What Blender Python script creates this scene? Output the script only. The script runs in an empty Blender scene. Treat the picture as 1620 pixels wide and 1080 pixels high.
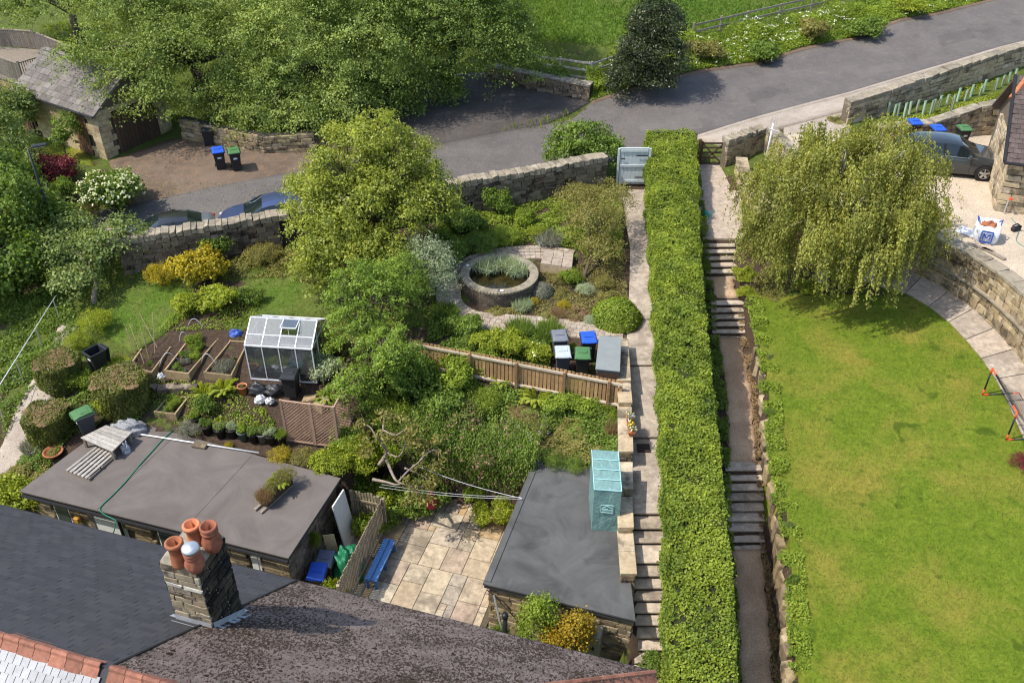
import bpy, bmesh, math, random
import numpy as np
from mathutils import Vector, Matrix, Euler

scene = bpy.context.scene
COL = scene.collection
R = math.radians
rng = np.random.default_rng(11)
random.seed(11)

FPX, PITCH, CAMZ = 1450.0, R(35.15), 19.4
cam_d = bpy.data.cameras.new('camera')
cam_d.sensor_width = 36.0
cam_d.lens = FPX / 1620.0 * 36.0
cam_d.clip_start, cam_d.clip_end = 0.5, 2000.0
cam = bpy.data.objects.new('camera', cam_d)
COL.objects.link(cam)
cam.location = (0, 0, CAMZ)
cam.rotation_euler = (R(90) - PITCH, 0, 0)
scene.camera = cam

SUN_EL = R(55)
SUN_DIR = Vector((-0.955, -0.27, 0)).normalized()          # towards the sun, on the ground plan
world = bpy.data.worlds.new('World')
scene.world = world
world.use_nodes = True
wn = world.node_tree
for n in list(wn.nodes): wn.nodes.remove(n)
sky = wn.nodes.new('ShaderNodeTexSky')
sky.sky_type = 'NISHITA'
sky.sun_disc = False
sky.sun_elevation = SUN_EL
sky.sun_rotation = math.atan2(SUN_DIR.x, SUN_DIR.y)
sky.air_density, sky.dust_density, sky.ozone_density = 1.0, 1.5, 1.0
bg = wn.nodes.new('ShaderNodeBackground')
bg.inputs[1].default_value = 0.15
wo = wn.nodes.new('ShaderNodeOutputWorld')
wn.links.new(sky.outputs[0], bg.inputs[0]); wn.links.new(bg.outputs[0], wo.inputs[0])
sun_d = bpy.data.lights.new('sun', 'SUN')
sun_d.energy = 3.0
sun_d.angle = R(0.55)
sun_d.color = (1.0, 0.94, 0.84)
sun = bpy.data.objects.new('sun', sun_d)
COL.objects.link(sun)
sd = Vector((SUN_DIR.x * math.cos(SUN_EL), SUN_DIR.y * math.cos(SUN_EL), math.sin(SUN_EL)))
sun.rotation_euler = sd.to_track_quat('Z', 'Y').to_euler()
sun.location = (-30, 0, 60)
vs = scene.view_settings
vs.view_transform, vs.look, vs.exposure, vs.gamma = 'Standard', 'None', 0.82, 1.0
vs.use_curve_mapping = False
scene.cycles.use_denoising = True
scene.cycles.filter_width = 1.15
scene.cycles.max_bounces = 8
scene.cycles.diffuse_bounces = 3
scene.cycles.transparent_max_bounces = 8

cP, sP = math.cos(PITCH), math.sin(PITCH)
def ray(px, py):
 u, v = (px - 810) / FPX, (py - 540) / FPX
 return Vector((u, cP - v * sP, -sP - v * cP))
def at(px, py, z):
 """the place at height z that the photograph shows at a pixel"""
 d = ray(px, py)
 t = (z - CAMZ) / d.z
 return Vector((d.x * t, d.y * t, z))
HA = R(-16.9)
E1 = Vector((math.cos(HA), math.sin(HA), 0)); E2 = Vector((-math.sin(HA), math.cos(HA), 0))
def U(u, w, z=0.0):
 """house grid: u along the eaves, w away from the house"""
 return E1 * u + E2 * w + Vector((0, 0, z))
def toU(x, y):
 return x * E1.x + y * E1.y, x * E2.x + y * E2.y

def tag(o, label=None, cat=None, group=None, kind=None):
 if label: o['label'] = label
 if cat: o['category'] = cat
 if group: o['group'] = group
 if kind: o['kind'] = kind
 return o
def link(name, data, parent=None, loc=None, rot=None, scale=None):
 o = bpy.data.objects.new(name, data)
 COL.objects.link(o)
 if parent is not None: o.parent = parent
 if loc is not None: o.location = loc
 if rot is not None: o.rotation_euler = rot
 if scale is not None: o.scale = scale
 return o
def root(name, label, cat, loc=(0, 0, 0), rz=0.0, group=None):
 o = link(name, None, None, loc, (0, 0, rz))
 o.empty_display_size = 0.2
 return tag(o, label, cat, group)
def worldloc(p):
 v = Vector((0, 0, 0))
 while p is not None:
  v += p.location; p = p.parent
 return v
def copy_tree(o, parent=None):
 c = o.copy(); COL.objects.link(c); c.parent = parent
 for ch in o.children: copy_tree(ch, c)
 return c

class MB:
 def __init__(s): s.v = []; s.f = []; s.m = []
 def add(s, vs, fs, m=0):
  b = len(s.v); s.v += [tuple(p) for p in vs]
  s.f += [tuple(b + i for i in f) for f in fs]; s.m += [m] * len(fs); return s
 def box(s, c, size, rz=0.0, M=None, m=0):
  hx, hy, hz = size[0] / 2, size[1] / 2, size[2] / 2
  M = M or Matrix.Rotation(rz, 3, 'Z'); c = Vector(c)
  vs = [c + M @ Vector((x * hx, y * hy, z * hz)) for z in (-1, 1) for y in (-1, 1) for x in (-1, 1)]
  return s.add(vs, [(0, 2, 3, 1), (4, 5, 7, 6), (0, 1, 5, 4), (2, 6, 7, 3), (0, 4, 6, 2), (1, 3, 7, 5)], m)
 def hexa(s, lo, hi, m=0):
  """lo, hi: four corners each, counter clockwise from above"""
  return s.add(list(lo) + list(hi), [(3, 2, 1, 0), (4, 5, 6, 7), (0, 1, 5, 4), (1, 2, 6, 5), (2, 3, 7, 6), (3, 0, 4, 7)], m)
 def prism(s, pts, z0, z1, m=0):
  n = len(pts)
  lo = [(p[0], p[1], z0) for p in pts]; hi = [(p[0], p[1], z1) for p in pts]
  return s.add(lo + hi, [tuple(range(n - 1, -1, -1)), tuple(range(n, 2 * n))] + [(i, (i + 1) % n, n + (i + 1) % n, n + i) for i in range(n)], m)
 def bar(s, a, b, w, h, m=0):
  a, b = Vector(a), Vector(b); d = b - a; L = d.length
  if L < 1e-6: return s
  x = d / L; up = Vector((0, 0, 1))
  if abs(x.z) > 0.95: up = Vector((0, 1, 0))
  y = up.cross(x).normalized(); z = x.cross(y)
  return s.box((a + b) / 2, (L, w, h), M=Matrix((x, y, z)).transposed(), m=m)
 def tube(s, pts, r, n=6, m=0, caps=True):
  pts = [Vector(p) for p in pts]; k = len(pts)
  if not hasattr(r, '__len__'): r = [r] * k
  b = len(s.v); prev = None
  for i, p in enumerate(pts):
   t = (pts[min(i + 1, k - 1)] - pts[max(i - 1, 0)]).normalized()
   if prev is None:
    a = Vector((0, 0, 1)) if abs(t.z) < 0.9 else Vector((1, 0, 0))
    prev = t.cross(a).normalized()
   prev = (prev - t * prev.dot(t)).normalized(); q = t.cross(prev)
   for j in range(n):
    an = 2 * math.pi * j / n
    s.v.append(tuple(p + (prev * math.cos(an) + q * math.sin(an)) * r[i]))
  for i in range(k - 1):
   for j in range(n):
    s.f.append((b + i * n + j, b + i * n + (j + 1) % n, b + (i + 1) * n + (j + 1) % n, b + (i + 1) * n + j)); s.m.append(m)
  if caps:
   s.f.append(tuple(b + j for j in range(n - 1, -1, -1))); s.f.append(tuple(b + (k - 1) * n + j for j in range(n))); s.m += [m, m]
  return s
 def lathe(s, prof, n=16, c=(0, 0, 0), m=0, closed=False, fn=None):
  b = len(s.v); k = len(prof)
  for (r, z) in prof:
   for j in range(n):
    a = 2 * math.pi * j / n
    rr = r * (fn(a, z) if fn else 1.0)
    s.v.append((c[0] + rr * math.cos(a), c[1] + rr * math.sin(a), c[2] + z))
  rngk = range(k) if closed else range(k - 1)
  for i in rngk:
   i2 = (i + 1) % k
   for j in range(n):
    s.f.append((b + i * n + j, b + i * n + (j + 1) % n, b + i2 * n + (j + 1) % n, b + i2 * n + j)); s.m.append(m)
  if not closed:
   if prof[0][0] > 1e-5: s.f.append(tuple(b + j for j in range(n - 1, -1, -1))); s.m.append(m)
   if prof[-1][0] > 1e-5: s.f.append(tuple(b + (k - 1) * n + j for j in range(n))); s.m.append(m)
  return s
 def mesh(s, name, off=None, smooth=False):
  me = bpy.data.meshes.new(name)
  vs = s.v if off is None else [(p[0] - off[0], p[1] - off[1], p[2] - off[2]) for p in s.v]
  me.from_pydata(vs, [], s.f)
  me.update()
  if smooth: me.shade_smooth()
  return me
 def build(s, name, mat, parent=None, world=True, smooth=False, bevel=0.0, loc=None, label=None):
  """world=True: the shapes are in world coordinates, taken relative to the parent"""
  off = worldloc(parent) if (world and parent is not None) else None
  me = s.mesh(name, off, smooth)
  if isinstance(mat, (list, tuple)):
   for mm in mat: me.materials.append(mm)
   me.polygons.foreach_set('material_index', s.m)
  elif mat is not None: me.materials.append(mat)
  if bevel > 0: bevel_mesh(me, bevel)
  o = link(name, me, parent, loc)
  if label: o['label'] = label
  return o
def bevel_mesh(me, off, seg=1):
 bm = bmesh.new(); bm.from_mesh(me)
 bmesh.ops.recalc_face_normals(bm, faces=bm.faces)
 ed = [e for e in bm.edges if len(e.link_faces) == 2 and e.calc_face_angle(0) > 0.6]
 if ed: bmesh.ops.bevel(bm, geom=ed, offset=off, segments=seg, affect='EDGES', profile=0.5, clamp_overlap=True)
 bm.to_mesh(me); bm.free()
def fix_normals(me):
 bm = bmesh.new(); bm.from_mesh(me); bmesh.ops.recalc_face_normals(bm, faces=bm.faces); bm.to_mesh(me); bm.free()

def resample(pts, n):
 P = np.array([tuple(p) for p in pts], float)
 d = np.r_[0, np.cumsum(np.linalg.norm(np.diff(P, axis=0), axis=1))]
 t = np.linspace(0, d[-1], n)
 return np.stack([np.interp(t, d, P[:, k]) for k in range(P.shape[1])], 1)
def smooth_line(pts, n=8):
 """Catmull-Rom through the points"""
 P = [Vector(p) for p in pts]; out = []
 for i in range(len(P) - 1):
  p0, p1, p2, p3 = P[max(i - 1, 0)], P[i], P[i + 1], P[min(i + 2, len(P) - 1)]
  for k in range(n):
   t = k / n
   out.append(0.5 * ((2 * p1) + (p2 - p0) * t + (2 * p0 - 5 * p1 + 4 * p2 - p3) * t * t + (3 * p1 - p0 - 3 * p2 + p3) * t ** 3))
 out.append(P[-1]); return out

MATS = {}
class NT:
 def __init__(s, name):
  s.mat = bpy.data.materials.new(name); s.mat.use_nodes = True; s.t = s.mat.node_tree
  for n in list(s.t.nodes): s.t.nodes.remove(n)
  s.out = s.n('ShaderNodeOutputMaterial')
 def n(s, t, **kw):
  o = s.t.nodes.new(t)
  for k, v in kw.items(): setattr(o, k, v)
  return o
 def l(s, a, b): s.t.links.new(a, b)
 def coord(s, kind='Object', scale=None):
  c = s.n('ShaderNodeTexCoord'); o = c.outputs[kind]
  if kind == 'World':
   pass
  if scale:
   m = s.n('ShaderNodeMapping'); m.inputs['Scale'].default_value = scale; s.l(o, m.inputs[0]); o = m.outputs[0]
  return o
 def pos(s):
  return s.n('ShaderNodeNewGeometry').outputs['Position']
 def noise(s, co, scale, detail=4, rough=0.6, dist=0.0):
  x = s.n('ShaderNodeTexNoise'); x.inputs['Scale'].default_value = scale; x.inputs['Detail'].default_value = detail
  x.inputs['Roughness'].default_value = rough; x.inputs['Distortion'].default_value = dist
  s.l(co, x.inputs['Vector']); return x.outputs['Fac']
 def ramp(s, fac, stops):
  r = s.n('ShaderNodeValToRGB'); e = r.color_ramp.elements
  while len(e) > 1: e.remove(e[-1])
  e[0].position = stops[0][0]; e[0].color = (*stops[0][1], 1) if hasattr(stops[0][1], '__len__') else (stops[0][1],) * 3 + (1,)
  for p, c in stops[1:]:
   q = e.new(p); q.color = (*c, 1) if hasattr(c, '__len__') else (c, c, c, 1)
  s.l(fac, r.inputs[0]); return r.outputs[0]
 def mix(s, fac, a, b, mode='MIX'):
  m = s.n('ShaderNodeMix'); m.data_type = 'RGBA'; m.blend_type = mode
  for sock, v in ((m.inputs[0], fac), (m.inputs[6], a), (m.inputs[7], b)):
   if hasattr(v, 'is_linked') or hasattr(v, 'links'): s.l(v, sock)
   elif hasattr(v, '__len__'): sock.default_value = (*v, 1)
   else: sock.default_value = v
  return m.outputs[2]
 def math(s, op, a, b=None):
  m = s.n('ShaderNodeMath'); m.operation = op
  for i, v in enumerate((a, b)):
   if v is None: continue
   if hasattr(v, 'links'): s.l(v, m.inputs[i])
   else: m.inputs[i].default_value = v
  return m.outputs[0]
 def maprange(s, v, a, b, c, d):
  m = s.n('ShaderNodeMapRange'); s.l(v, m.inputs[0])
  for i, q in enumerate((a, b, c, d)): m.inputs[i + 1].default_value = q
  return m.outputs[0]
 def bump(s, h, strength=0.4, dist=0.02):
  b = s.n('ShaderNodeBump'); b.inputs['Strength'].default_value = strength; b.inputs['Distance'].default_value = dist
  s.l(h, b.inputs['Height']); return b.outputs[0]
 def principled(s, col, rough=0.8, metal=0.0, normal=None, spec=0.35, **kw):
  p = s.n('ShaderNodeBsdfPrincipled')
  if hasattr(col, 'links'): s.l(col, p.inputs['Base Color'])
  else: p.inputs['Base Color'].default_value = (*col, 1)
  if hasattr(rough, 'links'): s.l(rough, p.inputs['Roughness'])
  else: p.inputs['Roughness'].default_value = rough
  p.inputs['Metallic'].default_value = metal
  p.inputs['Specular IOR Level'].default_value = spec
  for k, v in kw.items(): p.inputs[k].default_value = v
  if normal is not None: s.l(normal, p.inputs['Normal'])
  return p.outputs[0]
 def done(s, sh):
  s.l(sh, s.out.inputs[0]); MATS[s.mat.name] = s.mat; return s.mat

def plain(name, col, rough=0.6, metal=0.0, var=0.15, scale=6.0, bump=0.15, rnd=0.0, spec=0.35, grime=0.0, bscale=None):
 """a coloured surface with mottling, fine relief, per-object variation and grime"""
 t = NT(name); co = t.coord('Object'); pos = t.pos()
 nz = t.noise(pos, scale, 5, 0.65)
 c = t.ramp(nz, [(0.25, tuple(max(0, q * (1 - var)) for q in col)), (0.75, tuple(q * (1 + var) for q in col))])
 if rnd > 0:
  oi = t.n('ShaderNodeObjectInfo')
  g = t.maprange(oi.outputs['Random'], 0, 1, 1 - rnd, 1 + rnd)
  h = t.n('ShaderNodeCombineColor'); [t.l(g, h.inputs[i]) for i in range(3)]
  c = t.mix(1.0, c, h.outputs[0], 'MULTIPLY')
 if grime > 0:
  gz_ = t.noise(pos, scale * 0.35, 6, 0.7, 0.6)
  c = t.mix(t.maprange(gz_, 0.52, 0.72, 0, grime), c, tuple(q * 0.3 for q in col))
 nrm = None
 if bump > 0: nrm = t.bump(t.noise(pos, bscale or scale * 8, 4, 0.7), bump, 0.01)
 return t.done(t.principled(c, rough, metal, nrm, spec))

def stone_mat(name, cols, dark=(0.03, 0.026, 0.02), darkamt=0.5, rough=0.92, rnd=0.35, lich=0.0):
 t = NT(name); pos = t.pos(); oi = t.n('ShaderNodeObjectInfo'); ge = t.n('ShaderNodeNewGeometry')
 r = t.math('FRACT', t.math('ADD', oi.outputs['Random'], t.math('MULTIPLY', ge.outputs['Random Per Island'], 7.31)))
 base = t.ramp(r, [(i / (len(cols) - 1), c) for i, c in enumerate(cols)])
 nz = t.noise(pos, 5.0, 6, 0.7); base = t.mix(1.0, base, t.ramp(nz, [(0.25, 0.55), (0.75, 1.3)]), 'MULTIPLY')
 soot = t.noise(pos, 1.3, 7, 0.72, 0.5)
 soot2 = t.math('ADD', soot, t.maprange(r, 0, 1, -0.1, 0.1))
 base = t.mix(t.maprange(soot2, 0.50, 0.66, 0, darkamt), base, dark)
 if lich > 0:
  ln = t.noise(pos, 9.0, 5, 0.6); base = t.mix(t.maprange(ln, 0.62, 0.70, 0, lich), base, (0.5, 0.5, 0.42))
 nrm = t.bump(t.noise(pos, 22, 6, 0.75), 0.55, 0.03)
 return t.done(t.principled(base, rough, 0, nrm, 0.2))

def leaf_mat(name, dark, light, trans=0.3, rough=0.55, spec=0.35, patch=0.35):
 t = NT(name); a = t.n('ShaderNodeAttribute'); a.attribute_name = 'tint'
 oi = t.n('ShaderNodeObjectInfo'); ge = t.n('ShaderNodeNewGeometry')
 v = t.math('ADD', t.math('MULTIPLY', a.outputs['Fac'], 0.65), t.math('MULTIPLY', ge.outputs['Random Per Island'], 0.35))
 nz = t.noise(t.pos(), 0.9, 4, 0.6)
 v = t.math('ADD', v, t.maprange(nz, 0.3, 0.7, -patch * 0.6, patch * 0.6))
 c = t.ramp(v, [(0.0, tuple(q * 1.5 for q in dark)), (1.0, tuple(q * 1.45 for q in light))])
 p = t.principled(c, rough, 0, None, spec)
 tr = t.n('ShaderNodeBsdfTranslucent')
 tc = t.mix(1.0, c, (1.25, 1.15, 0.55), 'MULTIPLY'); t.l(tc, tr.inputs[0])
 m = t.n('ShaderNodeMixShader'); m.inputs[0].default_value = min(.42, trans * 1.3)
 t.l(p, m.inputs[1]); t.l(tr.outputs[0], m.inputs[2])
 return t.done(m.outputs[0])
CTRL = [  # pixel x, pixel y, height
 (1000,300,1.1),(1010,400,.68),(1020,500,.25),(1028,575,.02),(1030,690,-.3),(1030,800,-.6),(1010,860,-.9),
 (930,575,0),(830,560,0),(720,535,.05),(670,575,-.12),(800,605,-.15),(900,625,-.2),(980,640,-.25),
 (790,492,.2),(720,470,.3),(870,420,.45),(980,420,.55),(900,500,.2),(800,380,.6),
 (840,318,.9),(720,335,.8),(940,300,.98),(600,400,.6),(600,470,.4),(560,560,.05),
 (330,408,.5),(240,420,.45),(420,400,.55),(200,480,.25),(300,500,.3),(450,480,.35),
 (220,600,-.25),(300,600,-.25),(380,600,-.22),(440,608,-.22),(520,600,-.2),(300,555,-.02),(380,530,.05),
 (260,628,-.55),(340,632,-.5),(440,632,-.5),(300,660,-.75),(400,690,-.85),(520,690,-.85),(460,650,-.7),
 (100,620,-.45),(60,640,-.6),(130,530,0),(100,500,.05),(30,560,-.2),(0,640,-.7),(90,710,-1.1),(20,760,-2.0),(-80,820,-2.6),(-60,600,-.6),
 (640,700,-.9),(760,670,-.7),(760,720,-1.05),(900,690,-.8),(930,725,-.95),(600,740,-1.1),(560,700,-.95),
 (-150,415,.7),(60,375,.9),(215,352,.76),(330,330,.84),(450,312,1.02),(600,282,1.3),(800,240,1.5),(1000,195,1.75),(1150,155,2.0),(1300,125,2.4),(1450,85,2.9),(1600,35,3.5),(1750,-15,4.2),
 (345,262,1.5),(170,253,1.45),(270,218,1.6),(60,190,1.35),(100,230,1.35),(30,260,1.2),(300,290,1.25),
 (600,220,1.6),(720,170,1.9),(800,170,1.8),(900,175,1.75),(700,100,2.4),(850,120,2.3),
 (900,60,3.4),(1100,20,4.2),(820,10,4.2),(1100,110,2.7),(1250,60,3.3),(1400,20,3.9),(1200,100,2.5),(1350,62,3.0),(1480,30,3.5),
 (300,60,2.8),(100,60,2.0),(500,40,3.2),(0,20,2.0),
 (1122,262,1.2),(1140,370,1.1),(1180,300,1.2),(1250,400,.6),(1200,465,.15),(1300,440,.3),(1390,430,.35),(1450,450,.32),(1530,500,.22),(1590,555,.1),(1640,640,-.2),
 (1210,700,-.7),(1240,1080,-2.05),(1300,600,-.25),(1500,600,-.1),(1400,800,-.95),(1560,700,-.45),(1600,900,-1.2),(1600,1080,-1.8),(1400,1080,-1.95),(1720,800,-.8),
 (1330,185,2.25),(1250,225,2.0),(1400,150,2.5),(1500,125,2.8),(1620,95,3.2),(1500,205,2.2),(1600,175,2.4),
 (1240,1300,-2.6),(1600,1300,-2.4),
]
_cp = np.array([tuple(at(a, b, z)) for a, b, z in CTRL])
def _phi(r): return r
_D = np.linalg.norm(_cp[:, None, :2] - _cp[None, :, :2], axis=2)
_n = len(_cp)
_A = np.zeros((_n + 3, _n + 3)); _A[:_n, :_n] = _phi(_D) - 0.35 * np.eye(_n)
_A[:_n, _n] = 1; _A[:_n, _n + 1:] = _cp[:, :2]; _A[_n, :_n] = 1; _A[_n + 1:, :_n] = _cp[:, :2].T
_w = np.linalg.solve(_A, np.r_[_cp[:, 2], 0, 0, 0])
def gbase(x, y):
 x = np.clip(np.asarray(x, float), -34, 40); y = np.clip(np.asarray(y, float), 9, 72)
 s = x.shape; x = x.ravel(); y = y.ravel()
 r = np.sqrt((x[:, None] - _cp[None, :, 0]) ** 2 + (y[:, None] - _cp[None, :, 1]) ** 2)
 return (_phi(r) @ _w[:_n] + _w[_n] + _w[_n + 1] * x + _w[_n + 2] * y).reshape(s)

HG = -3.05                                   # level of the house yard and patio
LP_L = [(988,302),(992,345),(998,420),(1004,503),(1008,576),(1010,690),(1011,810),(1011,833),(1011,855),(1011,887),(1011,905)]
def _steps():
 out = []; z = 1.1; py = 300
 for ry, zb, dz in ((503,.28,.08),(576,.1,.09),(690,-.24,.1),(810,-.46,.15),(833,-.62,.15),(855,-.78,.15),(887,-.95,.16),(908,-1.12,.16)):
  out.append((py, z, ry, zb)); z = zb - dz; py = ry
 return out, z, py
_seg, _zl, _pyl = _steps()
LP = []                                       # (y_far, z_far, y_near, z_near)
yprev = at(1010, 300, 1.1).y
for (a, za, b, zb) in _seg:
 yn = at(1010, b, zb).y; LP.append((yprev, za, yn, zb)); yprev = yn
z = _zl
for k in range(9):
 yn = yprev - 0.29; LP.append((yprev, z, yn, z - 0.01)); yprev = yn; z -= 0.168
LP.append((yprev, HG + 0.02, yprev - 3.5, HG + 0.02))
def lp_x(y):                                  # left edge of the left path
 return np.interp(y, [10, 15.5, 18.3, 20, 22.7, 26.5, 28.8, 33, 38.2], [3.35, 3.42, 3.5, 3.62, 3.9, 4.1, 4.42, 4.95, 5.0])
LPW = 1.3
def lp_z(y):
 y = np.asarray(y, float); z = np.full(y.shape, HG + 0.02)
 for (ya, za, yb, zb) in LP:
  m = (y <= ya) & (y > yb); z = np.where(m, zb + (za - zb) * (y - yb) / (ya - yb), z)
 return np.where(y > LP[0][0], 1.1, z)
RPC = [(1122,262,1.2),(1140,377,1.1),(1144,440,.14),(1152,468,.12),(1156,535,-.85),(1172,620,-1.0),(1178,725,-1.2),(1186,870,-2.6),(1196,980,-2.8),(1200,1080,-3.0),(1206,1200,-3.2)]
_rp = np.array([tuple(at(*p)) for p in RPC])
def rp_x(y): return np.interp(y, _rp[::-1, 1], _rp[::-1, 0])
RP = []
def _flight(y0, z0, y1, z1, n):
 dy = (y0 - y1) / n; dz = (z0 - z1) / n
 for k in range(n): RP.append((y0 - k * dy, z0 - (k + 1) * dz, y0 - (k + 1) * dy, z0 - (k + 1) * dz - .008, 'step'))
yy = _rp[:, 1]
RP.append((yy[0] + .3, 1.22, yy[1], 1.1, 'landing'))
_flight(yy[1], 1.1, yy[2], .14, 6); RP.append((yy[2], .14, yy[3], .12, 'gravel'))
_flight(yy[3], .12, yy[4], -.85, 6); RP.append((yy[4], -.85, yy[6], -1.2, 'gravel'))
_flight(yy[6], -1.2, yy[7], -2.6, 9); RP.append((yy[7], -2.6, yy[10], -3.2, 'gravel'))
def rp_z(y):
 y = np.asarray(y, float); z = np.full(y.shape, -3.2)
 for (ya, za, yb, zb, k) in RP:
  m = (y <= ya) & (y > yb); z = np.where(m, zb + (za - zb) * (y - yb) / (ya - yb), z)
 return np.where(y > RP[0][0], 1.22, z)
RPH = 0.62                                    # half width

DZ = 2.05
CW_BASE = [(1262,352,.9),(1300,385,.6),(1345,410,.4),(1390,424,.33),(1450,440,.3),(1530,488,.2),(1590,545,.08),(1640,610,-.1),(1690,700,-.3)]
CW = [Vector(p) for p in smooth_line([at(*p) for p in CW_BASE], 6)]
_dp = [(p.x, p.y) for p in CW] + [(26, 22), (40, 22), (40, 47), (at(1500,205,2.1).x, at(1500,205,2.1).y), (at(1350,215,2.1).x, at(1350,215,2.1).y),
    (at(1300,205,2.1).x, at(1300,205,2.1).y), (at(1240,215,2.05).x, at(1240,215,2.05).y), (at(1247,268,2.05).x, at(1247,268,2.05).y)]
DRIVE = np.array(_dp)
def _off(k, d):
 a, b = CW[max(k - 1, 0)], CW[min(k + 1, len(CW) - 1)]; v = (b - a); v.z = 0; v.normalize(); return CW[k] + Vector((v.y, -v.x, 0)) * d
DRIVE_IN = np.array([tuple(_off(k, -.42))[:2] for k in range(len(CW))] + _dp[len(CW):])
def inpoly(x, y, P):
 x = np.asarray(x); y = np.asarray(y); c = np.zeros(x.shape, bool); n = len(P)
 for i in range(n):
  x1, y1 = P[i]; x2, y2 = P[(i + 1) % n]
  if y1 == y2: continue
  k = ((y1 > y) != (y2 > y)) & (x < (x2 - x1) * (y - y1) / (y2 - y1) + x1); c ^= k
 return c
AN_R = [(16.1, -1.42), (17.3, -1.78), (21.5, -3.05)]   # annex right edge: (w, u)
def an_r(w): return np.interp(w, [a for a, _ in AN_R], [b for _, b in AN_R])
def gz(x, y):
 x = np.asarray(x, float); y = np.asarray(y, float)
 z = gbase(x, y)
 u, w = toU(x, y)
 low = (w < 15.5) & (u > -20.6) & (u < -0.3)
 low |= (u > -20.3) & (u < -11.4) & (w < 19.0)
 low |= (u >= -11.4) & (u < -5.7) & (w < 21.05)
 low |= (u >= -5.7) & (u < an_r(w) - 0.25) & (w < 21.3)
 z = np.where(low, HG - 0.03, z)
 tr = np.clip((-20.6 - u) / 3.5, 0, 1)                                     # bank beside the outbuilding falls to the yard
 z = np.where((u <= -20.6) & (w < 15.5), HG + tr * 0.8 * np.clip((w - 10) / 5, 0, 1), z)
 lx = lp_x(y); z = np.where((x > lx - 0.12) & (x < lx + LPW + 0.1) & (y < 38.3), lp_z(y) - 0.14, z)
 rx = rp_x(y); z = np.where((x > rx - 1.0) & (x < rx + RPH + 0.08) & (y < _rp[0, 1] + .4), rp_z(y) - 0.06, z)
 mid = (x >= lx + LPW + 0.1) & (x <= rx - 1.0) & (y < 39)
 t = np.clip((x - lx - LPW - .1) / np.maximum(rx - 1.0 - lx - LPW - .1, .05), 0, 1)
 z = np.where(mid, (lp_z(y) - .08) * (1 - t) + (rp_z(y) - .1) * t, z)
 z = np.where(inpoly(x, y, DRIVE_IN), DZ - 0.1, z)
 return z
def g1(x, y): return float(gz(np.array([x]), np.array([y]))[0])
_ts = np.arange(8, 110, 0.04)
def G(px, py, dz=0.0):
 """the ground point seen at a pixel"""
 d = ray(px, py)
 X, Y, Z = d.x * _ts, d.y * _ts, CAMZ + d.z * _ts
 hit = np.nonzero(Z <= gz(X, Y))[0]
 i = hit[0] if len(hit) else len(_ts) - 1
 return Vector((X[i], Y[i], float(gz(X[i:i + 1], Y[i:i + 1])[0]) + dz))

def ground_mat():
 t = NT('garden_ground'); pos = t.pos(); a = t.n('ShaderNodeAttribute'); a.attribute_name = 'soil'
 n1 = t.noise(pos, 1.1, 6, 0.7); n2 = t.noise(pos, 9, 5, 0.7)
 grass = t.ramp(n2, [(0.2, (0.035, 0.055, 0.012)), (0.5, (0.085, 0.115, 0.022)), (0.85, (0.17, 0.19, 0.05))])
 soil = t.ramp(n2, [(0.2, (0.028, 0.019, 0.013)), (0.6, (0.085, 0.058, 0.04)), (0.9, (0.17, 0.125, 0.09))])
 f = t.math('ADD', a.outputs['Fac'], t.maprange(n1, 0.3, 0.7, -0.45, 0.45))
 c = t.mix(t.maprange(f, 0.42, 0.58, 0, 1), grass, soil)
 return t.done(t.principled(c, 0.95, 0, t.bump(t.noise(pos, 14, 6, 0.8), 0.9, 0.06), 0.15))
def lawn_mat(name, cols, patches, pscale=0.35):
 t = NT(name); pos = t.pos()
 n1 = t.noise(pos, pscale, 5, 0.62, 0.4); n2 = t.noise(pos, 22, 4, 0.75); n3 = t.noise(pos, 2.2, 5, 0.7)
 c = t.ramp(t.math('ADD', t.math('MULTIPLY', n2, 0.55), t.math('MULTIPLY', n3, 0.45)), [(0.3, cols[0]), (0.5, cols[1]), (0.7, cols[2])])
 c = t.mix(t.maprange(n1, 0.45, 0.64, 0, 0.85), c, t.mix(n2, patches[0], patches[1]))
 c = t.mix(1.0, c, t.ramp(t.noise(pos, 7, 5, 0.7), [(0.28, 0.66), (0.5, 1.0), (0.72, 1.22)]), 'MULTIPLY')
 c = t.mix(t.maprange(t.noise(pos, 1.6, 3, 0.5), 0.63, 0.7, 0, 0.7), c, tuple(q * 0.75 for q in cols[0]))
 return t.done(t.principled(c, 0.9, 0, t.bump(t.noise(pos, 60, 3, 0.8), 0.8, 0.03), 0.15))
def asphalt(name, lo, hi, warm=(0.2, 0.15, 0.11), wamt=0.35):
 t = NT(name); pos = t.pos()
 n1 = t.noise(pos, 0.6, 6, 0.65, 0.5); n2 = t.noise(pos, 70, 3, 0.7); n3 = t.noise(pos, 3.0, 5, 0.7)
 c = t.ramp(t.math('ADD', t.math('MULTIPLY', n1, 0.6), t.math('MULTIPLY', n2, 0.4)), [(0.3, lo), (0.7, hi)])
 c = t.mix(t.maprange(n3, 0.5, 0.75, 0, wamt), c, warm)
 sp = t.noise(pos, 28, 2, 0.5); c = t.mix(1.0, c, t.ramp(sp, [(0.3, 0.72), (0.7, 1.22)]), 'MULTIPLY')
 return t.done(t.principled(c, 0.95, 0, t.bump(t.math('ADD', n2, sp), 0.5, 0.015), 0.15))
ground_mat()
lawn_mat('lawn_grass', [(0.055, 0.1, 0.007), (0.125, 0.178, 0.013), (0.205, 0.24, 0.032)], [(0.215, 0.19, 0.024), (0.28, 0.23, 0.052)])
lawn_mat('field_grass', [(0.04, 0.085, 0.01), (0.08, 0.14, 0.016), (0.15, 0.2, 0.04)], [(0.11, 0.13, 0.03), (0.16, 0.16, 0.05)], 0.4)
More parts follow.
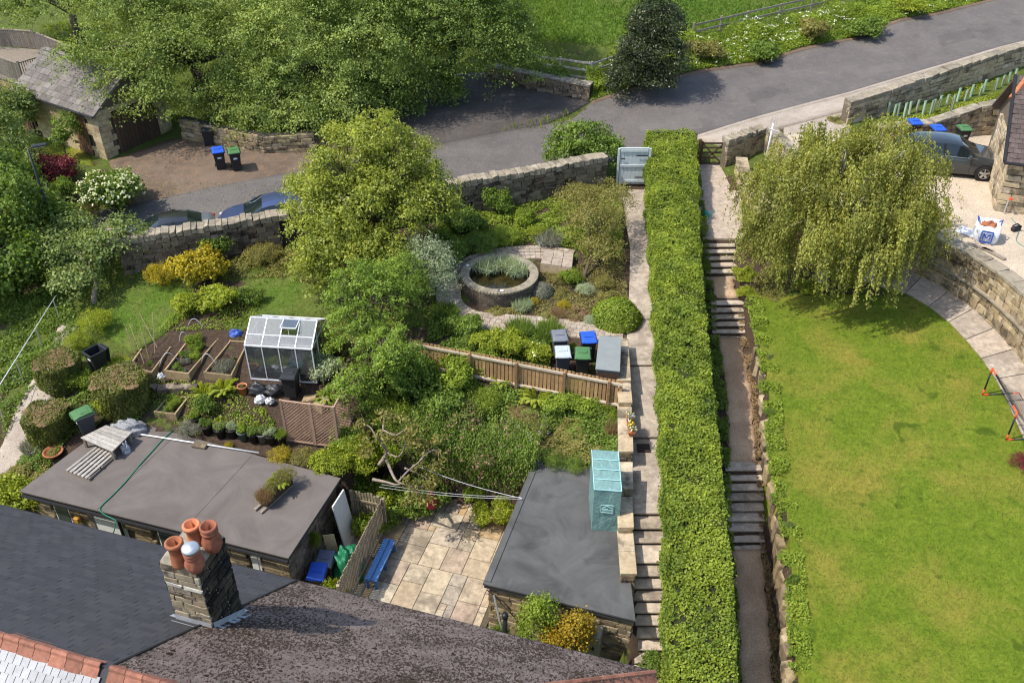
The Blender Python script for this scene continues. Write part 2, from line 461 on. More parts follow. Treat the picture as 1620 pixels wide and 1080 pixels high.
asphalt('road_asphalt', (0.09, 0.082, 0.079), (0.165, 0.149, 0.138), (0.24, 0.2, 0.165), 0.3)
asphalt('yard_asphalt', (0.085, 0.062, 0.045), (0.2, 0.15, 0.11), (0.26, 0.16, 0.095), 0.75)
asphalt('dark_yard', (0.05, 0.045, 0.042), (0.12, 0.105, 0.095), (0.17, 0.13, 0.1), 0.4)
asphalt('pale_concrete', (0.28, 0.235, 0.19), (0.45, 0.385, 0.32), (0.2, 0.165, 0.13), 0.55)
asphalt('gravel_pale', (0.36, 0.29, 0.21), (0.62, 0.52, 0.4), (0.42, 0.33, 0.24), 0.45)
asphalt('gravel_dark', (0.28, 0.185, 0.11), (0.64, 0.46, 0.3), (0.34, 0.2, 0.11), 0.5)
stone_mat('flagstone', [(0.48, 0.4, 0.28), (0.41, 0.32, 0.22), (0.47, 0.32, 0.16), (0.52, 0.45, 0.34), (0.39, 0.29, 0.22), (0.5, 0.42, 0.3), (0.37, 0.32, 0.26), (0.48, 0.4, 0.28)], (0.13, 0.105, 0.08), 0.65)
stone_mat('path_concrete', [(0.44, 0.36, 0.28), (0.36, 0.3, 0.24), (0.48, 0.41, 0.33)], (0.15, 0.12, 0.09), 0.55, rnd=.1)
stone_mat('step_stone', [(0.46, 0.38, 0.29), (0.55, 0.46, 0.36), (0.4, 0.33, 0.25)], (0.1, 0.08, 0.06), 0.55)
stone_mat('step_shade_dirt', [(0.1, 0.085, 0.065), (0.14, 0.115, 0.085), (0.07, 0.06, 0.045)], (0.03, 0.028, 0.02), 0.7)  # riser stone: dirt tone plus shade under the tread nosings painted in
stone_mat('stone_tan', [(0.4, 0.31, 0.18), (0.31, 0.235, 0.135), (0.46, 0.37, 0.24), (0.23, 0.18, 0.115), (0.37, 0.27, 0.15), (0.5, 0.41, 0.28)], (0.022, 0.019, 0.015), 0.8)
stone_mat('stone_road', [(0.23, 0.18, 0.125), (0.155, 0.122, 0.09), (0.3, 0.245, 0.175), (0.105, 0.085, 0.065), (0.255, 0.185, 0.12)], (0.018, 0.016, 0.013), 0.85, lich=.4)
stone_mat('stone_pale', [(0.5, 0.4, 0.26), (0.42, 0.33, 0.21), (0.55, 0.46, 0.33), (0.38, 0.3, 0.19)], (0.06, 0.048, 0.035), 0.75)
stone_mat('stone_coping', [(0.34, 0.29, 0.215), (0.27, 0.23, 0.17), (0.42, 0.365, 0.28)], (0.055, 0.05, 0.038), 0.6, lich=.35)
plain('mortar', (0.13, 0.105, 0.075), 0.95, 0, 0.3, 8, 0.5)
plain('mortar_dark', (0.04, 0.034, 0.027), 0.95, 0, 0.3, 8, 0.5)
plain('joint_sand', (0.1, 0.08, 0.055), 0.95, 0, 0.3, 12, 0.4)

def graded(lo, hi, step, far, n):
 core = np.arange(lo, hi + 1e-6, step)
 g = step * 1.35 ** np.arange(1, n)
 a = lo - np.cumsum(g); b = hi + np.cumsum(g)
 return np.r_[a[a > -far][::-1], core, b[b < far]]
gx = graded(-24, 26, 0.26, 500, 30); gy = graded(9, 58, 0.26, 600, 30)
XX, YY = np.meshgrid(gx, gy); ZZ = gz(XX, YY)
ZZ = ZZ + 0.02 * np.sin(XX * 3.1 + YY * 1.7) * np.cos(YY * 2.7 - XX)
def soil_at(x, y):
 """bare earth under planting, grass elsewhere"""
 s = np.full(x.shape, 0.25)
 for (px, py, r, v) in ((200,500,3.2,-.2),(450,480,3.0,-.2),(300,560,3.0,.9),(440,660,4,1.0),(520,640,2,.9),(900,470,4.2,.8),(800,560,3,1),(760,680,4,.9),
         (600,600,3,1),(600,430,3,1),(800,350,4,.9),(1190,450,1.6,.7),(1300,430,2.5,.75),(340,480,1.6,.9),(60,650,3,.8),(60,400,5,.7)):
  p = at(px, py, 0); d = np.hypot(x - p.x, y - p.y); s = s + (v - s) * np.clip(1.3 - d / r, 0, 1)
 lx, rx = lp_x(y), rp_x(y)
 s = np.where((x > lx - .3) & (x < rx + 1.0) & (y < 39), 1.0, s)
 return s
def grid_mesh(name, X, Y, Z, mat, attr=None, kind='structure', label=None, zfn=None):
 ny, nx = X.shape
 V = np.stack([X, Y, Z], 2).reshape(-1, 3).astype(np.float32)
 i = np.arange(ny * nx).reshape(ny, nx)
 F = np.stack([i[:-1, :-1], i[:-1, 1:], i[1:, 1:], i[1:, :-1]], 2).reshape(-1, 4)
 me = quads_mesh(name, V, F)
 if attr is not None:
  a = me.attributes.new(attr[0], 'FLOAT', 'POINT'); a.data.foreach_set('value', attr[1].astype(np.float32).ravel())
 me.materials.append(mat); me.shade_smooth()
 o = link(name, me); tag(o, label, kind=kind); return o
def quads_mesh(name, V, F):
 me = bpy.data.meshes.new(name)
 V = np.ascontiguousarray(V, np.float32); F = np.ascontiguousarray(F, np.int32); k = F.shape[1]
 me.vertices.add(len(V)); me.vertices.foreach_set('co', V.ravel())
 me.loops.add(F.size); me.loops.foreach_set('vertex_index', F.ravel())
 me.polygons.add(len(F)); me.polygons.foreach_set('loop_start', np.arange(0, F.size, k, dtype=np.int32))
 me.update(calc_edges=True)
 return me
ground = grid_mesh('ground', XX, YY, ZZ, MATS['garden_ground'], ('soil', soil_at(XX, YY)), label='sloping garden ground of rough grass and bare soil')

def sheet(name, left, right, mat, dz, nl=60, nw=8, label=None, byy=False, zf=None, skirt=0.25):
 """a surface lofted between two edges, lying on the ground, with a rim turned down into it"""
 A, B = resample([(p[0], p[1]) for p in left], nl), resample([(p[0], p[1]) for p in right], nl)
 t = np.linspace(0, 1, nw)[None, :, None]
 P = A[:, None] * (1 - t) + B[:, None] * t
 Z = (zf or gz)(P[:, :, 0], P[:, :, 1]) + dz
 X, Y = P[:, :, 0], P[:, :, 1]
 X = np.pad(X, 1, mode='edge'); Y = np.pad(Y, 1, mode='edge'); Zp = np.pad(Z, 1, mode='edge')
 m = np.ones_like(Zp, bool); m[1:-1, 1:-1] = False
 Zp = np.where(m, Zp - skirt, Zp)
 return grid_mesh(name, X, Y, Zp, MATS[mat], label=label)
def P2(l): return [at(*p) for p in l]
RU = P2([(-260,440,.6),(-60,396,.75),(60,357,.9),(215,330,.8),(320,307,.95),(450,282,1.1),(700,232,1.45),(790,214,1.52),(907,190,1.68),(935,168,1.78),(1000,151,1.9),(1100,131,2.05),(1300,86,2.5),(1450,44,3.0),(1600,4,3.6),(1800,-50,4.4)])
RL = P2([(-260,500,.5),(-60,440,.7),(60,402,.85),(215,378,.74),(330,362,.82),(450,342,.98),(600,318,1.25),(700,300,1.32),(800,281,1.45),(880,265,1.5),(960,248,1.6),(1060,225,1.7),(1100,214,1.75),(1200,189,2.0),(1350,150,2.4),(1500,105,2.9),(1620,69,3.35),(1800,15,4.1)])
sheet('road', RU, RL, 'road_asphalt', 0.06, 140, 10, label='grey tarmac lane sloping past the gardens')
def rough_quad(name, px4, dz, mat, parent, jag=.08):
 q = P2(px4); V = []; n = 9
 for i in range(4):
  for k in range(n): p = q[i].lerp(q[(i + 1) % 4], k / n); V.append((p.x + random.uniform(-jag, jag), p.y + random.uniform(-jag, jag)))
 c = (sum(v[0] for v in V) / len(V), sum(v[1] for v in V) / len(V)); V3 = [(a, b, float(gz(a, b)) + dz) for a, b in V + [c]]
 mb = MB(); mb.add(V3, [(i, (i + 1) % len(V), len(V)) for i in range(len(V))]); o = mb.build(name, MATS[mat], parent); fix_normals(o.data); return o
_road = bpy.data.objects['road']
asphalt('tar_patch', (0.08, 0.073, 0.07), (0.145, 0.131, 0.122), (0.15, 0.13, 0.11), 0.3); asphalt('pale_patch', (0.1, 0.091, 0.086), (0.178, 0.16, 0.148), (0.22, 0.185, 0.15), 0.4)
for px4 in ([(1480,66,3),(1530,55,3.1),(1545,66,3.1),(1490,78,3)], [(1180,150,2.1),(1240,136,2.2),(1250,148,2.2),(1190,162,2.1)]): rough_quad('tar_patch', px4, .066, 'tar_patch', _road)
for px4 in ([(1010,200,1.75),(1100,178,1.9),(1110,200,1.85),(1020,222,1.75)], [(1350,118,2.5),(1420,98,2.8),(1430,108,2.8),(1360,128,2.5)], [(560,300,1.25),(680,272,1.35),(690,285,1.35),(575,312,1.25)]): rough_quad('worn_patch', px4, .065, 'pale_patch', _road, .15)
plain('drain_iron', (.05, .045, .04), .7, .4); p_ = at(1095, 208, 1.8); mb = MB(); mb.box((p_.x, p_.y, g1(p_.x, p_.y) + .068), (.5, .4, .012), .25); mb.build('drain_cover', MATS['drain_iron'], _road)
sheet('verge_dirt', [p + Vector((0, .12, 0)) for p in RU[9:]], [p - Vector((0, .22, 0)) for p in RU[9:]], 'yard_asphalt', .07, 90, 3, label='brown strip of dirt along the far edge of the lane')
PL = P2([(1104,216,1.75),(1200,190,2.0),(1350,151,2.4),(1500,106,2.9),(1620,70,3.35),(1800,16,4.1)])
PR = P2([(1150,225,1.8),(1235,205,2.0),(1345,175,2.35),(1500,128,2.85),(1620,92,3.25),(1800,35,4.0)])
sheet('pavement', PL, PR, 'pale_concrete', 0.15, 70, 5, label='pale pavement beside the lane with a low kerb')
sheet('kerb', P2([(1104,213,1.75),(1200,187,2.0),(1350,148,2.4),(1500,103,2.9),(1620,67,3.35),(1800,13,4.1)]), PL, 'pale_concrete', 0.157, 70, 3)
sheet('garage_yard', P2([(172,256,1.45),(268,222,1.6),(330,215,1.6),(450,215,1.6),(600,205,1.65)]), P2([(205,332,1.05),(320,308,1.15),(450,284,1.2),(600,254,1.35),(700,234,1.45)]), 'yard_asphalt', 0.05, 40, 14, label='brown stained yard in front of the stone garage')
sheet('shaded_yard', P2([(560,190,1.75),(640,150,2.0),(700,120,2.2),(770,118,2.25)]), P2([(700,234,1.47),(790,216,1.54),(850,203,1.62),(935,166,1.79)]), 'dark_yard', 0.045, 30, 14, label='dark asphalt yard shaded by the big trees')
sheet('field', P2([(600,-90,5),(830,-60,5),(1000,-80,5.2),(1200,-90,5.5),(1420,-95,5.6)]), P2([(700,60,2.8),(845,70,3.0),(985,80,3.1),(1100,52,3.6),(1335,0,4.1)]), 'field_grass', 0.05, 40, 24, label='bright green grass field beyond the rail fence')
LAWN_L = [(1196,469,.15),(1203,580,-.3),(1212,700,-.7),(1226,880,-1.35),(1240,1080,-2.05),(1246,1180,-2.35)]
LAWN_R = [(1300,462,.28),(1400,446,.33),(1455,468,.3),(1500,500,.22),(1535,535,.15),(1580,595,0),(1605,640,-.12),(1640,740,-.45),(1700,1000,-1.4),(1720,1180,-2.1)]
_la = P2(LAWN_L); _lb = P2(LAWN_R)
def by_y(L, ys):
 L = sorted([(p.y, p.x) for p in L]); return np.interp(ys, [a for a, _ in L], [b for _, b in L])
ysl = np.linspace(min(p.y for p in _la) + .1, _la[0].y, 70)
_lx = by_y(_la, ysl); _rx = by_y(_lb, ysl)
ysr = np.minimum(ysl, 60)
sheet('lawn', [(a, b) for a, b in zip(_lx, ysl)], [(a, b) for a, b in zip(_rx, ysl)], 'lawn_grass', 0.05, 70, 40, label='mown lawn with sun bleached yellow patches')
_t1 = P2([(1196,469,.15),(1300,462,.28),(1400,446,.33)]); _t2 = [Vector((p.x, p.y - .15, 0)) for p in _t1]
sheet('grass_strip', P2([(150,520,.1),(190,480,.25),(215,445,.35),(270,440,.4)]), P2([(210,560,-.05),(255,535,.05),(290,505,.2),(310,470,.35)]), 'field_grass', 0.04, 20, 10, label='strip of lawn between apple tree and vegetable beds')
sheet('garden_grass', P2([(380,455,.4),(430,430,.5),(520,420,.5)]), P2([(400,510,.15),(470,500,.2),(560,500,.25)]), 'field_grass', 0.04, 14, 10, label='small patch of grass behind the greenhouse')
sheet('verge_grass', P2([(60,205,1.35),(110,205,1.35)]), P2([(30,250,1.25),(150,262,1.4)]), 'lawn_grass', 0.05, 10, 8, label='small sunny lawn beside the stone garage')
def fan(name, poly, z, mat, label):
 mb = MB(); mb.prism([(p[0], p[1]) for p in poly], z - .2, z); o = mb.build(name, MATS[mat]); fix_normals(o.data); return tag(o, label, kind='structure')
fan('gravel_drive', DRIVE, DZ, 'gravel_pale', 'pale gravel drive above the curved stone wall')
sheet('drive_apron', P2([(1240,200,2.05),(1345,172,2.4)]), P2([(1240,222,2.06),(1345,215,2.1)]), 'pale_concrete', 0.07, 12, 8, label='gravel apron between the lane and the drive')
_wk = [Vector(p) for p in smooth_line(P2([(1300,462,.28),(1400,446,.33),(1455,468,.3),(1500,500,.22),(1535,535,.15),(1580,595,0),(1605,640,-.12),(1650,740,-.4)]), 5)]
_ks = range(14, len(CW)); _wl = resample([tuple(_off(k, 1.32))[:2] for k in _ks], 30); _wr = resample([tuple(_off(k, -.05))[:2] for k in _ks], 30)
walk = sheet('walkway', [tuple(p) for p in _wl], [tuple(p) for p in _wr], 'joint_sand', 0.03, 30, 4, zf=gbase, label='curved concrete walkway at the foot of the stone wall')
for k in range(0, 29, 3):
 k2 = min(k + 3, 29); a0, a1, b0, b1 = Vector(_wl[k]), Vector(_wl[k2]), Vector(_wr[k]), Vector(_wr[k2])
 am, bm_ = Vector(_wl[min(k + 1, 29)]), Vector(_wr[min(k + 1, 29)])
 q = [a0.lerp(a1, .015), a0.lerp(a1, .985), b0.lerp(b1, .985), b0.lerp(b1, .015)]
 ctr = sum(q, Vector((0, 0))) / 4
 hi = [(p.x, p.y, float(gbase(p.x, p.y)) + .085) for p in q]; lo = [(p[0], p[1], p[2] - .25) for p in hi]
 mb = MB(); mb.hexa(lo, hi); o = mb.build('slab', MATS['path_concrete'], walk); fix_normals(o.data)

def strip_block(name, mat, parent, xl0, xr0, y0, z0, xl1, xr1, y1, z1, depth=.4, bev=.012):
 hi = [(xl1, y1, z1), (xr1, y1, z1), (xr0, y0, z0), (xl0, y0, z0)]
 lo = [(p[0], p[1], p[2] - depth) for p in hi]
 mb = MB(); mb.hexa(lo, hi); return mb.build(name, mat, parent, bevel=bev)
path_l = tag(link('garden_path', None), 'concrete garden path and steps beside the low stone wall', kind='structure')
for i, (ya, za, yb, zb) in enumerate(LP):
 n = max(1, int(round((ya - yb) / 2.4)))
 for k in range(n):
  t0, t1 = k / n, (k + 1) / n
  y0, y1 = ya + (yb - ya) * t0, ya + (yb - ya) * t1; gap = 0.012 if k else 0.0
  z0, z1 = za + (zb - za) * t0, za + (zb - za) * t1
  x0, x1 = float(lp_x(y0)), float(lp_x(y1))
  nm = 'step' if ya - yb < 0.7 else 'slab'
  jit = random.uniform(-.006, .006)
  strip_block(nm, MATS['step_stone'] if (nm == 'step') else MATS['path_concrete'], path_l, x0 - .05, x0 + LPW, y0 - gap, z0 + jit, x1 - .05, x1 + LPW, y1 + .0 - (0.05 if nm == 'step' else 0.02), z1 + jit, .07)
  if k == n - 1: strip_block('riser', MATS['step_shade_dirt'], path_l, x1 - .05, x1 + LPW - .02, y1 + .25, z1 + jit - .07, x1 - .05, x1 + LPW - .02, y1 + .02, z1 + jit - .07, .35, 0)
  if nm == 'slab': strip_block('slab_bed', MATS['step_shade_dirt'], path_l, x0 - .04, x0 + LPW - .01, y0 - gap, z0 - .071, x1 - .04, x1 + LPW - .01, y1 + .26, z1 - .071, .25, 0)
path_r = tag(link('side_path', None), 'narrow gravel path with stone steps between hedge and lawn', kind='structure')
for i, (ya, za, yb, zb, kd) in enumerate(RP):
 x0, x1 = float(rp_x(ya)), float(rp_x(yb))
 if kd == 'step':
  j = random.uniform(-.012, .012)
  hw = RPH * (0.96 if i < 14 else .9)
  strip_block('step', MATS['step_stone'], path_r, x0 - hw - .1, x0 + hw + j, ya + .02, za + j, x1 - hw - .1, x1 + hw + j, yb - .06, zb + j, .075, .015)
  strip_block('riser', MATS['step_shade_dirt'], path_r, x0 - hw - .1, x0 + hw, ya + .02, za + j - .075, x1 - hw - .1, x1 + hw, yb + .01, zb + j - .075, .4, 0)
 elif kd == 'landing':
  strip_block('landing', MATS['path_concrete'], path_r, x0 - .95, x0 + 1.5, ya, za, x1 - .75, x1 + .95, yb, zb, .5)
 else:
  n = 14
  for q in range(1):
   n = 40; ys = np.linspace(ya + .05, yb, n); xs = rp_x(ys)
   wv = .05 * np.sin(ys * 5) + .04 * np.sin(ys * 11); L = [(a - .5 + c_, b) for a, b, c_ in zip(xs, ys, wv)]; Rr = [(a + .4 + c_, b) for a, b, c_ in zip(xs, ys, wv[::-1])]
   o = sheet('gravel_surface', L, Rr, 'gravel_dark', 0.0, n, 5, zf=lambda X, Y: rp_z(np.minimum(Y, ya - .001)) * 1.0)
   del o['kind']; o.parent = path_r
mb = MB(); p = at(1018, 708, -.33); s_ = -0.055
mb.box((p.x, p.y, float(lp_z(p.y)) + .012), (.42, .4, .02)); man = mb.build('manhole_cover', plain('rusty_iron', (.05, .03, .025), .7, .3, .3, 20)); tag(man, 'dark square manhole cover set in the garden path', 'manhole cover')
def stone_meshes(n=7, jit=0.07, bev=0.09, seed=3):
 out = []; rr = random.Random(seed)
 for k in range(n):
  bm = bmesh.new(); bmesh.ops.create_cube(bm, size=1.0)
  for v in bm.verts: v.co += Vector((rr.uniform(-jit, jit) * .6, rr.uniform(-jit, jit) * .6, rr.uniform(-jit, jit)))
  bmesh.ops.bevel(bm, geom=list(bm.edges), offset=bev, segments=1, affect='EDGES', profile=.5, clamp_overlap=True)
  me = bpy.data.meshes.new('stone'); bm.to_mesh(me); bm.free(); out.append(me)
 return out
_SM = {}
def stones_for(mat, sharp=False):
 key = (mat, sharp)
 if key not in _SM:
  ms = stone_meshes(seed=5 + len(_SM), jit=.02 if sharp else .12, bev=.03 if sharp else .055)
  for m in ms: m.materials.append(MATS[mat])
  _SM[key] = ms
 return _SM[key]
def segs_of(pts): return [(Vector(pts[i]), Vector(pts[i + 1])) for i in range(len(pts) - 1)]
def stone_rows(parent, a, b, ha, hb, nrm, rows, lmin, lmax, mat, name='stone', depth=.16, proud=.03, gap=.014, budget=None, skip=None, sharp=False, t0=0., t1=1.):
 """stones on the face of a straight length of wall: a, b base points (with z), ha, hb heights, nrm outward"""
 ms = stones_for(mat, sharp); pl = worldloc(parent)
 d = Vector((b.x - a.x, b.y - a.y, 0)); L = d.length; ang = math.atan2(d.y, d.x); cnt = 0
 fr = np.linspace(t0, t1, rows + 1) + np.r_[0, np.random.default_rng(rows).uniform(-.22, .22, rows - 1) / rows * (t1 - t0), 0]
 for r in range(rows):
  s = -random.uniform(0, lmin * .6)
  while s < L - .03:
   l = random.uniform(lmin, lmax); s0, s1 = max(s, 0), min(s + l, L); s += l
   if s1 - s0 < .05: continue
   sm = (s0 + s1) / 2; t = sm / L
   zb = a.z + (b.z - a.z) * t; h = ha + (hb - ha) * t
   zl, zh = zb + h * fr[r], zb + h * fr[r + 1]
   if skip and skip(sm, (zl + zh) / 2 - zb): continue
   c = a + d * t; pr = random.uniform(0, proud)
   p = Vector((c.x, c.y, (zl + zh) / 2)) + nrm * (pr - depth / 2)
   sl = math.atan2((b.z - a.z) + (hb - ha) * (fr[r] + fr[r + 1]) / 2, L)
   M = Matrix.Rotation(ang, 4, 'Z') @ Matrix.Rotation(-sl + random.uniform(-.02, .02), 4, 'Y')
   o = bpy.data.objects.new(name, random.choice(ms)); COL.objects.link(o); o.parent = parent
   o.matrix_local = Matrix.Translation(p - pl) @ M @ Matrix.Diagonal((s1 - s0 - gap, depth, zh - zl - gap, 1))
   cnt += 1
 return cnt
def core_wall(parent, pts, hts, thick, mat, name='wall_core', nrm_side=1, drop=.3, inset=.05):
 """solid body behind the stones; pts are the face line, the body lies on the far side"""
 mb = MB()
 for i in range(len(pts) - 1):
  a, b = Vector(pts[i]), Vector(pts[i + 1]); d = (b - a); d.z = 0; d.normalize(); n = Vector((d.y, -d.x, 0)) * nrm_side
  q = [a - n * inset, b - n * inset, b - n * (thick - inset), a - n * (thick - inset)]
  if nrm_side < 0: q = q[::-1]; hs = (hts[i], hts[i + 1], hts[i + 1], hts[i])[::-1]
  else: hs = (hts[i], hts[i + 1], hts[i + 1], hts[i])
  lo = [(p.x, p.y, p.z - drop) for p in q]; hi = [(p.x, p.y, p.z + h) for p, h in zip(q, hs)]
  mb.hexa(lo, hi)
 o = mb.build(name, MATS[mat], parent); fix_normals(o.data); return o
def face_n(a, b, side=1):
 d = Vector((b[0] - a[0], b[1] - a[1], 0)).normalized(); return Vector((d.y, -d.x, 0)) * side
def copings(parent, pts, hts, thick, l, h, mat, side=1, over=.05, name='coping_stone', jit=.03, gap=.012, sharp=False, lj=.25, zoff=0.):
 ms = stones_for(mat, sharp); pl = worldloc(parent)
 for i in range(len(pts) - 1):
  a, b = Vector(pts[i]), Vector(pts[i + 1]); n = face_n(a, b, side); d = Vector((b.x - a.x, b.y - a.y, 0)); L = d.length; ang = math.atan2(d.y, d.x)
  ta, tb = a.z + hts[i], b.z + hts[i + 1]; sl = math.atan2(tb - ta, L); s = 0
  k = max(1, int(round(L / l))); ls = np.array([random.uniform(1 - lj, 1 + lj) for _ in range(k)]); ls = ls / ls.sum() * L
  for q in ls:
   t = (s + q / 2) / L; s += q
   c = a.lerp(b, t); hh = h * random.uniform(1 - jit * 4, 1 + jit * 4)
   p = Vector((c.x, c.y, ta + (tb - ta) * t + hh / 2 + zoff)) - n * (thick / 2 + random.uniform(-jit, jit) * .6)
   o = bpy.data.objects.new(name, random.choice(ms)); COL.objects.link(o); o.parent = parent
   o.matrix_local = Matrix.Translation(p - pl) @ Matrix.Rotation(ang, 4, 'Z') @ Matrix.Rotation(-sl + random.uniform(-jit, jit), 4, 'Y') @ Matrix.Diagonal((q - gap, thick + over * 2, hh, 1))

w = root('dry_stone_wall', 'long rubble stone wall with upright copings between gardens and lane', 'wall', at(800, 300, .9))
TOPL = [(182,379,2.0),(330,357,2.12),(440,340,2.2)]; TOPM = [(440,340,2.2),(520,327,2.25),(620,308,2.33),(705,292,2.4)]; TOPR = [(705,292,2.4),(800,276,2.5),(880,262,2.6),(962,246,2.7)]
def from_top(T):
 ps, hs = [], []
 for q in T:
  p = at(*q); zb = g1(p.x, p.y - .35); ps.append(Vector((p.x, p.y, zb))); hs.append(q[2] - zb - .28)
 return ps, hs
for T, st in ((TOPL, True), (TOPM, False), (TOPR, True)):
 ps, hs = from_top(T)
 core_wall(w, ps, hs, .55, 'mortar_dark', 'wall_core', 1)
 if st:
  for i in range(len(ps) - 1):
   stone_rows(w, ps[i], ps[i + 1], hs[i], hs[i + 1], face_n(ps[i], ps[i + 1]), 7, .28, .62, 'stone_road', depth=.22, proud=.06)
  copings(w, ps, hs, .5, .26, .28, 'stone_coping', jit=.035)
 else:
  copings(w, ps, hs, .5, .5, .28, 'stone_coping', jit=.035)
gp = [at(1146,268,1.2), at(1205,252,1.25)]
w = root('gate_wall', 'short stone wall with rough upright copings beside the wooden gate', 'wall', gp[0])
hs = [1.25, 1.35]
core_wall(w, gp, hs, .4, 'mortar', drop=.2)
stone_rows(w, gp[0], gp[1], hs[0], hs[1], face_n(*gp), 6, .2, .42, 'stone_tan', depth=.18, proud=.04)
copings(w, gp, hs, .42, .17, .26, 'stone_coping', jit=.05)
gp2 = [at(1205,254,1.25), at(1252,298,1.2)]
w = root('return_wall', 'tan stone wall with flat top behind the white pole', 'wall', gp2[0])
core_wall(w, gp2, [1.5, 1.4], .45, 'mortar', drop=.2)
stone_rows(w, gp2[0], gp2[1], 1.5, 1.4, face_n(*gp2), 6, .25, .5, 'stone_pale', depth=.18, proud=.04)
copings(w, gp2, [1.5, 1.4], .45, .8, .1, 'stone_coping', jit=.01, sharp=True)
pp = [Vector(p) for p in smooth_line([at(1162,274,1.2), at(1168,300,1.17), at(1180,322,1.15), at(1198,345,1.1), at(1232,362,1.0)], 3)]
w = root('curved_parapet', 'low curved parapet with broad flat coping on the landing', 'wall', pp[0])
core_wall(w, pp, [.72] * len(pp), .42, 'mortar', nrm_side=1, drop=.2)
for a, b in segs_of(pp): stone_rows(w, a, b, .72, .72, face_n(a, b, 1), 3, .25, .5, 'stone_pale', depth=.16, proud=.03)
copings(w, pp, [.72] * len(pp), .42, .5, .1, 'stone_pale', side=1, sharp=True, jit=.008)
w = root('retaining_wall', 'tall curved retaining wall of squared tan stone around the lawn', 'wall', CW[20])
cw = CW[6:]; ch = [DZ - p.z + .12 for p in cw]
core_wall(w, cw, ch, .5, 'mortar', nrm_side=1)
cw2 = cw[::2] if len(cw) % 2 else cw[::2] + [cw[-1]]
ch2 = [DZ - p.z + .12 for p in cw2]
tot = 0
for i in range(len(cw2) - 1):
 a, b = cw2[i], cw2[i + 1]
 if i < 3: continue
 tot += stone_rows(w, a, b, ch2[i], ch2[i + 1], face_n(a, b, 1), 8, .3, .6, 'stone_tan', depth=.2, proud=.035)
copings(w, cw2, ch2, .5, .75, .12, 'stone_coping', side=1, sharp=True, jit=.01, over=.06)
for i in range(3, len(cw2) - 1):     # a projecting string course half way up
 a, b = cw2[i], cw2[i + 1]; n = face_n(a, b, 1); mb = MB()
 mb.bar(a + Vector((0, 0, ch2[i] * .52)) + n * .05, b + Vector((0, 0, ch2[i + 1] * .52)) + n * .05, .16, .07); mb.build('string_course', MATS['stone_coping'], w)
lw = P2([(1338,200,2.1),(1400,183,2.25),(1500,150,2.5),(1620,112,2.8),(1760,66,3.2)])
w = root('lane_wall', 'sunlit stone wall with rounded copings along the lane', 'wall', lw[0])
hs = [1.0, 1.12, 1.2, 1.25, 1.25]
core_wall(w, lw, hs, .5, 'mortar', drop=.3)
for i in range(4): stone_rows(w, lw[i], lw[i + 1], hs[i], hs[i + 1], face_n(lw[i], lw[i + 1]), 5, .4, .85, 'stone_pale', depth=.2, proud=.05)
copings(w, lw, hs, .46, .6, .24, 'stone_coping', jit=.02)
bw = P2([(1385,222,DZ),(1470,226,DZ),(1540,215,DZ),(1612,212,DZ)])
w = root('drive_wall', 'stone wall behind the parked grey car and bins', 'wall', bw[0])
hs = [.55, .9, 1.35, 1.75]
core_wall(w, bw, hs, .45, 'mortar_dark', drop=.2)
for i in range(3): stone_rows(w, bw[i], bw[i + 1], hs[i], hs[i + 1], face_n(bw[i], bw[i + 1]), 6, .25, .5, 'stone_tan', depth=.18, proud=.04)
copings(w, bw, hs, .45, .6, .12, 'stone_coping', jit=.015)
fw = P2([(770,133,1.95),(850,150,1.87),(932,164,1.8)])
w = root('yard_wall', 'mossy grey stone wall below the rail fence', 'wall', fw[1])
hs = [.95, .95, .9]
core_wall(w, fw, hs, .6, 'mortar_dark', drop=.3)
for i in range(2): stone_rows(w, fw[i], fw[i + 1], hs[i], hs[i + 1], face_n(fw[i], fw[i + 1]), 5, .25, .55, 'stone_road', depth=.22, proud=.06)
copings(w, fw, hs, .5, .6, .1, 'stone_coping', jit=.02)
gw = P2([(290,222,1.6),(340,232,1.55),(420,245,1.5),(500,240,1.55)])
w = root('yard_side_wall', 'rubble wall half hidden under the big trees behind the bins', 'wall', gw[0])
hs = [1.1, 1.0, .9, .9]
core_wall(w, gw, hs, .5, 'mortar_dark', drop=.3)
for i in range(3): stone_rows(w, gw[i], gw[i + 1], hs[i], hs[i + 1], face_n(gw[i], gw[i + 1]), 5, .28, .6, 'stone_tan', depth=.2, proud=.06)
w = root('stepped_wall', 'low wall stepping down beside the path with flat stone copings', 'wall', U(-3.2, 21, -.6))
steps_px = [(535,600,.62),(600,635,.5),(635,712,.32),(730,770,.05),(785,832,-.25),(838,905,-.5)]
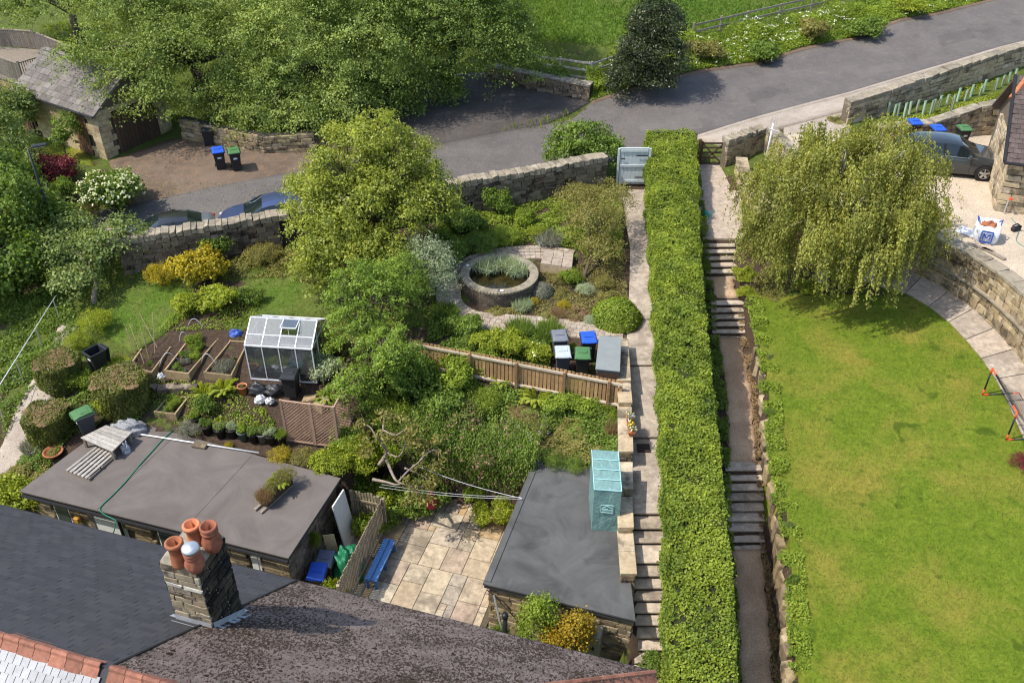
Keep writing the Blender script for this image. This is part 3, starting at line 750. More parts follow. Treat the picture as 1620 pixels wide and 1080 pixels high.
for (p0, p1, zt) in steps_px:
 y0 = at(995, p0, zt).y; y1 = at(995, p1, zt).y
 x0 = float(lp_x(y0)) - .03; x1 = float(lp_x(y1)) - .03; zb = min(float(lp_z(y1)), g1(x1 - .5, y1)) - .5
 y1b = y1 - .02; wd = .4
 mb = MB(); q = [(x1 - wd, y1b), (x1, y1b), (x0, y0), (x0 - wd, y0)]
 mb.hexa([(a, b, zb) for a, b in q], [(a, b, zt - .1) for a, b in q]); o = mb.build('wall_core', MATS['mortar'], w); fix_normals(o.data)
 hh = zt - .1 - zb
 stone_rows(w, Vector((x1 - wd, y1b, zb)), Vector((x1, y1b, zb)), hh, hh, Vector((0, -1, 0)), max(2, int(hh / .2)), .18, .3, 'stone_tan', depth=.1, proud=.03)
 stone_rows(w, Vector((x1, y1b, zb)), Vector((x0, y0, zb)), hh, hh, Vector((1, 0, 0)), max(2, int(hh / .22)), .25, .5, 'stone_tan', depth=.1, proud=.02)
 n = max(1, int(round((y0 - y1) / .75)))
 for k in range(n):
  ya, yb = y0 + (y1b - .03 - y0) * k / n, y0 + (y1b - .03 - y0) * (k + 1) / n + .012
  xa, xb = x0 + (x1 - x0) * k / n, x0 + (x1 - x0) * (k + 1) / n
  q = [(xb - wd - .03, yb), (xb + .04, yb), (xa + .04, ya), (xa - wd - .03, ya)]
  mb = MB(); mb.hexa([(a, b, zt - .1) for a, b in q], [(a, b, zt) for a, b in q]); mb.build('coping_stone', MATS['stone_pale'], w, bevel=.012)
pw = [U(-11.3, 21.05, HG), U(-5.75, 21.05, HG)]
w = root('patio_wall', 'dark retaining wall behind the patio under hanging greenery', 'wall', pw[0])
core_wall(w, pw, [1.85, 1.9], .5, 'mortar_dark')
stone_rows(w, pw[0], pw[1], 1.85, 1.9, face_n(*pw), 8, .35, .7, 'stone_road', depth=.2, proud=.05)
for i, py in enumerate([548,566,575,592,611,628,640,668,689,700,722,740,765,780,795,808,822,850,866,880,905,919,930,948,965,990,1003,1020,1045,1060,1072]):
 y = at(1205, py, float(np.interp(py, [470, 700, 1080], [.1, -.75, -2.1]))).y
 x = float(rp_x(y)) + RPH + .1; z0 = float(rp_z(y)) - .1; z1 = g1(x + .55, y) + .1
 hgt = max(.25, z1 - z0)
 ms = stones_for('stone_tan')
 o = link('edging_rock', ms[i % 7], None, (x, y, z0 + hgt / 2), (random.uniform(-.1, .1), random.uniform(-.1, .1), random.uniform(-.3, .3)), (random.uniform(.22, .36), random.uniform(.2, .48), hgt * random.uniform(.4, .66)))
 tag(o, 'rough tan edging stone between the gravel path and the lawn', 'rock', 'edging stones along the lawn')

patio = tag(link('patio', None, None, U(-8.5, 18, HG)), 'patio of mixed tan and rust sandstone flags', kind='structure')
mb = MB(); q = [U(-11.3, 13.6), U(-5.75, 13.6), U(-5.75, 21.0), U(-11.3, 21.0)]
mb.prism(q, HG - .2, HG); o = mb.build('joint_bed', MATS['joint_sand'], patio); fix_normals(o.data)
cell = .24; nu, nw_ = 22, 31
occ = np.zeros((nu, nw_), bool); flag_m = []
for j in range(nw_):
 for i in range(nu):
  if occ[i, j]: continue
  opts = [(4, 3), (3, 3), (3, 2), (2, 2), (2, 3), (3, 4), (1, 2), (2, 1), (1, 1)]; random.shuffle(opts); opts.sort(key=lambda s: -s[0] * s[1] + random.uniform(-6, 6))
  for (a, b) in opts:
   if i + a <= nu and j + b <= nw_ and not occ[i:i + a, j:j + b].any(): break
  occ[i:i + a, j:j + b] = True
  g = .011; u0, w0 = -11.2 + i * cell + g, 13.6 + j * cell + g; u1, w1 = -11.2 + (i + a) * cell - g, 13.6 + (j + b) * cell - g
  h = HG + .022 + random.uniform(-.004, .004)
  Q = [U(u0, w0), U(u1, w0), U(u1, w1), U(u0, w1)]
  mb = MB(); mb.hexa([(p.x, p.y, HG - .02) for p in Q], [(p.x, p.y, h + random.uniform(-.002, .002)) for p in Q]); mb.build('flagstone', MATS['flagstone'], patio)
def slate_dark():
 t = NT('slate_dark'); pos = t.pos(); ge = t.n('ShaderNodeNewGeometry'); oi = t.n('ShaderNodeObjectInfo')
 r = t.math('FRACT', t.math('ADD', oi.outputs['Random'], t.math('MULTIPLY', ge.outputs['Random Per Island'], 5.7)))
 c = t.ramp(r, [(0, (.034, .037, .042)), (.5, (.05, .052, .058)), (1, (.07, .072, .078))])
 n = t.noise(pos, 1.6, 6, .7); c = t.mix(t.maprange(n, .55, .72, 0, .5), c, (.075, .065, .046))
 n2 = t.noise(pos, 60, 3, .7); c = t.mix(.5, c, t.ramp(n2, [(.3, (.024, .024, .027)), (.7, (.075, .075, .08))]))
 return t.done(t.principled(c, .85, 0, t.bump(n2, .4, .01), .3))
slate_dark()
def mossy():
 t = NT('mossy_tile'); pos = t.pos(); ge = t.n('ShaderNodeNewGeometry')
 c = t.ramp(ge.outputs['Random Per Island'], [(0, (.15, .118, .104)), (.5, (.185, .146, .13)), (1, (.23, .183, .163))])
 n2 = t.noise(pos, 40, 4, .7); c = t.mix(1.0, c, t.ramp(n2, [(.25, .7), (.75, 1.25)]), 'MULTIPLY')
 mp = t.n('ShaderNodeMapping'); mp.inputs['Scale'].default_value = (1, .5, .6); t.l(pos, mp.inputs[0]); n = t.noise(mp.outputs[0], 19, 5, .7, .3); big = t.noise(pos, 0.55, 3, .5)
 f = t.math('ADD', n, t.maprange(big, .3, .7, -.07, .08))
 c = t.mix(t.maprange(f, .485, .525, 0, .95), c, t.mix(n2, (.022, .014, .01), (.062, .042, .028)))
 l = t.noise(pos, 13, 3, .5); c = t.mix(t.maprange(l, .70, .75, 0, .8), c, (.42, .41, .38))
 return t.done(t.principled(c, .92, 0, t.bump(t.math('ADD', n2, t.math('MULTIPLY', f, 2.0)), .7, .03), .2))
mossy()
plain('moss_lump', (.03, .02, .012), .95, 0, .5, 14, .6, spec=.1)
plain('terracotta', (.42, .15, .07), .85, 0, .3, 7, .3, rnd=.25, grime=.55)
plain('terracotta_dull', (.3, .105, .06), .85, 0, .35, 9, .4, rnd=.15, grime=.6)
plain('white_slate', (.34, .34, .345), .6, 0, .12, 9, .3, rnd=.14, grime=.25)
plain('lead', (.42, .44, .47), .6, .2, .2, 5, .2, grime=.3)
plain('white_paint', (.72, .72, .7), .5, 0, .06, 4, .1, grime=.2)
plain('black_plastic', (.018, .018, .02), .45, 0, .25, 6, .05)
plain('dark_metal', (.03, .03, .032), .5, .5, .2, 6, .1)
plain('galv', (.55, .57, .6), .4, .7, .1, 6, .1)
plain('white_rail', (.75, .75, .77), .35, .1, .06, 6, 0)
plain('flaunch', (.3, .26, .2), .95, 0, .45, 6, .6, grime=.8)
stone_mat('stone_chimney', [(.36, .3, .2), (.28, .23, .15), (.42, .36, .26), (.18, .15, .11), (.33, .26, .16)], (.018, .016, .014), .92, lich=.35)
stone_mat('stone_garage', [(.5, .4, .24), (.44, .35, .2), (.55, .45, .29), (.4, .31, .18)], (.16, .12, .08), .4)
def felt(name, lo, hi, streak, samt=.6):
 t = NT(name); pos = t.pos()
 n1 = t.noise(pos, .55, 6, .62, 1.8); n2 = t.noise(pos, 90, 3, .7); n3 = t.noise(pos, .8, 7, .6, .6); n4 = t.noise(pos, 5, 6, .75)
 c = t.ramp(t.math('ADD', t.math('MULTIPLY', n1, .75), t.math('MULTIPLY', n2, .25)), [(.3, lo), (.7, hi)])
 c = t.mix(t.maprange(n3, .5, .68, 0, samt), c, streak); c = t.mix(t.maprange(n4, .6, .75, 0, .35), c, tuple(q * 1.35 for q in hi))
 return t.done(t.principled(c, .85, 0, t.bump(n2, .3, .01), .2))
felt('felt_brown', (.11, .095, .085), (.172, .151, .137), (.09, .078, .07), .4)
felt('felt_grey', (.065, .066, .065), (.12, .122, .119), (.042, .043, .043), .75)
plain('felt_edge', (.05, .05, .052), .8, 0, .2, 6, .2)
plain('weathered_wood', (.27, .225, .18), .85, 0, .3, 9, .4, rnd=.2, grime=.4)
plain('grey_wood', (.36, .335, .3), .85, 0, .25, 9, .4, rnd=.2, grime=.45)
plain('dark_wood', (.075, .045, .028), .75, 0, .35, 10, .3, rnd=.2)
plain('fence_wood', (.37, .225, .105), .7, 0, .25, 8, .3, rnd=.22, grime=.35)
plain('fence_rail_wood', (.55, .47, .36), .8, 0, .2, 8, .3, rnd=.15, grime=.3)
plain('picket_wood', (.3, .25, .17), .85, 0, .35, 8, .4, rnd=.25, grime=.6)
plain('bed_wood', (.34, .25, .14), .8, 0, .3, 9, .3, rnd=.2, grime=.45)
def glass_mat(name, col=(.05, .06, .07), rough=.08):
 t = NT(name); return t.done(t.principled(col, rough, 0, None, .8))
glass_mat('dark_glass')
def clear_glass():
 t = NT('clear_glass'); g = t.n('ShaderNodeBsdfGlossy'); g.inputs['Roughness'].default_value = .06; g.inputs[0].default_value = (.95, .97, 1, 1)
 tr = t.n('ShaderNodeBsdfTransparent'); tr.inputs[0].default_value = (.82, .86, .86, 1); d = t.n('ShaderNodeBsdfDiffuse'); d.inputs[0].default_value = (.75, .78, .78, 1)
 lw = t.n('ShaderNodeLayerWeight'); lw.inputs[0].default_value = .35
 m1 = t.n('ShaderNodeMixShader'); m1.inputs[0].default_value = .07; t.l(tr.outputs[0], m1.inputs[1]); t.l(d.outputs[0], m1.inputs[2])
 m2 = t.n('ShaderNodeMixShader'); t.l(t.maprange(lw.outputs['Fresnel'], 0, 1, .06, .9), m2.inputs[0]); t.l(m1.outputs[0], m2.inputs[1]); t.l(g.outputs[0], m2.inputs[2])
 return t.done(m2.outputs[0])
clear_glass()

def wallpt(px, py, w0):
 """pixel to (u, z) on the vertical plane w = w0 of the house grid"""
 d = ray(px, py); t = w0 / (d.x * E2.x + d.y * E2.y); p = d * t
 return toU(p.x, p.y)[0], CAMZ + p.z
EAVE_W, EAVE_Z, RIDGE_W, RIDGE_Z = 12.55, 2.0, 7.09, 6.0
PIT = (RIDGE_Z - EAVE_Z) / (EAVE_W - RIDGE_W); SL = math.hypot(EAVE_W - RIDGE_W, RIDGE_Z - EAVE_Z)
PARTY = -10.05; HIP_U = -0.55; LEFT_U = -23.0
def roofz(w): return EAVE_Z + (EAVE_W - w) * PIT
def roofpt(px, py):
 d = ray(px, py); n = E2 * PIT + Vector((0, 0, 1))
 k = EAVE_Z + EAVE_W * PIT; t = (k - CAMZ) / d.dot(n)
 p = d * t + Vector((0, 0, CAMZ)); return p
def uw_of(p):
 a, b = toU(p.x, p.y); return a, b, p.z
PARTY = (uw_of(roofpt(465, 916))[0] + uw_of(roofpt(195, 1055))[0]) / 2
def on_slope(u, s, h=0.0):
 """u along the eaves, s metres up the garden-side slope, h off the surface"""
 c, q = (EAVE_W - RIDGE_W) / SL, (RIDGE_Z - EAVE_Z) / SL
 return U(u, EAVE_W - s * c + h * q, EAVE_Z + s * q + h * c)
slopeM = Matrix((E1, -(E2 * ((EAVE_W - RIDGE_W) / SL)) + Vector((0, 0, (RIDGE_Z - EAVE_Z) / SL)), (E2 * ((RIDGE_Z - EAVE_Z) / SL)) + Vector((0, 0, (EAVE_W - RIDGE_W) / SL)))).transposed()
def tile_mesh(name, mat, th=.022):
 """unit tile lying in x (across), y (up the slope), thicker and lifted at its lower edge"""
 v = [(-.5, -.5, 0), (.5, -.5, 0), (.5, .5, -.004), (-.5, .5, -.004), (-.5, -.5, th), (.5, -.5, th), (.5, .5, .004), (-.5, .5, .004)]
 me = bpy.data.meshes.new(name); me.from_pydata(v, [], [(3, 2, 1, 0), (4, 5, 6, 7), (0, 1, 5, 4), (1, 2, 6, 5), (2, 3, 7, 6), (3, 0, 4, 7)]); me.materials.append(MATS[mat]); return me
def tile_field(parent, u0, u1, rows, row_h, tw, mat, limit, ulim=None, jig=.006, name='roof_tile', rank=None):
 """rows of tiles on the garden slope; the `limit` that show largest are objects, the others one part"""
 items = []
 for r in range(rows):
  s = r * row_h; u = u0 - (tw / 2 if r % 2 else 0)
  while u < u1:
   a, b = max(u, u0), min(u + tw, u1 if ulim is None else min(u1, ulim(s))); u += tw
   if b - a < .04: continue
   items.append((a, b, s))
 items.sort(key=rank or (lambda q: (on_slope((q[0] + q[1]) / 2, q[2]) - cam.location).length))
 pl = worldloc(parent); me = tile_mesh(name, mat); mb = MB(); M3 = slopeM
 for i, (a, b, s) in enumerate(items):
  c = on_slope((a + b) / 2, s + row_h / 2, .006 + random.uniform(0, jig))
  if i < limit:
   o = bpy.data.objects.new(name, me); COL.objects.link(o); o.parent = parent
   o.matrix_local = Matrix.Translation(c - pl) @ (M3 @ Matrix.Rotation(random.uniform(-.012, .012), 3, 'Z')).to_4x4() @ Matrix.Diagonal((b - a - .006, row_h + .03, 1, 1))
  else:
   vs = [c + M3 @ Vector((v.co.x * (b - a - .006), v.co.y * (row_h + .03), v.co.z)) for v in me.vertices]
   mb.add(vs, [tuple(p.vertices) for p in me.polygons])
 if mb.v:
  o = mb.build('tile_courses', MATS[mat], parent); o['kind'] = 'stuff'
h1 = root('slate_house', 'house with dark grey slate roof and stone chimney in the foreground', 'house', U(-16, 8, HG))
h2 = root('tiled_house', 'house with mossy brown tiled hip roof in the foreground', 'house', U(-5, 8, HG))
def house_shell(h, u0, u1, hip):
 w0, w1 = RIDGE_W * 2 - EAVE_W, EAVE_W
 mb = MB(); q = [U(u0 + (.3 if u0 > LEFT_U else .3), w0 + .4), U(u1 - (.4 if hip else .0), w0 + .4), U(u1 - (.4 if hip else 0), w1 - .35), U(u0 + .0, w1 - .35)]
 mb.prism(q, HG - .3, EAVE_Z - .05); o = mb.build('wall', MATS['stone_tan'], h); fix_normals(o.data)
 mb = MB(); rl = RIDGE_W; hu = u1 - (EAVE_W - RIDGE_W) if hip else u1
 A = [U(u0, w1, EAVE_Z - .02), U(u1, w1, EAVE_Z - .02), U(hu, rl, RIDGE_Z - .02), U(u0, rl, RIDGE_Z - .02), U(u0, w0, EAVE_Z - .02), U(u1, w0, EAVE_Z - .02)]
 lo = [p - Vector((0, 0, .12)) for p in A]
 fs = [(0, 1, 2, 3), (4, 3, 2, 5)] + ([(1, 5, 2)] if hip else [])
 mb.add(A, fs); mb.add(lo, [f[::-1] for f in fs]); mb.add([A[0], A[1], lo[1], lo[0]], [(0, 1, 2, 3)]); mb.add([A[5], A[4], lo[4], lo[5]], [(0, 1, 2, 3)])
 return mb.build('roof', MATS['slate_dark' if not hip else 'mossy_tile'], h)
r1 = house_shell(h1, LEFT_U, PARTY, False); r2 = house_shell(h2, PARTY, HIP_U, True)
tile_field(r1, LEFT_U, PARTY - .02, 36, SL / 36, .31, 'slate_dark', 300)
tile_field(r2, PARTY + .02, HIP_U - .02, 34, SL / 34, .36, 'mossy_tile', 0, ulim=lambda s: HIP_U - s * (EAVE_W - RIDGE_W) / SL, jig=.012)
mb = MB(); mb.bar(on_slope(PARTY, .0, .03), on_slope(PARTY, SL - .1, .03), .05, .03); mb.build('party_flashing', MATS['dark_metal'], r1)
mb = MB()
for k in range(260):
 s = random.uniform(.1, SL - .2); u = random.uniform(PARTY + .2, HIP_U - s * .8 - .2); c = on_slope(u, s, .012); rr_ = random.uniform(.03, .1)
 M3 = slopeM @ Matrix.Rotation(random.uniform(0, 6.28), 3, 'Z'); n = 6
 ring = [c + M3 @ Vector((math.cos(a) * rr_ * random.uniform(.6, 1.5), math.sin(a) * rr_ * random.uniform(.5, 1.1), .004)) for a in np.linspace(0, 6.28, n, endpoint=False)]
 mb.add(ring + [c + M3 @ Vector((0, 0, rr_ * .28))], [(i, (i + 1) % n, n) for i in range(n)])
o = mb.build('moss', MATS['moss_lump'], r2, smooth=True); o['kind'] = 'stuff'
for h, a, b in ((h1, LEFT_U, PARTY), (h2, PARTY, HIP_U)):
 mb = MB(); mb.tube([U(a, EAVE_W + .07, EAVE_Z - .1), U(b, EAVE_W + .07, EAVE_Z - .1)], .055, 6); mb.build('gutter', MATS['black_plastic'], h)
mbp = MB()
prof = [(-.20, -.155), (-.06, -.035), (-.045, .02), (0, .05), (.045, .02), (.06, -.035), (.20, -.155)]
L = .33; v = []
for x in (-L / 2 + .006, L / 2 - .006):
 for (y, z_) in prof: v.append((x, y, z_))
 for (y, z_) in prof: v.append((x, y * .92, z_ - .025))
n = len(prof); fs = [(i, i + 1, 2 * n + i + 1, 2 * n + i) for i in range(n - 1)] + [(n + i + 1, n + i, 3 * n + i, 3 * n + i + 1) for i in range(n - 1)] + \
 [(0, 2 * n, 3 * n, n), (n - 1, 2 * n - 1, 4 * n - 1, 3 * n - 1)] + [(i + 1, i, n + i, n + i + 1) for i in range(n - 1)] + [(2 * n + i, 2 * n + i + 1, 3 * n + i + 1, 3 * n + i) for i in range(n - 1)]
mbp.add(v, fs); ridge_me = mbp.mesh('ridge_tile'); ridge_me.materials.append(plain('ridge_clay', (.27, .115, .075), .85, 0, .35, 8, .4, rnd=.3, grime=.55))
for h, rf, a, b in ((h1, r1, -16.0, PARTY), (h2, r2, PARTY, HIP_U - 5.5)):
 k = int((b - a) / L)
 for i in range(k):
  c = U(a + (i + .5) * L, RIDGE_W, RIDGE_Z + .03) - worldloc(rf)
  o = link('ridge_tile', ridge_me, rf, c, (random.uniform(-.02, .02), random.uniform(-.012, .012), HA))
ha, hb = U(HIP_U, EAVE_W, EAVE_Z + .03), U(HIP_U - 5.46, RIDGE_W, RIDGE_Z + .03); hd = (hb - ha); hl = hd.length; hdn = hd.normalized()
yv = Vector((0, 0, 1)).cross(hdn).normalized(); zv = hdn.cross(yv); Mh = Matrix((hdn, yv, zv)).transposed()
for i in range(int(hl / L)):
 o = bpy.data.objects.new('hip_tile', ridge_me); COL.objects.link(o); o.parent = r2
 o.matrix_local = Matrix.Translation(ha + hdn * (i + .5) * L - worldloc(r2) + Vector((0, 0, .03))) @ Mh.to_4x4()
def near_slope(u, s, h=0.0):
 c, q = (EAVE_W - RIDGE_W) / SL, (RIDGE_Z - EAVE_Z) / SL
 return U(u, RIDGE_W - s * c - h * q, RIDGE_Z - s * q + h * c)
Mn = Matrix((E1, E2 * ((EAVE_W - RIDGE_W) / SL) + Vector((0, 0, (RIDGE_Z - EAVE_Z) / SL)), -E2 * ((RIDGE_Z - EAVE_Z) / SL) + Vector((0, 0, (EAVE_W - RIDGE_W) / SL)))).transposed()
tme = tile_mesh('white_slate', 'white_slate', .014)
for r in range(9):
 for i in range(30):
  u = -13.6 + i * .155 + (.078 if r % 2 else 0); s = .27 + r * .17
  if u > PARTY - .1: continue
  o = bpy.data.objects.new('white_slate', tme); COL.objects.link(o); o.parent = r1
  o.matrix_local = Matrix.Translation(near_slope(u, s, .012) - worldloc(r1)) @ Mn.to_4x4() @ Matrix.Diagonal((.142, .19, 1, 1))
ca, cb, cc = [uw_of(roofpt(*p)) for p in ((281, 978), (338, 994), (391, 958))]
cu0, cu1 = cb[0] - .82, cb[0]; cw0, cw1 = cb[1], cb[1] + .95
def z_at(px, py, u, w):
 p = U(u, w); d = ray(px, py); t = p.y / d.y; return CAMZ + d.z * t
ctop = z_at(322, 905, cu1, cw0)
ch = link('chimney', None, h1, U((cu0 + cu1) / 2, (cw0 + cw1) / 2, 4) - worldloc(h1))
def chbox(name, mat, z0, z1, o0, bev=0.0, zt=None):
 mb = MB(); q = [U(cu0 - o0, cw0 - o0), U(cu1 + o0, cw0 - o0), U(cu1 + o0, cw1 + o0), U(cu0 - o0, cw1 + o0)]
 mb.hexa([(p.x, p.y, z0) for p in q], [(p.x, p.y, z1) for p in q]); return mb.build(name, mat, ch, bevel=bev)
zb = roofz(cw1) - .1
band = ctop - .62
plain('mortar_pale', (.5, .45, .35), .95, 0, .3, 9, .5, grime=.4)
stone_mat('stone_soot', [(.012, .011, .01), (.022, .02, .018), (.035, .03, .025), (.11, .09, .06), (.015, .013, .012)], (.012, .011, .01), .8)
chbox('stack_core', MATS['mortar_pale'], zb, ctop, -.035)
plain('corbel_stone', (.5, .47, .4), .9, 0, .35, 8, .5, grime=.6)
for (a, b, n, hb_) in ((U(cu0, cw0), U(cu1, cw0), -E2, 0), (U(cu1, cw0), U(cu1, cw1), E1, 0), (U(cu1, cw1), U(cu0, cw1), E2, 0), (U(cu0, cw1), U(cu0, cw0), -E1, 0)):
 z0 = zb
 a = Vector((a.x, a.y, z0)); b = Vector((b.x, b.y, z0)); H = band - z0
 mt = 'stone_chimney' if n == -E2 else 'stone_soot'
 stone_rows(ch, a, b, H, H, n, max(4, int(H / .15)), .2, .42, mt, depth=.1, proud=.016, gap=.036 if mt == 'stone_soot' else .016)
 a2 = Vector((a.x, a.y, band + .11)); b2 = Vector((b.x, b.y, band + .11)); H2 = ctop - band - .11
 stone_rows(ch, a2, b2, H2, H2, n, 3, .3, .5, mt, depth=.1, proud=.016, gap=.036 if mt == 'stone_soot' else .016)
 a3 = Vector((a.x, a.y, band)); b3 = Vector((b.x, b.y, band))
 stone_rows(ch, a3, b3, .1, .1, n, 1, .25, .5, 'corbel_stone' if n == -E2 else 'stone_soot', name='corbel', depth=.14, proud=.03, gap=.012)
mb = MB(); q0 = [U(cu0 - .02, cw0 - .02), U(cu1 + .02, cw0 - .02), U(cu1 + .02, cw1 + .02), U(cu0 - .02, cw1 + .02)]; cc_ = U((cu0 + cu1) / 2, (cw0 + cw1) / 2)
mb.hexa([(p.x, p.y, ctop - .02) for p in q0], [tuple(Vector((p.x, p.y, 0)).lerp(Vector((cc_.x, cc_.y, 0)), .25) + Vector((0, 0, ctop + .16))) for p in q0]); mb.build('flaunching', MATS['flaunch'], ch, bevel=.03)
mb = MB()
for (ua, wa, ub, wb) in ((cu0, cw0, cu1, cw0), (cu1, cw0, cu1, cw1), (cu0, cw1, cu0, cw0), (cu1, cw1, cu0, cw1)):
 A, B = U(ua, wa, roofz(wa)), U(ub, wb, roofz(wb)); n = face_n(A, B) * .035
 out_ = n * 5.0
 q = [A + n, B + n, B + n + Vector((0, 0, .2)), A + n + Vector((0, 0, .2))]; mb.add(q, [(0, 1, 2, 3)])
 A2, B2 = A + out_, B + out_
 for p_ in (A2, B2): p_.z = roofz(toU(p_.x, p_.y)[1]) + .035
 mb.add([A + n + Vector((0, 0, .03)), B + n + Vector((0, 0, .03)), B2, A2], [(3, 2, 1, 0)])
o = mb.build('flashing', MATS['lead'], ch)
def pot(u, w, kind, h, r):
 p = U(u, w, ctop + .06) - worldloc(ch); mb = MB()
 if kind == 'plain':
  mb.lathe([(r * .95, 0), (r * 1.0, .05), (r * .88, h * .5), (r * .86, h * .84), (r * 1.12, h * .86), (r * 1.15, h * .97), (r * 1.02, h), (r * .8, h), (r * .76, h * .6), (0, h * .55)], 20)
  m = 'terracotta'
 else:
  fl = lambda a, z_: 1 + (.045 * math.cos(a * 9) if .08 < z_ < h * .62 else 0)
  mb.lathe([(r * .8, 0), (r * .95, .06), (r * 1.22, h * .28), (r * 1.2, h * .4), (r * .98, h * .62), (r * .86, h * .72), (r * 1.05, h * .75), (r * 1.05, h * .8), (r * .9, h * .82), (r * 1.08, h * .9), (r * 1.06, h), (r * .82, h), (r * .78, h * .6), (0, h * .55)], 36, fn=fl)
  m = 'terracotta_dull'
 me = mb.mesh('chimney_pot', smooth=True); me.materials.append(MATS[m]); return link('chimney_pot', me, ch, p)
def potat(px, py): q = at(px, py, ctop + .12); return toU(q.x, q.y)
pot(*potat(284, 888), 'plain', .6, .15); q_ = potat(310, 897); pot(*q_, 'fluted', .52, .15); pot(*potat(311, 860), 'plain', .6, .15); pot(*potat(338, 865), 'fluted', .64, .155)
p = U(*q_, ctop + .06) - worldloc(ch)
mb = MB(); mb.lathe([(.15, .46), (.15, .54), (.165, .545), (.165, .6), (.12, .64), (0, .655)], 20); me = mb.mesh('pot_cowl', smooth=True); me.materials.append(MATS['galv']); link('pot_cowl', me, ch, p)

OZ = -.9
ob = root('outbuilding', 'long flat roofed stone outbuilding with brown felt roof', 'outbuilding', U(-16, 17, HG))
OU0, OU1, OW0, OW1 = -20.75, -11.4, 15.35, 19.3
mb = MB(); q = [U(OU0, OW0), U(OU1, OW0), U(OU1, OW1 - .5), U(-20.05, OW1)]
mb.prism(q, OZ - .05, OZ); rf = mb.build('flat_roof', MATS['felt_brown'], ob); fix_normals(rf.data)
mb = MB(); mb.prism([U(OU0 + .04, OW0 + .04), U(OU1 - .04, OW0 + .04), U(OU1 - .04, OW1 - .56), U(-20.0, OW1 - .05)], OZ - .2, OZ - .045); o = mb.build('fascia', MATS['felt_edge'], ob); fix_normals(o.data)
for f in (.3, .62):   # felt laps
 mb = MB(); mb.bar(U(OU0 + (OU1 - OU0) * f, OW0 + .02, OZ + .004), U(OU0 + (OU1 - OU0) * (f + .03), OW1 - .4, OZ + .004), .08, .012); mb.build('felt_lap', MATS['felt_brown'], rf)
fw0, fz = OW0 + .22, HG
A, B = U(OU0 + .25, fw0, HG), U(OU1 - .2, fw0, HG); C_ = U(OU1 - .2, OW1 - .6, HG)
mb = MB(); mb.prism([U(OU0 + .3, fw0 + .06), U(OU1 - .26, fw0 + .06), U(OU1 - .26, OW1 - .6), U(OU0 + .9, OW1 - .2)], HG - .2, OZ - .19); o = mb.build('wall', MATS['mortar'], ob); fix_normals(o.data)
ops = []
def front_open(px0, px1, py):
 return wallpt(px0, py, fw0)[0], wallpt(px1, py, fw0)[0]
win1 = front_open(88, 110, 808); door1 = front_open(150, 196, 825); win2 = front_open(252, 290, 850); door2 = front_open(398, 412, 885)
def skip(sm, hz):
 u = OU0 + .25 + sm
 return any(a - .08 < u < b + .08 for a, b in (door1, door2)) or any(a - .05 < u < b + .05 and hz > .8 for a, b in (win1, win2))
stone_rows(ob, A, B, OZ - .2 - HG, OZ - .2 - HG, -E2, 9, .35, .75, 'stone_tan', depth=.14, proud=.03, skip=skip)
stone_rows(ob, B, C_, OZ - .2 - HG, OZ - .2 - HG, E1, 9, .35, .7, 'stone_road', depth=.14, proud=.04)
def panel(name, mat, u0, u1, z0, z1, w, th=.05, parent=ob, bev=.006):
 mb = MB(); q = [U(u0, w - th), U(u1, w - th), U(u1, w), U(u0, w)]; mb.prism(q, z0, z1); o = mb.build(name, mat, parent, bevel=bev); return o
for (a, b) in (win1, win2):
 fr_ = panel('window', MATS['white_paint'], a, b, HG + .9, OZ - .24, fw0 + .03)
 panel('pane', MATS['dark_glass'], a + .05, b - .05, HG + .96, OZ - .3, fw0 - .015, .02, fr_)
for (a, b) in (door1, door2):
 d = panel('door', MATS['white_paint'], a, b, HG, OZ - .24, fw0 + .03)
 panel('door_panel', MATS['white_paint'], a + .08, b - .08, HG + .15, HG + .9, fw0 - .018, .02, d); panel('door_panel', MATS['white_paint'], a + .08, b - .08, HG + 1.0, OZ - .4, fw0 - .018, .02, d)
u_, z_ = wallpt(126, 818, fw0); mb = MB(); mb.box(U(u_, fw0 - .1, z_), (.2, .16, .22), HA); mb.build('lantern', plain('amber', (.5, .25, .05), .4), ob, bevel=.03)
u_, _ = wallpt(193, 838, fw0 - .06); mb = MB(); mb.tube([U(u_, fw0 - .08, HG), U(u_, fw0 - .08, OZ - .15)], .045, 8); mb.build('downpipe', MATS['black_plastic'], ob)
u_, _ = wallpt(145, 825, fw0 - .06); mb = MB(); mb.bar(U(u_, fw0 - .02, HG), U(u_, fw0 - .02, OZ - .2), .14, .1); mb.build('door_post', MATS['weathered_wood'], ob)
mb = MB(); mb.tube([U(OU0 + .1, OW0 - .05, OZ - .13), U(OU1, OW0 - .05, OZ - .13)], .05, 6); mb.build('gutter', MATS['black_plastic'], ob)

an = root('garage_annex', 'square stone annex with grey felt flat roof beside the path', 'annex', U(-4, 18, HG))
AU0, AW0, AW1 = -5.75, 16.1, 21.5
q = [U(AU0, AW0), U(-1.42, AW0), U(-1.78, 17.3), U(-3.0, AW1), U(AU0, AW1)]
mb = MB(); mb.prism(q, OZ - .06, OZ); rf = mb.build('flat_roof', MATS['felt_grey'], an); fix_normals(rf.data)
mb = MB(); mb.prism([U(AU0 + .03, AW0 + .03), U(-1.46, AW0 + .03), U(-1.84, 17.3), U(-3.06, AW1 - .03), U(AU0 + .03, AW1 - .03)], OZ - .2, OZ - .055); o = mb.build('fascia', MATS['felt_edge'], an); fix_normals(o.data)
mb = MB(); mb.bar(U(AU0 + .12, AW0 + .1, OZ + .012), U(AU0 + .12, AW1, OZ + .012), .16, .03); mb.build('kerb_trim', MATS['felt_grey'], rf)
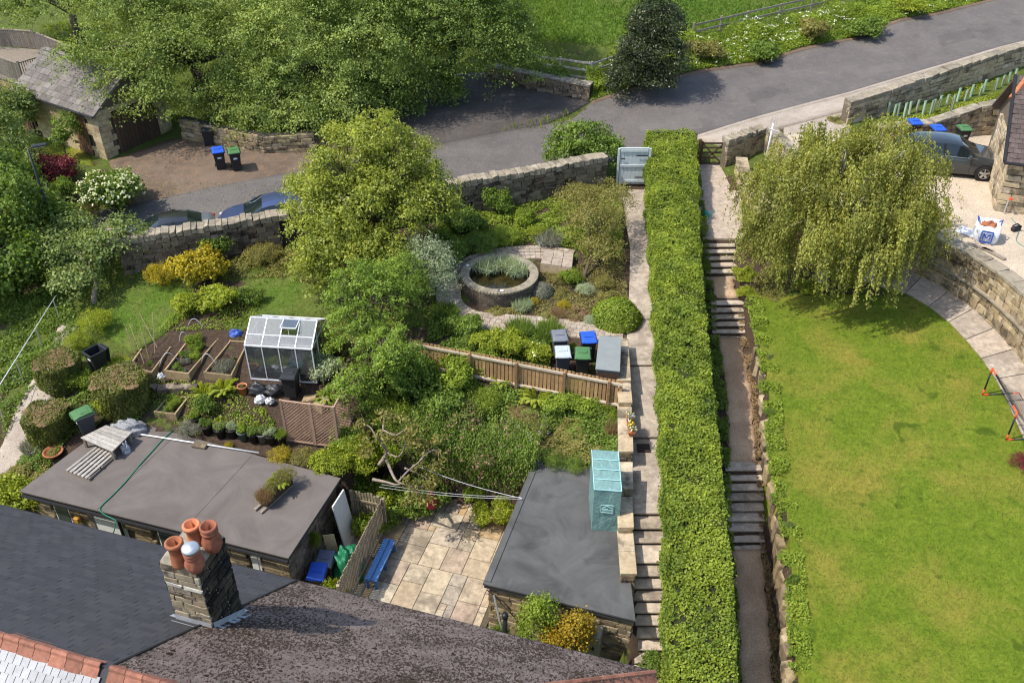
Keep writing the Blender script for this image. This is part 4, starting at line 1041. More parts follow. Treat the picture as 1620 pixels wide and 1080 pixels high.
mb = MB(); mb.prism([U(AU0 + .2, AW0 + .2), U(-1.6, AW0 + .2), U(-1.95, 17.3), U(-3.15, AW1 - .1), U(AU0 + .2, AW1 - .1)], HG - .2, OZ - .19); o = mb.build('wall', MATS['mortar'], an); fix_normals(o.data)
Hh = OZ - .2 - HG
stone_rows(an, U(AU0 + .12, AW0 + .14, HG), U(-1.52, AW0 + .14, HG), Hh, Hh, -E2, 12, .22, .5, 'stone_tan', depth=.13, proud=.035)
stone_rows(an, U(AU0 + .14, AW1 - .2, HG), U(AU0 + .14, AW0 + .12, HG), Hh, Hh, -E1, 10, .3, .6, 'stone_tan', depth=.13, proud=.03)
stone_rows(an, U(-1.5, AW0 + .14, HG), U(-1.85, 17.3, HG), Hh, Hh, E1, 12, .25, .5, 'stone_tan', depth=.13, proud=.03)
stone_rows(an, U(-1.85, 17.3, HG), U(-3.05, AW1 - .2, HG), Hh, Hh, E1, 6, .4, .8, 'stone_tan', depth=.13, proud=.03)

gA, gB, gD = at(170, 253, 1.45), at(262, 220, 1.6), at(53, 212, 1.4)
gz0 = 1.42; dl = Vector((gD.x - gA.x, gD.y - gA.y, 0)); GL = dl.length; dl.normalize(); df = Vector((dl.y, -dl.x, 0)) * (1 if Vector((dl.y, -dl.x, 0)).dot(gB - gA) > 0 else -1)
GWd = 3.9; GH = 2.35; GR = 1.35
ga = root('stone_garage', 'stone garage with slate roof and dark wooden doors under the trees', 'garage', gA)
def gp_(a, b, z): v = gA + dl * a + df * b; return Vector((v.x, v.y, gz0 + z))
mb = MB(); lo = [gp_(.08, .08, -.3), gp_(.08, GWd - .08, -.3), gp_(GL - .08, GWd - .08, -.3), gp_(GL - .08, .08, -.3)]; hi = [Vector((p.x, p.y, gz0 + GH)) for p in lo]; mb.hexa(lo, hi)
f1, f2, f3 = gp_(.08, .08, GH), gp_(.08, GWd - .08, GH), gp_(.08, GWd / 2, GH + GR - .1); b1, b2, b3 = gp_(GL - .08, .08, GH), gp_(GL - .08, GWd - .08, GH), gp_(GL - .08, GWd / 2, GH + GR - .1)
mb.add([f1, f2, f3, b1, b2, b3], [(0, 1, 2), (4, 3, 5)]); o = mb.build('wall', MATS['mortar'], ga); fix_normals(o.data)
def gskip_side(sm, hz): return (.95 < sm < 2.0 and hz < 2.05) or (5.3 < sm < 6.6 and hz < 2.05)
stone_rows(ga, gp_(0, 0, 0), gp_(GL, 0, 0), GH, GH, -df, 9, .45, .8, 'stone_garage', depth=.12, proud=.015, skip=gskip_side, sharp=True)
def gskip_f(sm, hz): return .75 < sm < 3.2 and hz < 2.1
stone_rows(ga, gp_(0, GWd, 0), gp_(0, 0, 0), GH, GH, -dl, 9, .4, .7, 'stone_garage', depth=.12, proud=.015, skip=lambda s, h: gskip_f(GWd - s, h), sharp=True)
for (a0, a1) in ((.98, 1.96), (5.35, 6.55)):
 mb = MB(); mb.bar(gp_(a0, .03, 1.0), gp_(a1, .03, 1.0), .06, 2.04); d = mb.build('side_door', MATS['dark_wood'], ga)
 for k in range(5): mb = MB(); t = a0 + (a1 - a0) * (k + .5) / 5; mb.bar(gp_(t - .085, -.006, 1.0), gp_(t + .085, -.006, 1.0), .02, 1.98); mb.build('board', plain('door_brown', (.13, .07, .045), .6, rnd=.2) if 'door_brown' not in MATS else MATS['door_brown'], d)
mb = MB(); mb.bar(gp_(.03, .78, 1.02), gp_(.03, 3.17, 1.02), .06, 2.1); gd = mb.build('garage_door', MATS['dark_wood'], ga)
for k in range(12): mb = MB(); t = .78 + 2.39 * (k + .5) / 12; mb.bar(gp_(-.008, t - .09, 1.02), gp_(-.008, t + .09, 1.02), .02, 2.06); mb.build('board', MATS['dark_wood'], gd)
plain('stone_slate', (.155, .137, .122), .9, 0, .3, 4, .5, rnd=.25, grime=.4)
rs = math.hypot(GWd / 2 + .2, GR);
mb = MB(); e = .18
for sgn in (0, 1):
 bb = -e if sgn == 0 else GWd + e; zz = GH - .12
 P = [gp_(-.15, bb, zz), gp_(GL + .15, bb, zz), gp_(GL + .15, GWd / 2, GH + GR), gp_(-.15, GWd / 2, GH + GR)]; Q = [p + Vector((0, 0, -.06)) for p in P]
 mb.hexa(Q, P)
rf = mb.build('roof', MATS['stone_slate'], ga); fix_normals(rf.data)
tm = tile_mesh('roof_slate', 'stone_slate', .03)
sx = dl; p0, p1 = gp_(0, -e, GH - .12), gp_(0, GWd / 2, GH + GR); sy = (p1 - p0).normalized(); szv = sx.cross(sy);
if szv.z < 0: szv = -szv
Mg = Matrix((-sx, sy, szv)).transposed(); rl = (p1 - p0).length
rows = 8
for r in range(rows):
 t = 0
 while t < GL + .28:
  wd = random.uniform(.3, .5); a0 = -.15 + t; t += wd
  c = gp_(0, -e, GH - .12) + sx * (a0 + wd / 2) + sy * (rl * (r + .5) / rows) + szv * (.012 + random.uniform(0, .01))
  o = bpy.data.objects.new('roof_slate', tm); COL.objects.link(o); o.parent = rf
  o.matrix_local = Matrix.Translation(c - worldloc(rf)) @ Mg.to_4x4() @ Matrix.Diagonal((wd - .012, rl / rows + .04, 1, 1))
mb = MB(); mb.bar(gp_(-.2, GWd / 2, GH + GR + .04), gp_(GL + .2, GWd / 2, GH + GR + .04), .26, .08); mb.build('ridge', MATS['stone_slate'], rf, bevel=.02)
mb = MB(); mb.tube([gp_(-.1, -e - .06, GH - .15), gp_(GL + .1, -e - .06, GH - .15)], .05, 6); mb.build('gutter', MATS['black_plastic'], ga)
mb = MB(); mb.tube([gp_(GL - .5, -.12, 0), gp_(GL - .5, -.12, GH - .2)], .04, 6); mb.build('downpipe', MATS['black_plastic'], ga)

dk = root('raised_deck', 'raised timber deck with board balustrade behind the garage', 'deck', at(40, 110, 3.0))
DKZ = 2.9
dkp = [at(-90, 88, DKZ), at(38, 132, DKZ), at(122, 104, DKZ), at(60, 78, DKZ), at(-60, 70, DKZ)]
mb = MB(); mb.prism([(p.x, p.y) for p in dkp], DKZ - .2, DKZ); o = mb.build('deck_floor', MATS['weathered_wood'], dk); fix_normals(o.data)
mb = MB(); cx = sum((p for p in dkp), Vector()) / 5; mb.prism([tuple(p.lerp(cx, .04))[:2] for p in dkp], .8, DKZ - .2); o = mb.build('wall', MATS['stone_tan'], dk); fix_normals(o.data)
for i in range(5):
 a, b = dkp[i], dkp[(i + 1) % 5]
 if i == 4: continue
 L_ = (b - a).length; n = int(L_ / .13)
 for k in range(n):
  p = a.lerp(b, (k + .5) / n).lerp(cx, .02); p.z = DKZ
  mb = MB(); d = (b - a).normalized(); mb.bar(p + Vector((0, 0, .05)), p + Vector((0, 0, 1.0)), .10 if i != 1 else .04, .025);
  o = mb.build('baluster', MATS['weathered_wood'], dk)
 mb = MB(); a2, b2 = a.lerp(cx, .02), b.lerp(cx, .02); mb.bar(a2 + Vector((0, 0, 1.03)), b2 + Vector((0, 0, 1.03)), .09, .05); mb.build('handrail', MATS['weathered_wood'], dk)
 mb = MB(); mb.bar(a2 + Vector((0, 0, 0)), a2 + Vector((0, 0, 1.15)), .1, .1); mb.build('post', MATS['weathered_wood'], dk)

rc = at(1573, 333, DZ)
rh = root('right_house', 'corner of a stone house with dark tiled roof and skylight', 'house', rc)
ry = R(-19); e1 = Vector((math.cos(ry), math.sin(ry), 0)); e2 = Vector((-math.sin(ry), math.cos(ry), 0))
def rp_(a, b, z): v = rc + e1 * a + e2 * b; return Vector((v.x, v.y, DZ + z))
RH = 2.35
mb = MB(); lo = [rp_(.08, .08, -.2), rp_(8, .08, -.2), rp_(8, 6, -.2), rp_(.08, 6, -.2)]; mb.hexa(lo, [Vector((p.x, p.y, DZ + RH)) for p in lo])
mb.add([rp_(.08, .08, RH), rp_(.08, 6, RH), rp_(.08, 3.0, RH + 2.2)], [(0, 1, 2)]); o = mb.build('wall', MATS['mortar'], rh); fix_normals(o.data)
stone_rows(rh, rp_(0, 0, 0), rp_(4.5, 0, 0), RH, RH, -e2, 9, .3, .75, 'stone_pale', depth=.16, proud=.06)
stone_rows(rh, rp_(0, 5, 0), rp_(0, 0, 0), RH, RH, -e1, 9, .3, .75, 'stone_pale', depth=.16, proud=.05)
plain('brown_tile', (.1, .075, .068), .85, 0, .3, 6, .4, rnd=.25, grime=.4)
mb = MB(); P = [rp_(-.25, -.3, RH - .12), rp_(8.2, -.3, RH - .12), rp_(8.2, 3.0, RH + 2.3), rp_(-.25, 3.0, RH + 2.3)]; mb.hexa([p - Vector((0, 0, .1)) for p in P], P)
P = [rp_(-.25, 3.0, RH + 2.3), rp_(8.2, 3.0, RH + 2.3), rp_(8.2, 6.3, RH - .12), rp_(-.25, 6.3, RH - .12)]; mb.hexa([p - Vector((0, 0, .1)) for p in P], P)
rf = mb.build('roof', MATS['brown_tile'], rh); fix_normals(rf.data)
tm = tile_mesh('roof_tile', 'brown_tile', .03); p0, p1 = rp_(0, -.3, RH - .12), rp_(0, 3.0, RH + 2.3); sy = (p1 - p0).normalized(); szv = e1.cross(sy); rl = (p1 - p0).length; Mr = Matrix((e1, sy, szv)).transposed(); rows = 18
for r in range(rows):
 for k in range(12):
  a0 = -.25 + k * .26 + (.13 if r % 2 else 0)
  c = rp_(a0 + .13, -.3, RH - .12) + sy * (rl * (r + .5) / rows) + szv * .012
  o = bpy.data.objects.new('roof_tile', tm); COL.objects.link(o); o.parent = rf
  o.matrix_local = Matrix.Translation(c - worldloc(rf)) @ Mr.to_4x4() @ Matrix.Diagonal((.25, rl / rows + .03, 1, 1))
c = rp_(1.3, -.3, RH - .12) + sy * 1.2 + szv * .06; mb = MB(); mb.box(c, (.8, 1.0, .1), M=Mr); sk = mb.build('skylight', MATS['dark_metal'], rf, bevel=.01)
mb = MB(); mb.box(c + szv * .056, (.66, .86, .012), M=Mr); mb.build('pane', glass_mat('sky_glass', (.03, .05, .12), .05), sk)
mb = MB(); mb.tube([rp_(-.3, -.36, RH - .12), rp_(8.2, -.36, RH - .12)], .06, 8); mb.build('gutter', MATS['black_plastic'], rh)
mb = MB(); mb.tube([rp_(-.32, 2.2, RH + 1.6), rp_(.25, 3.05, RH + 2.42)], .11, 8); mb.build('verge_roll', MATS['terracotta'], rf)
mb = MB(); mb.bar(rp_(-.28, -.3, RH - .1), rp_(-.28, 3.0, RH + 2.32), .1, .12); mb.build('verge_board', MATS['black_plastic'], rf)
for nm, c in (('bin_black', (.022, .022, .025)), ('bin_grey', (.06, .065, .075)), ('lid_blue', (.02, .09, .5)), ('lid_green', (.07, .17, .06)), ('lid_grey', (.16, .17, .19)), ('lid_pale', (.42, .47, .47)), ('lid_black', (.025, .027, .03)), ('lid_navy', (.09, .11, .16))):
 plain(nm, c, .45, 0, .15, 5, .05, spec=.4, grime=.15)
plain('sticker', (.7, .72, .74), .5, 0, .08, 30, 0)
plain('rubber', (.012, .012, .012), .8)
def make_bin(name, label, loc, rz, body, lid, open_=False, group='wheelie bins', sticker=True, tilt=0.0, cat='bin'):
 """front faces local -y"""
 t = root(name, label, cat, loc, rz, group); t.rotation_euler.x = tilt; t.scale = (.88, .88, .93)
 mb = MB(); lo = [(-.22, -.24, .06), (.22, -.24, .06), (.22, .2, .06), (-.22, .2, .06)]; hi = [(-.28, -.33, .97), (.28, -.33, .97), (.28, .33, .97), (-.28, .33, .97)]
 if not open_: mb.hexa(lo, hi)
 else:
  ih = [(x * .93, y * .93, .97) for x, y, _ in hi]; il = [(x * .9, y * .9, .12) for x, y, _ in lo]
  mb.add(lo + hi + ih + il, [(3, 2, 1, 0), (0, 1, 5, 4), (1, 2, 6, 5), (2, 3, 7, 6), (3, 0, 4, 7), (4, 5, 9, 8), (5, 6, 10, 9), (6, 7, 11, 10), (7, 4, 8, 11), (8, 9, 13, 12), (9, 10, 14, 13), (10, 11, 15, 14), (11, 8, 12, 15), (12, 13, 14, 15)])
 mb.build('body', MATS[body], t, world=False, bevel=.02)
 mb = MB()
 for a, b in (((-.31, -.36), (.31, -.36)), ((-.31, .35), (.31, .35)), ((-.31, -.36), (-.31, .35)), ((.31, -.36), (.31, .35))): mb.bar((*a, .95), (*b, .95), .05, .05)
 mb.build('rim', MATS[body], t, world=False, bevel=.008)
 if not open_:
  mb = MB(); v = []
  prof = [(-.40, .985, .30), (-.385, 1.02, .30), (-.2, 1.06, .285), (.1, 1.085, .28), (.3, 1.08, .28), (.36, 1.04, .29), (.37, .985, .29)]
  for (y, z, hw) in prof:
   v += [(-hw - .02, y, .98), (-hw, y, z - .012), (-hw * .85, y, z), (hw * .85, y, z), (hw, y, z - .012), (hw + .02, y, .98)]
  fs = [(i * 6 + j, i * 6 + j + 1, i * 6 + 6 + j + 1, i * 6 + 6 + j) for i in range(len(prof) - 1) for j in range(5)]
  mb.add(v, fs); l = mb.build('lid', MATS[lid], t, world=False, smooth=False)
  mb = MB(); mb.box((0, .05, 1.085), (.36, .3, .02)); mb.build('lid_panel', MATS[lid], l, world=False, bevel=.008)
  mb = MB(); mb.bar((-.2, -.42, 1.0), (.2, -.42, 1.0), .03, .03); mb.build('lid_lip', MATS[lid], l, world=False)
 else:
  mb = MB(); mb.box((0, .41, .62), (.58, .03, .72), M=Matrix.Rotation(R(-8), 3, 'X')); mb.build('lid', MATS[lid], t, world=False, bevel=.01)
 mb = MB(); mb.tube([(-.24, .42, .93), (.24, .42, .93)], .018, 6); mb.bar((-.22, .34, .93), (-.22, .43, .93), .03, .03); mb.bar((.22, .34, .93), (.22, .43, .93), .03, .03); mb.build('handle', MATS[body], t, world=False)
 for sx in (-1, 1):
  mb = MB(); mb.tube([(sx * .22, .27, .1), (sx * .275, .27, .1)], .1, 12); mb.build('wheel', MATS['rubber'], t, world=False)
 if sticker:
  mb = MB(); y0 = -.298; mb.box((.0, y0 - .006, .72), (.2, .006, .15), M=Matrix.Rotation(R(-5.6), 3, 'X')); mb.build('sticker', MATS['sticker'], t, world=False)
 return t
def binp(px, py, z=None): return at(px, py, z) if z is not None else G(px, py, .02)
Z0 = .1
make_bin('wheelie_bin', 'dark grey wheelie bin by the slatted fence, nearest the shrubs', G(884, 566, .03), R(6), 'bin_grey', 'lid_grey', sticker=False)
make_bin('wheelie_bin', 'wheelie bin with bright blue lid beside the grey store box', G(929, 568, .03), R(4), 'bin_black', 'lid_blue')
make_bin('wheelie_bin', 'wheelie bin with pale grey lid close behind the slatted fence', G(889, 592, .03), R(2), 'bin_grey', 'lid_pale', sticker=False)
make_bin('wheelie_bin', 'wheelie bin with green lid close behind the slatted fence', G(920, 594, .03), R(-3), 'bin_black', 'lid_green', sticker=False)
make_bin('wheelie_bin', 'all black wheelie bin against the wall under the big trees', at(333, 233, 1.5), R(12), 'bin_black', 'lid_black', sticker=False)
make_bin('wheelie_bin', 'blue lidded wheelie bin standing in the garage yard', at(350, 267, 1.42), R(22), 'bin_black', 'lid_blue')
make_bin('wheelie_bin', 'green lidded wheelie bin standing in the garage yard', at(375, 268, 1.42), R(20), 'bin_black', 'lid_green')
make_bin('wheelie_bin', 'open black wheelie bin beside the clipped shrubs', G(160, 588, .02), R(-38), 'bin_black', 'lid_black', True)
make_bin('wheelie_bin', 'green lidded wheelie bin at the back corner of the felt roof', at(142, 686, -1.0), R(-52), 'bin_grey', 'lid_green')
make_bin('wheelie_bin', 'black wheelie bin leaning beside the greenhouse', G(464, 628, .02), R(-6), 'bin_black', 'lid_black', sticker=False, tilt=R(-3))
make_bin('wheelie_bin', 'bright blue lidded wheelie bin in the yard corner by the trellis', at(508, 935, HG), HA + R(12), 'bin_black', 'lid_blue', sticker=False)
make_bin('wheelie_bin', 'navy lidded wheelie bin in the yard next to a green tarpaulin', at(520, 915, HG), HA + R(10), 'bin_black', 'lid_navy', sticker=False)
make_bin('wheelie_bin', 'blue lidded wheelie bin half hidden behind the weeping birch', at(1440, 222, DZ), R(5), 'bin_black', 'lid_blue', sticker=False)
make_bin('wheelie_bin', 'blue lidded wheelie bin directly behind the grey car', at(1476, 232, DZ), R(4), 'bin_black', 'lid_blue', sticker=False)
make_bin('wheelie_bin', 'green lidded wheelie bin against the wall behind the grey car', at(1517, 232, DZ), R(4), 'bin_black', 'lid_green')

def car_paint(name, col, metal=.6, rough=.28):
 t = NT(name); p = t.n('ShaderNodeBsdfPrincipled'); p.inputs['Base Color'].default_value = (*col, 1); p.inputs['Metallic'].default_value = metal; p.inputs['Roughness'].default_value = rough
 p.inputs['Coat Weight'].default_value = .8; p.inputs['Coat Roughness'].default_value = .05
 return t.done(p.outputs[0])
glass_mat('car_glass', (.012, .018, .02), .04); glass_mat('lamp_glass', (.5, .52, .55), .1)
plain('alloy', (.5, .51, .53), .3, .8, .08, 6, 0); plain('seam', (.01, .01, .012), .6); plain('tail_red', (.35, .02, .02), .25)
def make_car(name, label, loc, rz, paint, kind='hatch', roof=None):
 """local +x is the front; length 4.4, wheels on z = 0"""
 t = root(name, label, 'car', loc, rz, 'parked cars')
 xs = np.array([-2.2, -2.16, -2.05, -1.85, -1.6, -1.3, -1.0, -.7, -.35, 0, .3, .6, .85, 1.1, 1.35, 1.6, 1.8, 1.98, 2.1, 2.17, 2.2])
 I = lambda X, Y: np.interp(xs, X, Y)
 zsh = I([-2.2, -2.1, -1.7, 0, 1.0, 1.7, 2.05, 2.2], [.72, .92, .97, .93, .9, .82, .7, .55])           # shoulder line
 if kind == 'hatch': ztop = I([-2.2, -2.1, -1.9, -1.45, -.9, -.2, .25, .55, 1.0, 1.6, 2.05, 2.2], [.74, .98, 1.08, 1.36, 1.44, 1.47, 1.42, 1.25, .985, .9, .76, .58])
 else: ztop = I([-2.2, -2.1, -1.75, -1.55, -1.0, -.3, .25, .6, 1.05, 1.6, 2.05, 2.2], [.74, .98, 1.06, 1.08, 1.37, 1.42, 1.38, 1.22, .97, .89, .76, .58])
 ztop = np.maximum(ztop, zsh + .02)
 wb = I([-2.2, -2.12, -1.9, -1.4, 0, 1.3, 1.8, 2.08, 2.2], [.66, .78, .86, .895, .9, .89, .84, .7, .5])
 wr = I([-2.2, -1.9, -1.5, -.8, .1, .55, 1.0, 1.8, 2.2], [.6, .64, .6, .6, .61, .66, .74, .72, .42])
 zbot = I([-2.2, -2.0, -1.7, 1.7, 2.05, 2.2], [.4, .26, .2, .2, .24, .36])
 rings = []
 for i, x in enumerate(xs):
  b, sh, tp, w_, r_ = zbot[i], zsh[i], ztop[i], wb[i], min(wr[i], wb[i] - .03)
  zm = b + (sh - b) * .55; hgt = tp - sh
  half = [(w_ * .9, b), (w_ * .99, b + (sh - b) * .25), (w_, zm), (w_ * .985, sh - .05), (w_ * .955, sh), (w_ * .955 + (r_ - w_ * .955) * .45, sh + hgt * .5), (r_ + .03, sh + hgt * .9), (r_ * .86, tp - min(.012, hgt * .05) + .0), (r_ * .45, tp + .012 * (hgt > .1)), (0, tp + .018 * (hgt > .1))]
  rings.append([(x, -y, z) for y, z in half] + [(x, y, z) for y, z in half[-2::-1]])
 n = len(rings[0]); V = [p for r in rings for p in r]; body, side, front, rear, top_ = [], [], [], [], []
 cab0, cab1 = (-1.75, .42) if kind == 'hatch' else (-1.5, .42)
 for i in range(len(xs) - 1):
  xm = (xs[i] + xs[i + 1]) / 2; hm = ((ztop[i] - zsh[i]) + (ztop[i + 1] - zsh[i + 1])) / 2
  for j in range(n - 1):
   f = (i * n + j, i * n + j + 1, (i + 1) * n + j + 1, (i + 1) * n + j); jj = j if j < (n - 1) / 2 else n - 2 - j
   if jj in (4, 5) and -1.65 < xm < .75 and hm > .12: side.append(f)
   elif jj >= 6 and .25 < xm < 1.02: front.append(f)
   elif jj >= 6 and (xm < -1.38 and xm > -1.95 if kind == 'hatch' else -1.55 < xm < -1.0): rear.append(f)
   elif roof and jj >= 6 and -1.6 < xm < .4: top_.append(f)
   else: body.append(f)
 body += [tuple(range(n)), tuple(range((len(xs) - 1) * n + n - 1, (len(xs) - 1) * n - 1, -1))]
 def sub(nm, fs, mat, par):
  me = bpy.data.meshes.new(nm); ids = sorted({k for f in fs for k in f}); mp = {k: q for q, k in enumerate(ids)}
  me.from_pydata([V[k] for k in ids], [], [tuple(mp[k] for k in f) for f in fs]); me.materials.append(mat); fix_normals(me); me.shade_smooth()
  return link(nm, me, par)
 b = sub('body', body, paint, t)
 if top_: sub('roof', top_, roof, t)
 sub('side_windows', side, MATS['car_glass'], t); sub('windscreen', front, MATS['car_glass'], t); sub('rear_window', rear, MATS['car_glass'], t)
 for s in (-1, 1):     # window pillars, sill trim, door seams, mirrors, handles
  for xp in (-.35,) if kind == 'hatch' else (-.3,):
   mb = MB(); mb.bar((xp, s * .87, .96), (xp - .05, s * .665, 1.40), .07, .02); mb.build('pillar', MATS['black_plastic'], t, world=False)
  mb = MB(); mb.tube([(-1.6, s * .872, .985), (0, s * .868, .945), (.95, s * .858, .915)], .012, 4); mb.build('window_trim', MATS['alloy'], t, world=False)
  for xp in (.72, -.38, -1.28):
   mb = MB(); mb.tube([(xp, s * .885, .32), (xp + .02, s * .905, .6), (xp, s * .872, .9)], .007, 4); mb.build('door_seam', MATS['seam'], t, world=False)
  for xp in (-.2, -1.15):
   mb = MB(); mb.box((xp, s * .9, .8), (.18, .03, .03)); mb.build('door_handle', paint, t, world=False, bevel=.008)
  mb = MB(); mb.box((.62, s * .98, 1.0), (.14, .2, .13)); mb.build('mirror', paint, t, world=False, bevel=.03)
  mb = MB(); mb.box((1.98, s * .58, .66), (.24, .3, .12), rz=-s * .5); mb.build('headlight', MATS['lamp_glass'], t, world=False, bevel=.03)
  mb = MB(); mb.box((-2.1, s * .66, .82), (.14, .28, .15), rz=s * .3); mb.build('tail_light', MATS['tail_red'], t, world=False, bevel=.02)
  for xw in (-1.32, 1.34):
   arch = MB(); arch.tube([(xw, s * .80, .34), (xw, s * .912, .34)], .385, 22); arch.build('wheel_arch', MATS['seam'], t, world=False)
   w_ = link('wheel', None, t, (xw, s * .82, .325))
   mb = MB(); R_ = .325
   prof = [(.21, .10), (.3, .105), (R_, .07), (R_, -.07), (.3, -.1), (.21, -.1)]
   for (r_, z_) in prof: pass
   k = 24; vs = [(r_ * math.cos(a), s * z_, r_ * math.sin(a)) for (r_, z_) in prof for a in np.linspace(0, 2 * math.pi, k, endpoint=False)]
   mb.add(vs, [(i * k + j, i * k + (j + 1) % k, (i + 1) * k + (j + 1) % k, (i + 1) * k + j) for i in range(5) for j in range(k)]); o = mb.build('tyre', MATS['rubber'], w_, world=False, smooth=True); fix_normals(o.data)
   mb = MB(); mb.tube([(0, s * .02, 0), (0, s * .05, 0)], .215, 20); mb.build('hub_back', MATS['seam'], w_, world=False)
   mb = MB()
   for q in range(5):
    a = q * 2 * math.pi / 5 + .3; mb.bar((0, s * .085, 0), (.2 * math.cos(a), s * .085, .2 * math.sin(a)), .03, .085)
   k2 = 20; pr = [(.2, .1), (.225, .1), (.225, .05), (.2, .05)]; vs = [(r_ * math.cos(a), s * z_, r_ * math.sin(a)) for (r_, z_) in pr for a in np.linspace(0, 2 * math.pi, k2, endpoint=False)]
   mb.add(vs, [(i * k2 + j, i * k2 + (j + 1) % k2, ((i + 1) % 4) * k2 + (j + 1) % k2, ((i + 1) % 4) * k2 + j) for i in range(4) for j in range(k2)])
   mb.build('rim', MATS['alloy'], w_, world=False)
 mb = MB(); mb.box((2.16, 0, .52), (.1, .9, .16)); mb.build('grille', MATS['black_plastic'], t, world=False, bevel=.02)
 mb = MB(); mb.box((2.14, 0, .34), (.1, 1.2, .1)); mb.build('bumper_intake', MATS['black_plastic'], t, world=False, bevel=.02)
 mb = MB(); mb.box((2.215, 0, .42), (.02, .5, .11)); mb.build('number_plate', MATS['sticker'], t, world=False)
 mb = MB(); mb.bar((.93, -.55, 1.015), (.84, -.02, 1.07), .03, .02); mb.bar((.95, .0, 1.02), (.84, .5, 1.07), .03, .02); mb.build('wipers', MATS['black_plastic'], t, world=False)
 return t
c = make_car('parked_car', 'dark grey hatchback on the gravel drive beside the stone house', at(1494, 268, DZ) , R(-13), car_paint('paint_grey', (.035, .043, .05), .3))
c.scale = (1.05, 1.05, 1.05)
p = at(258, 331, 2.22); c = make_car('parked_car', 'silver saloon with black roof on the lane behind the wall', Vector((p.x, p.y, g1(p.x, p.y) + .06)), R(17 + 180), car_paint('paint_silver', (.3, .32, .36), .6), 'saloon', car_paint('roof_black', (.02, .02, .022), .2))
mb = MB()
c.scale = (.88,) * 3
p = at(424, 306, 2.45); c = make_car('parked_car', 'navy blue car parked on the lane half hidden by the leafy tree', Vector((p.x, p.y, g1(p.x, p.y) + .06)), R(14 + 180), car_paint('paint_navy', (.07, .1, .22), .5), 'hatch')

gg = at(978, 294, 1.1); g2 = at(1021, 293, 1.1)
t = root('grey_gate', 'solid pale grey painted garden gate at the head of the path', 'gate', gg)
W_ = (g2 - gg).length; plain('gate_paint', (.5, .55, .56), .5, 0, .08, 5, .1, grime=.2)
n = 7
for k in range(n):
 x = gg.x + W_ * (k + .5) / n; mb = MB(); mb.box((x, gg.y, 1.1 + .95), (W_ / n - .008, .035, 1.7)); mb.build('board', MATS['gate_paint'], t)
for z_ in (.25, 1.0, 1.72):
 mb = MB(); mb.box((gg.x + W_ / 2, gg.y - .04, 1.1 + z_), (W_ - .04, .04, .11)); mb.build('rail', MATS['gate_paint'], t, bevel=.006)
mb = MB(); mb.box((gg.x + W_ / 2, gg.y, 1.1 + 1.83), (W_ + .04, .09, .05)); mb.build('cap', MATS['gate_paint'], t, bevel=.006)
for z_ in (.45, 1.5): mb = MB(); mb.box((gg.x + W_ - .28, gg.y - .066, 1.1 + z_), (.5, .012, .05)); mb.build('hinge', MATS['dark_metal'], t)
mb = MB(); mb.box((gg.x + .12, gg.y - .07, 1.1 + 1.35), (.18, .025, .04)); mb.build('latch', MATS['dark_metal'], t)
for s, x in ((0, gg.x - .07), (1, gg.x + W_ + .07)): mb = MB(); mb.box((x, gg.y, 1.1 + .9), (.1, .1, 1.84)); mb.build('post', MATS['gate_paint'], t, bevel=.01)
ga_, gb_ = at(1106, 262, 1.2), at(1142, 262, 1.2)
t = root('wooden_gate', 'dark wooden cross braced field gate beside the clipped hedge', 'gate', ga_)
def gg_(f, z): v = ga_.lerp(gb_, f); return Vector((v.x, v.y, 1.22 + z))
for z_ in (.1, .38, .64, .88, 1.1): mb = MB(); mb.bar(gg_(.04, z_), gg_(.96, z_), .04, .085); mb.build('rail', MATS['dark_wood'], t)
for f in (.05, .95): mb = MB(); mb.bar(gg_(f, .05), gg_(f, 1.18), .06, .09); mb.build('stile', MATS['dark_wood'], t)
for (a, b) in ((.06, .94), (.94, .06)): mb = MB(); mb.bar(gg_(a, .12) - Vector((0, .035, 0)), gg_(b, 1.08) - Vector((0, .035, 0)), .025, .07); mb.build('brace', MATS['dark_wood'], t)
for f, h in ((-.08, 1.3), (1.1, 1.35)): mb = MB(); mb.bar(gg_(f, -.1), gg_(f, h), .17, .17); mb.build('gate_post', MATS['dark_wood'], t, bevel=.02)
for z_ in (.38, 1.0): mb = MB(); mb.bar(gg_(.75, z_) - Vector((0, .04, 0)), gg_(1.0, z_) - Vector((0, .04, 0)), .012, .05); mb.build('hinge', MATS['galv'], t)
pb = at(1208, 268, 1.2); t = root('white_pole', 'leaning white metal pole with short crossbar by the wall', 'pole', pb)
mb = MB(); mb.tube([pb, pb + Vector((.06, -.1, 2.3))], .04, 10); mb.build('shaft', MATS['white_rail'], t, smooth=True)
mb = MB(); mb.tube([pb + Vector((-.1, -.08, 2.06)), pb + Vector((.34, -.28, 1.98))], .013, 6); mb.build('crossbar', MATS['white_rail'], t)
for dx in (-.05, .07, .16): mb = MB(); mb.tube([pb + Vector((dx, -.05 - dx, 2.25)), pb + Vector((dx + .05, -.1, 2.6))], .012, 5); mb.build('prong', MATS['galv'], t)
pt = at(1117, 345, 1.12); t = root('watering_can', 'teal watering can beside the hedge on the landing', 'watering can', pt)
plain('teal_plastic', (.03, .28, .25), .4)
mb = MB(); mb.lathe([(.1, 0), (.12, .02), (.12, .26), (.09, .3), (.06, .32)], 14, pt); mb.build('can_body', MATS['teal_plastic'], t, smooth=True)
mb = MB(); mb.tube([pt + Vector((.1, 0, .08)), pt + Vector((.2, -.03, .2)), pt + Vector((.28, -.05, .36))], [.025, .02, .018], 7); mb.build('spout', MATS['teal_plastic'], t)
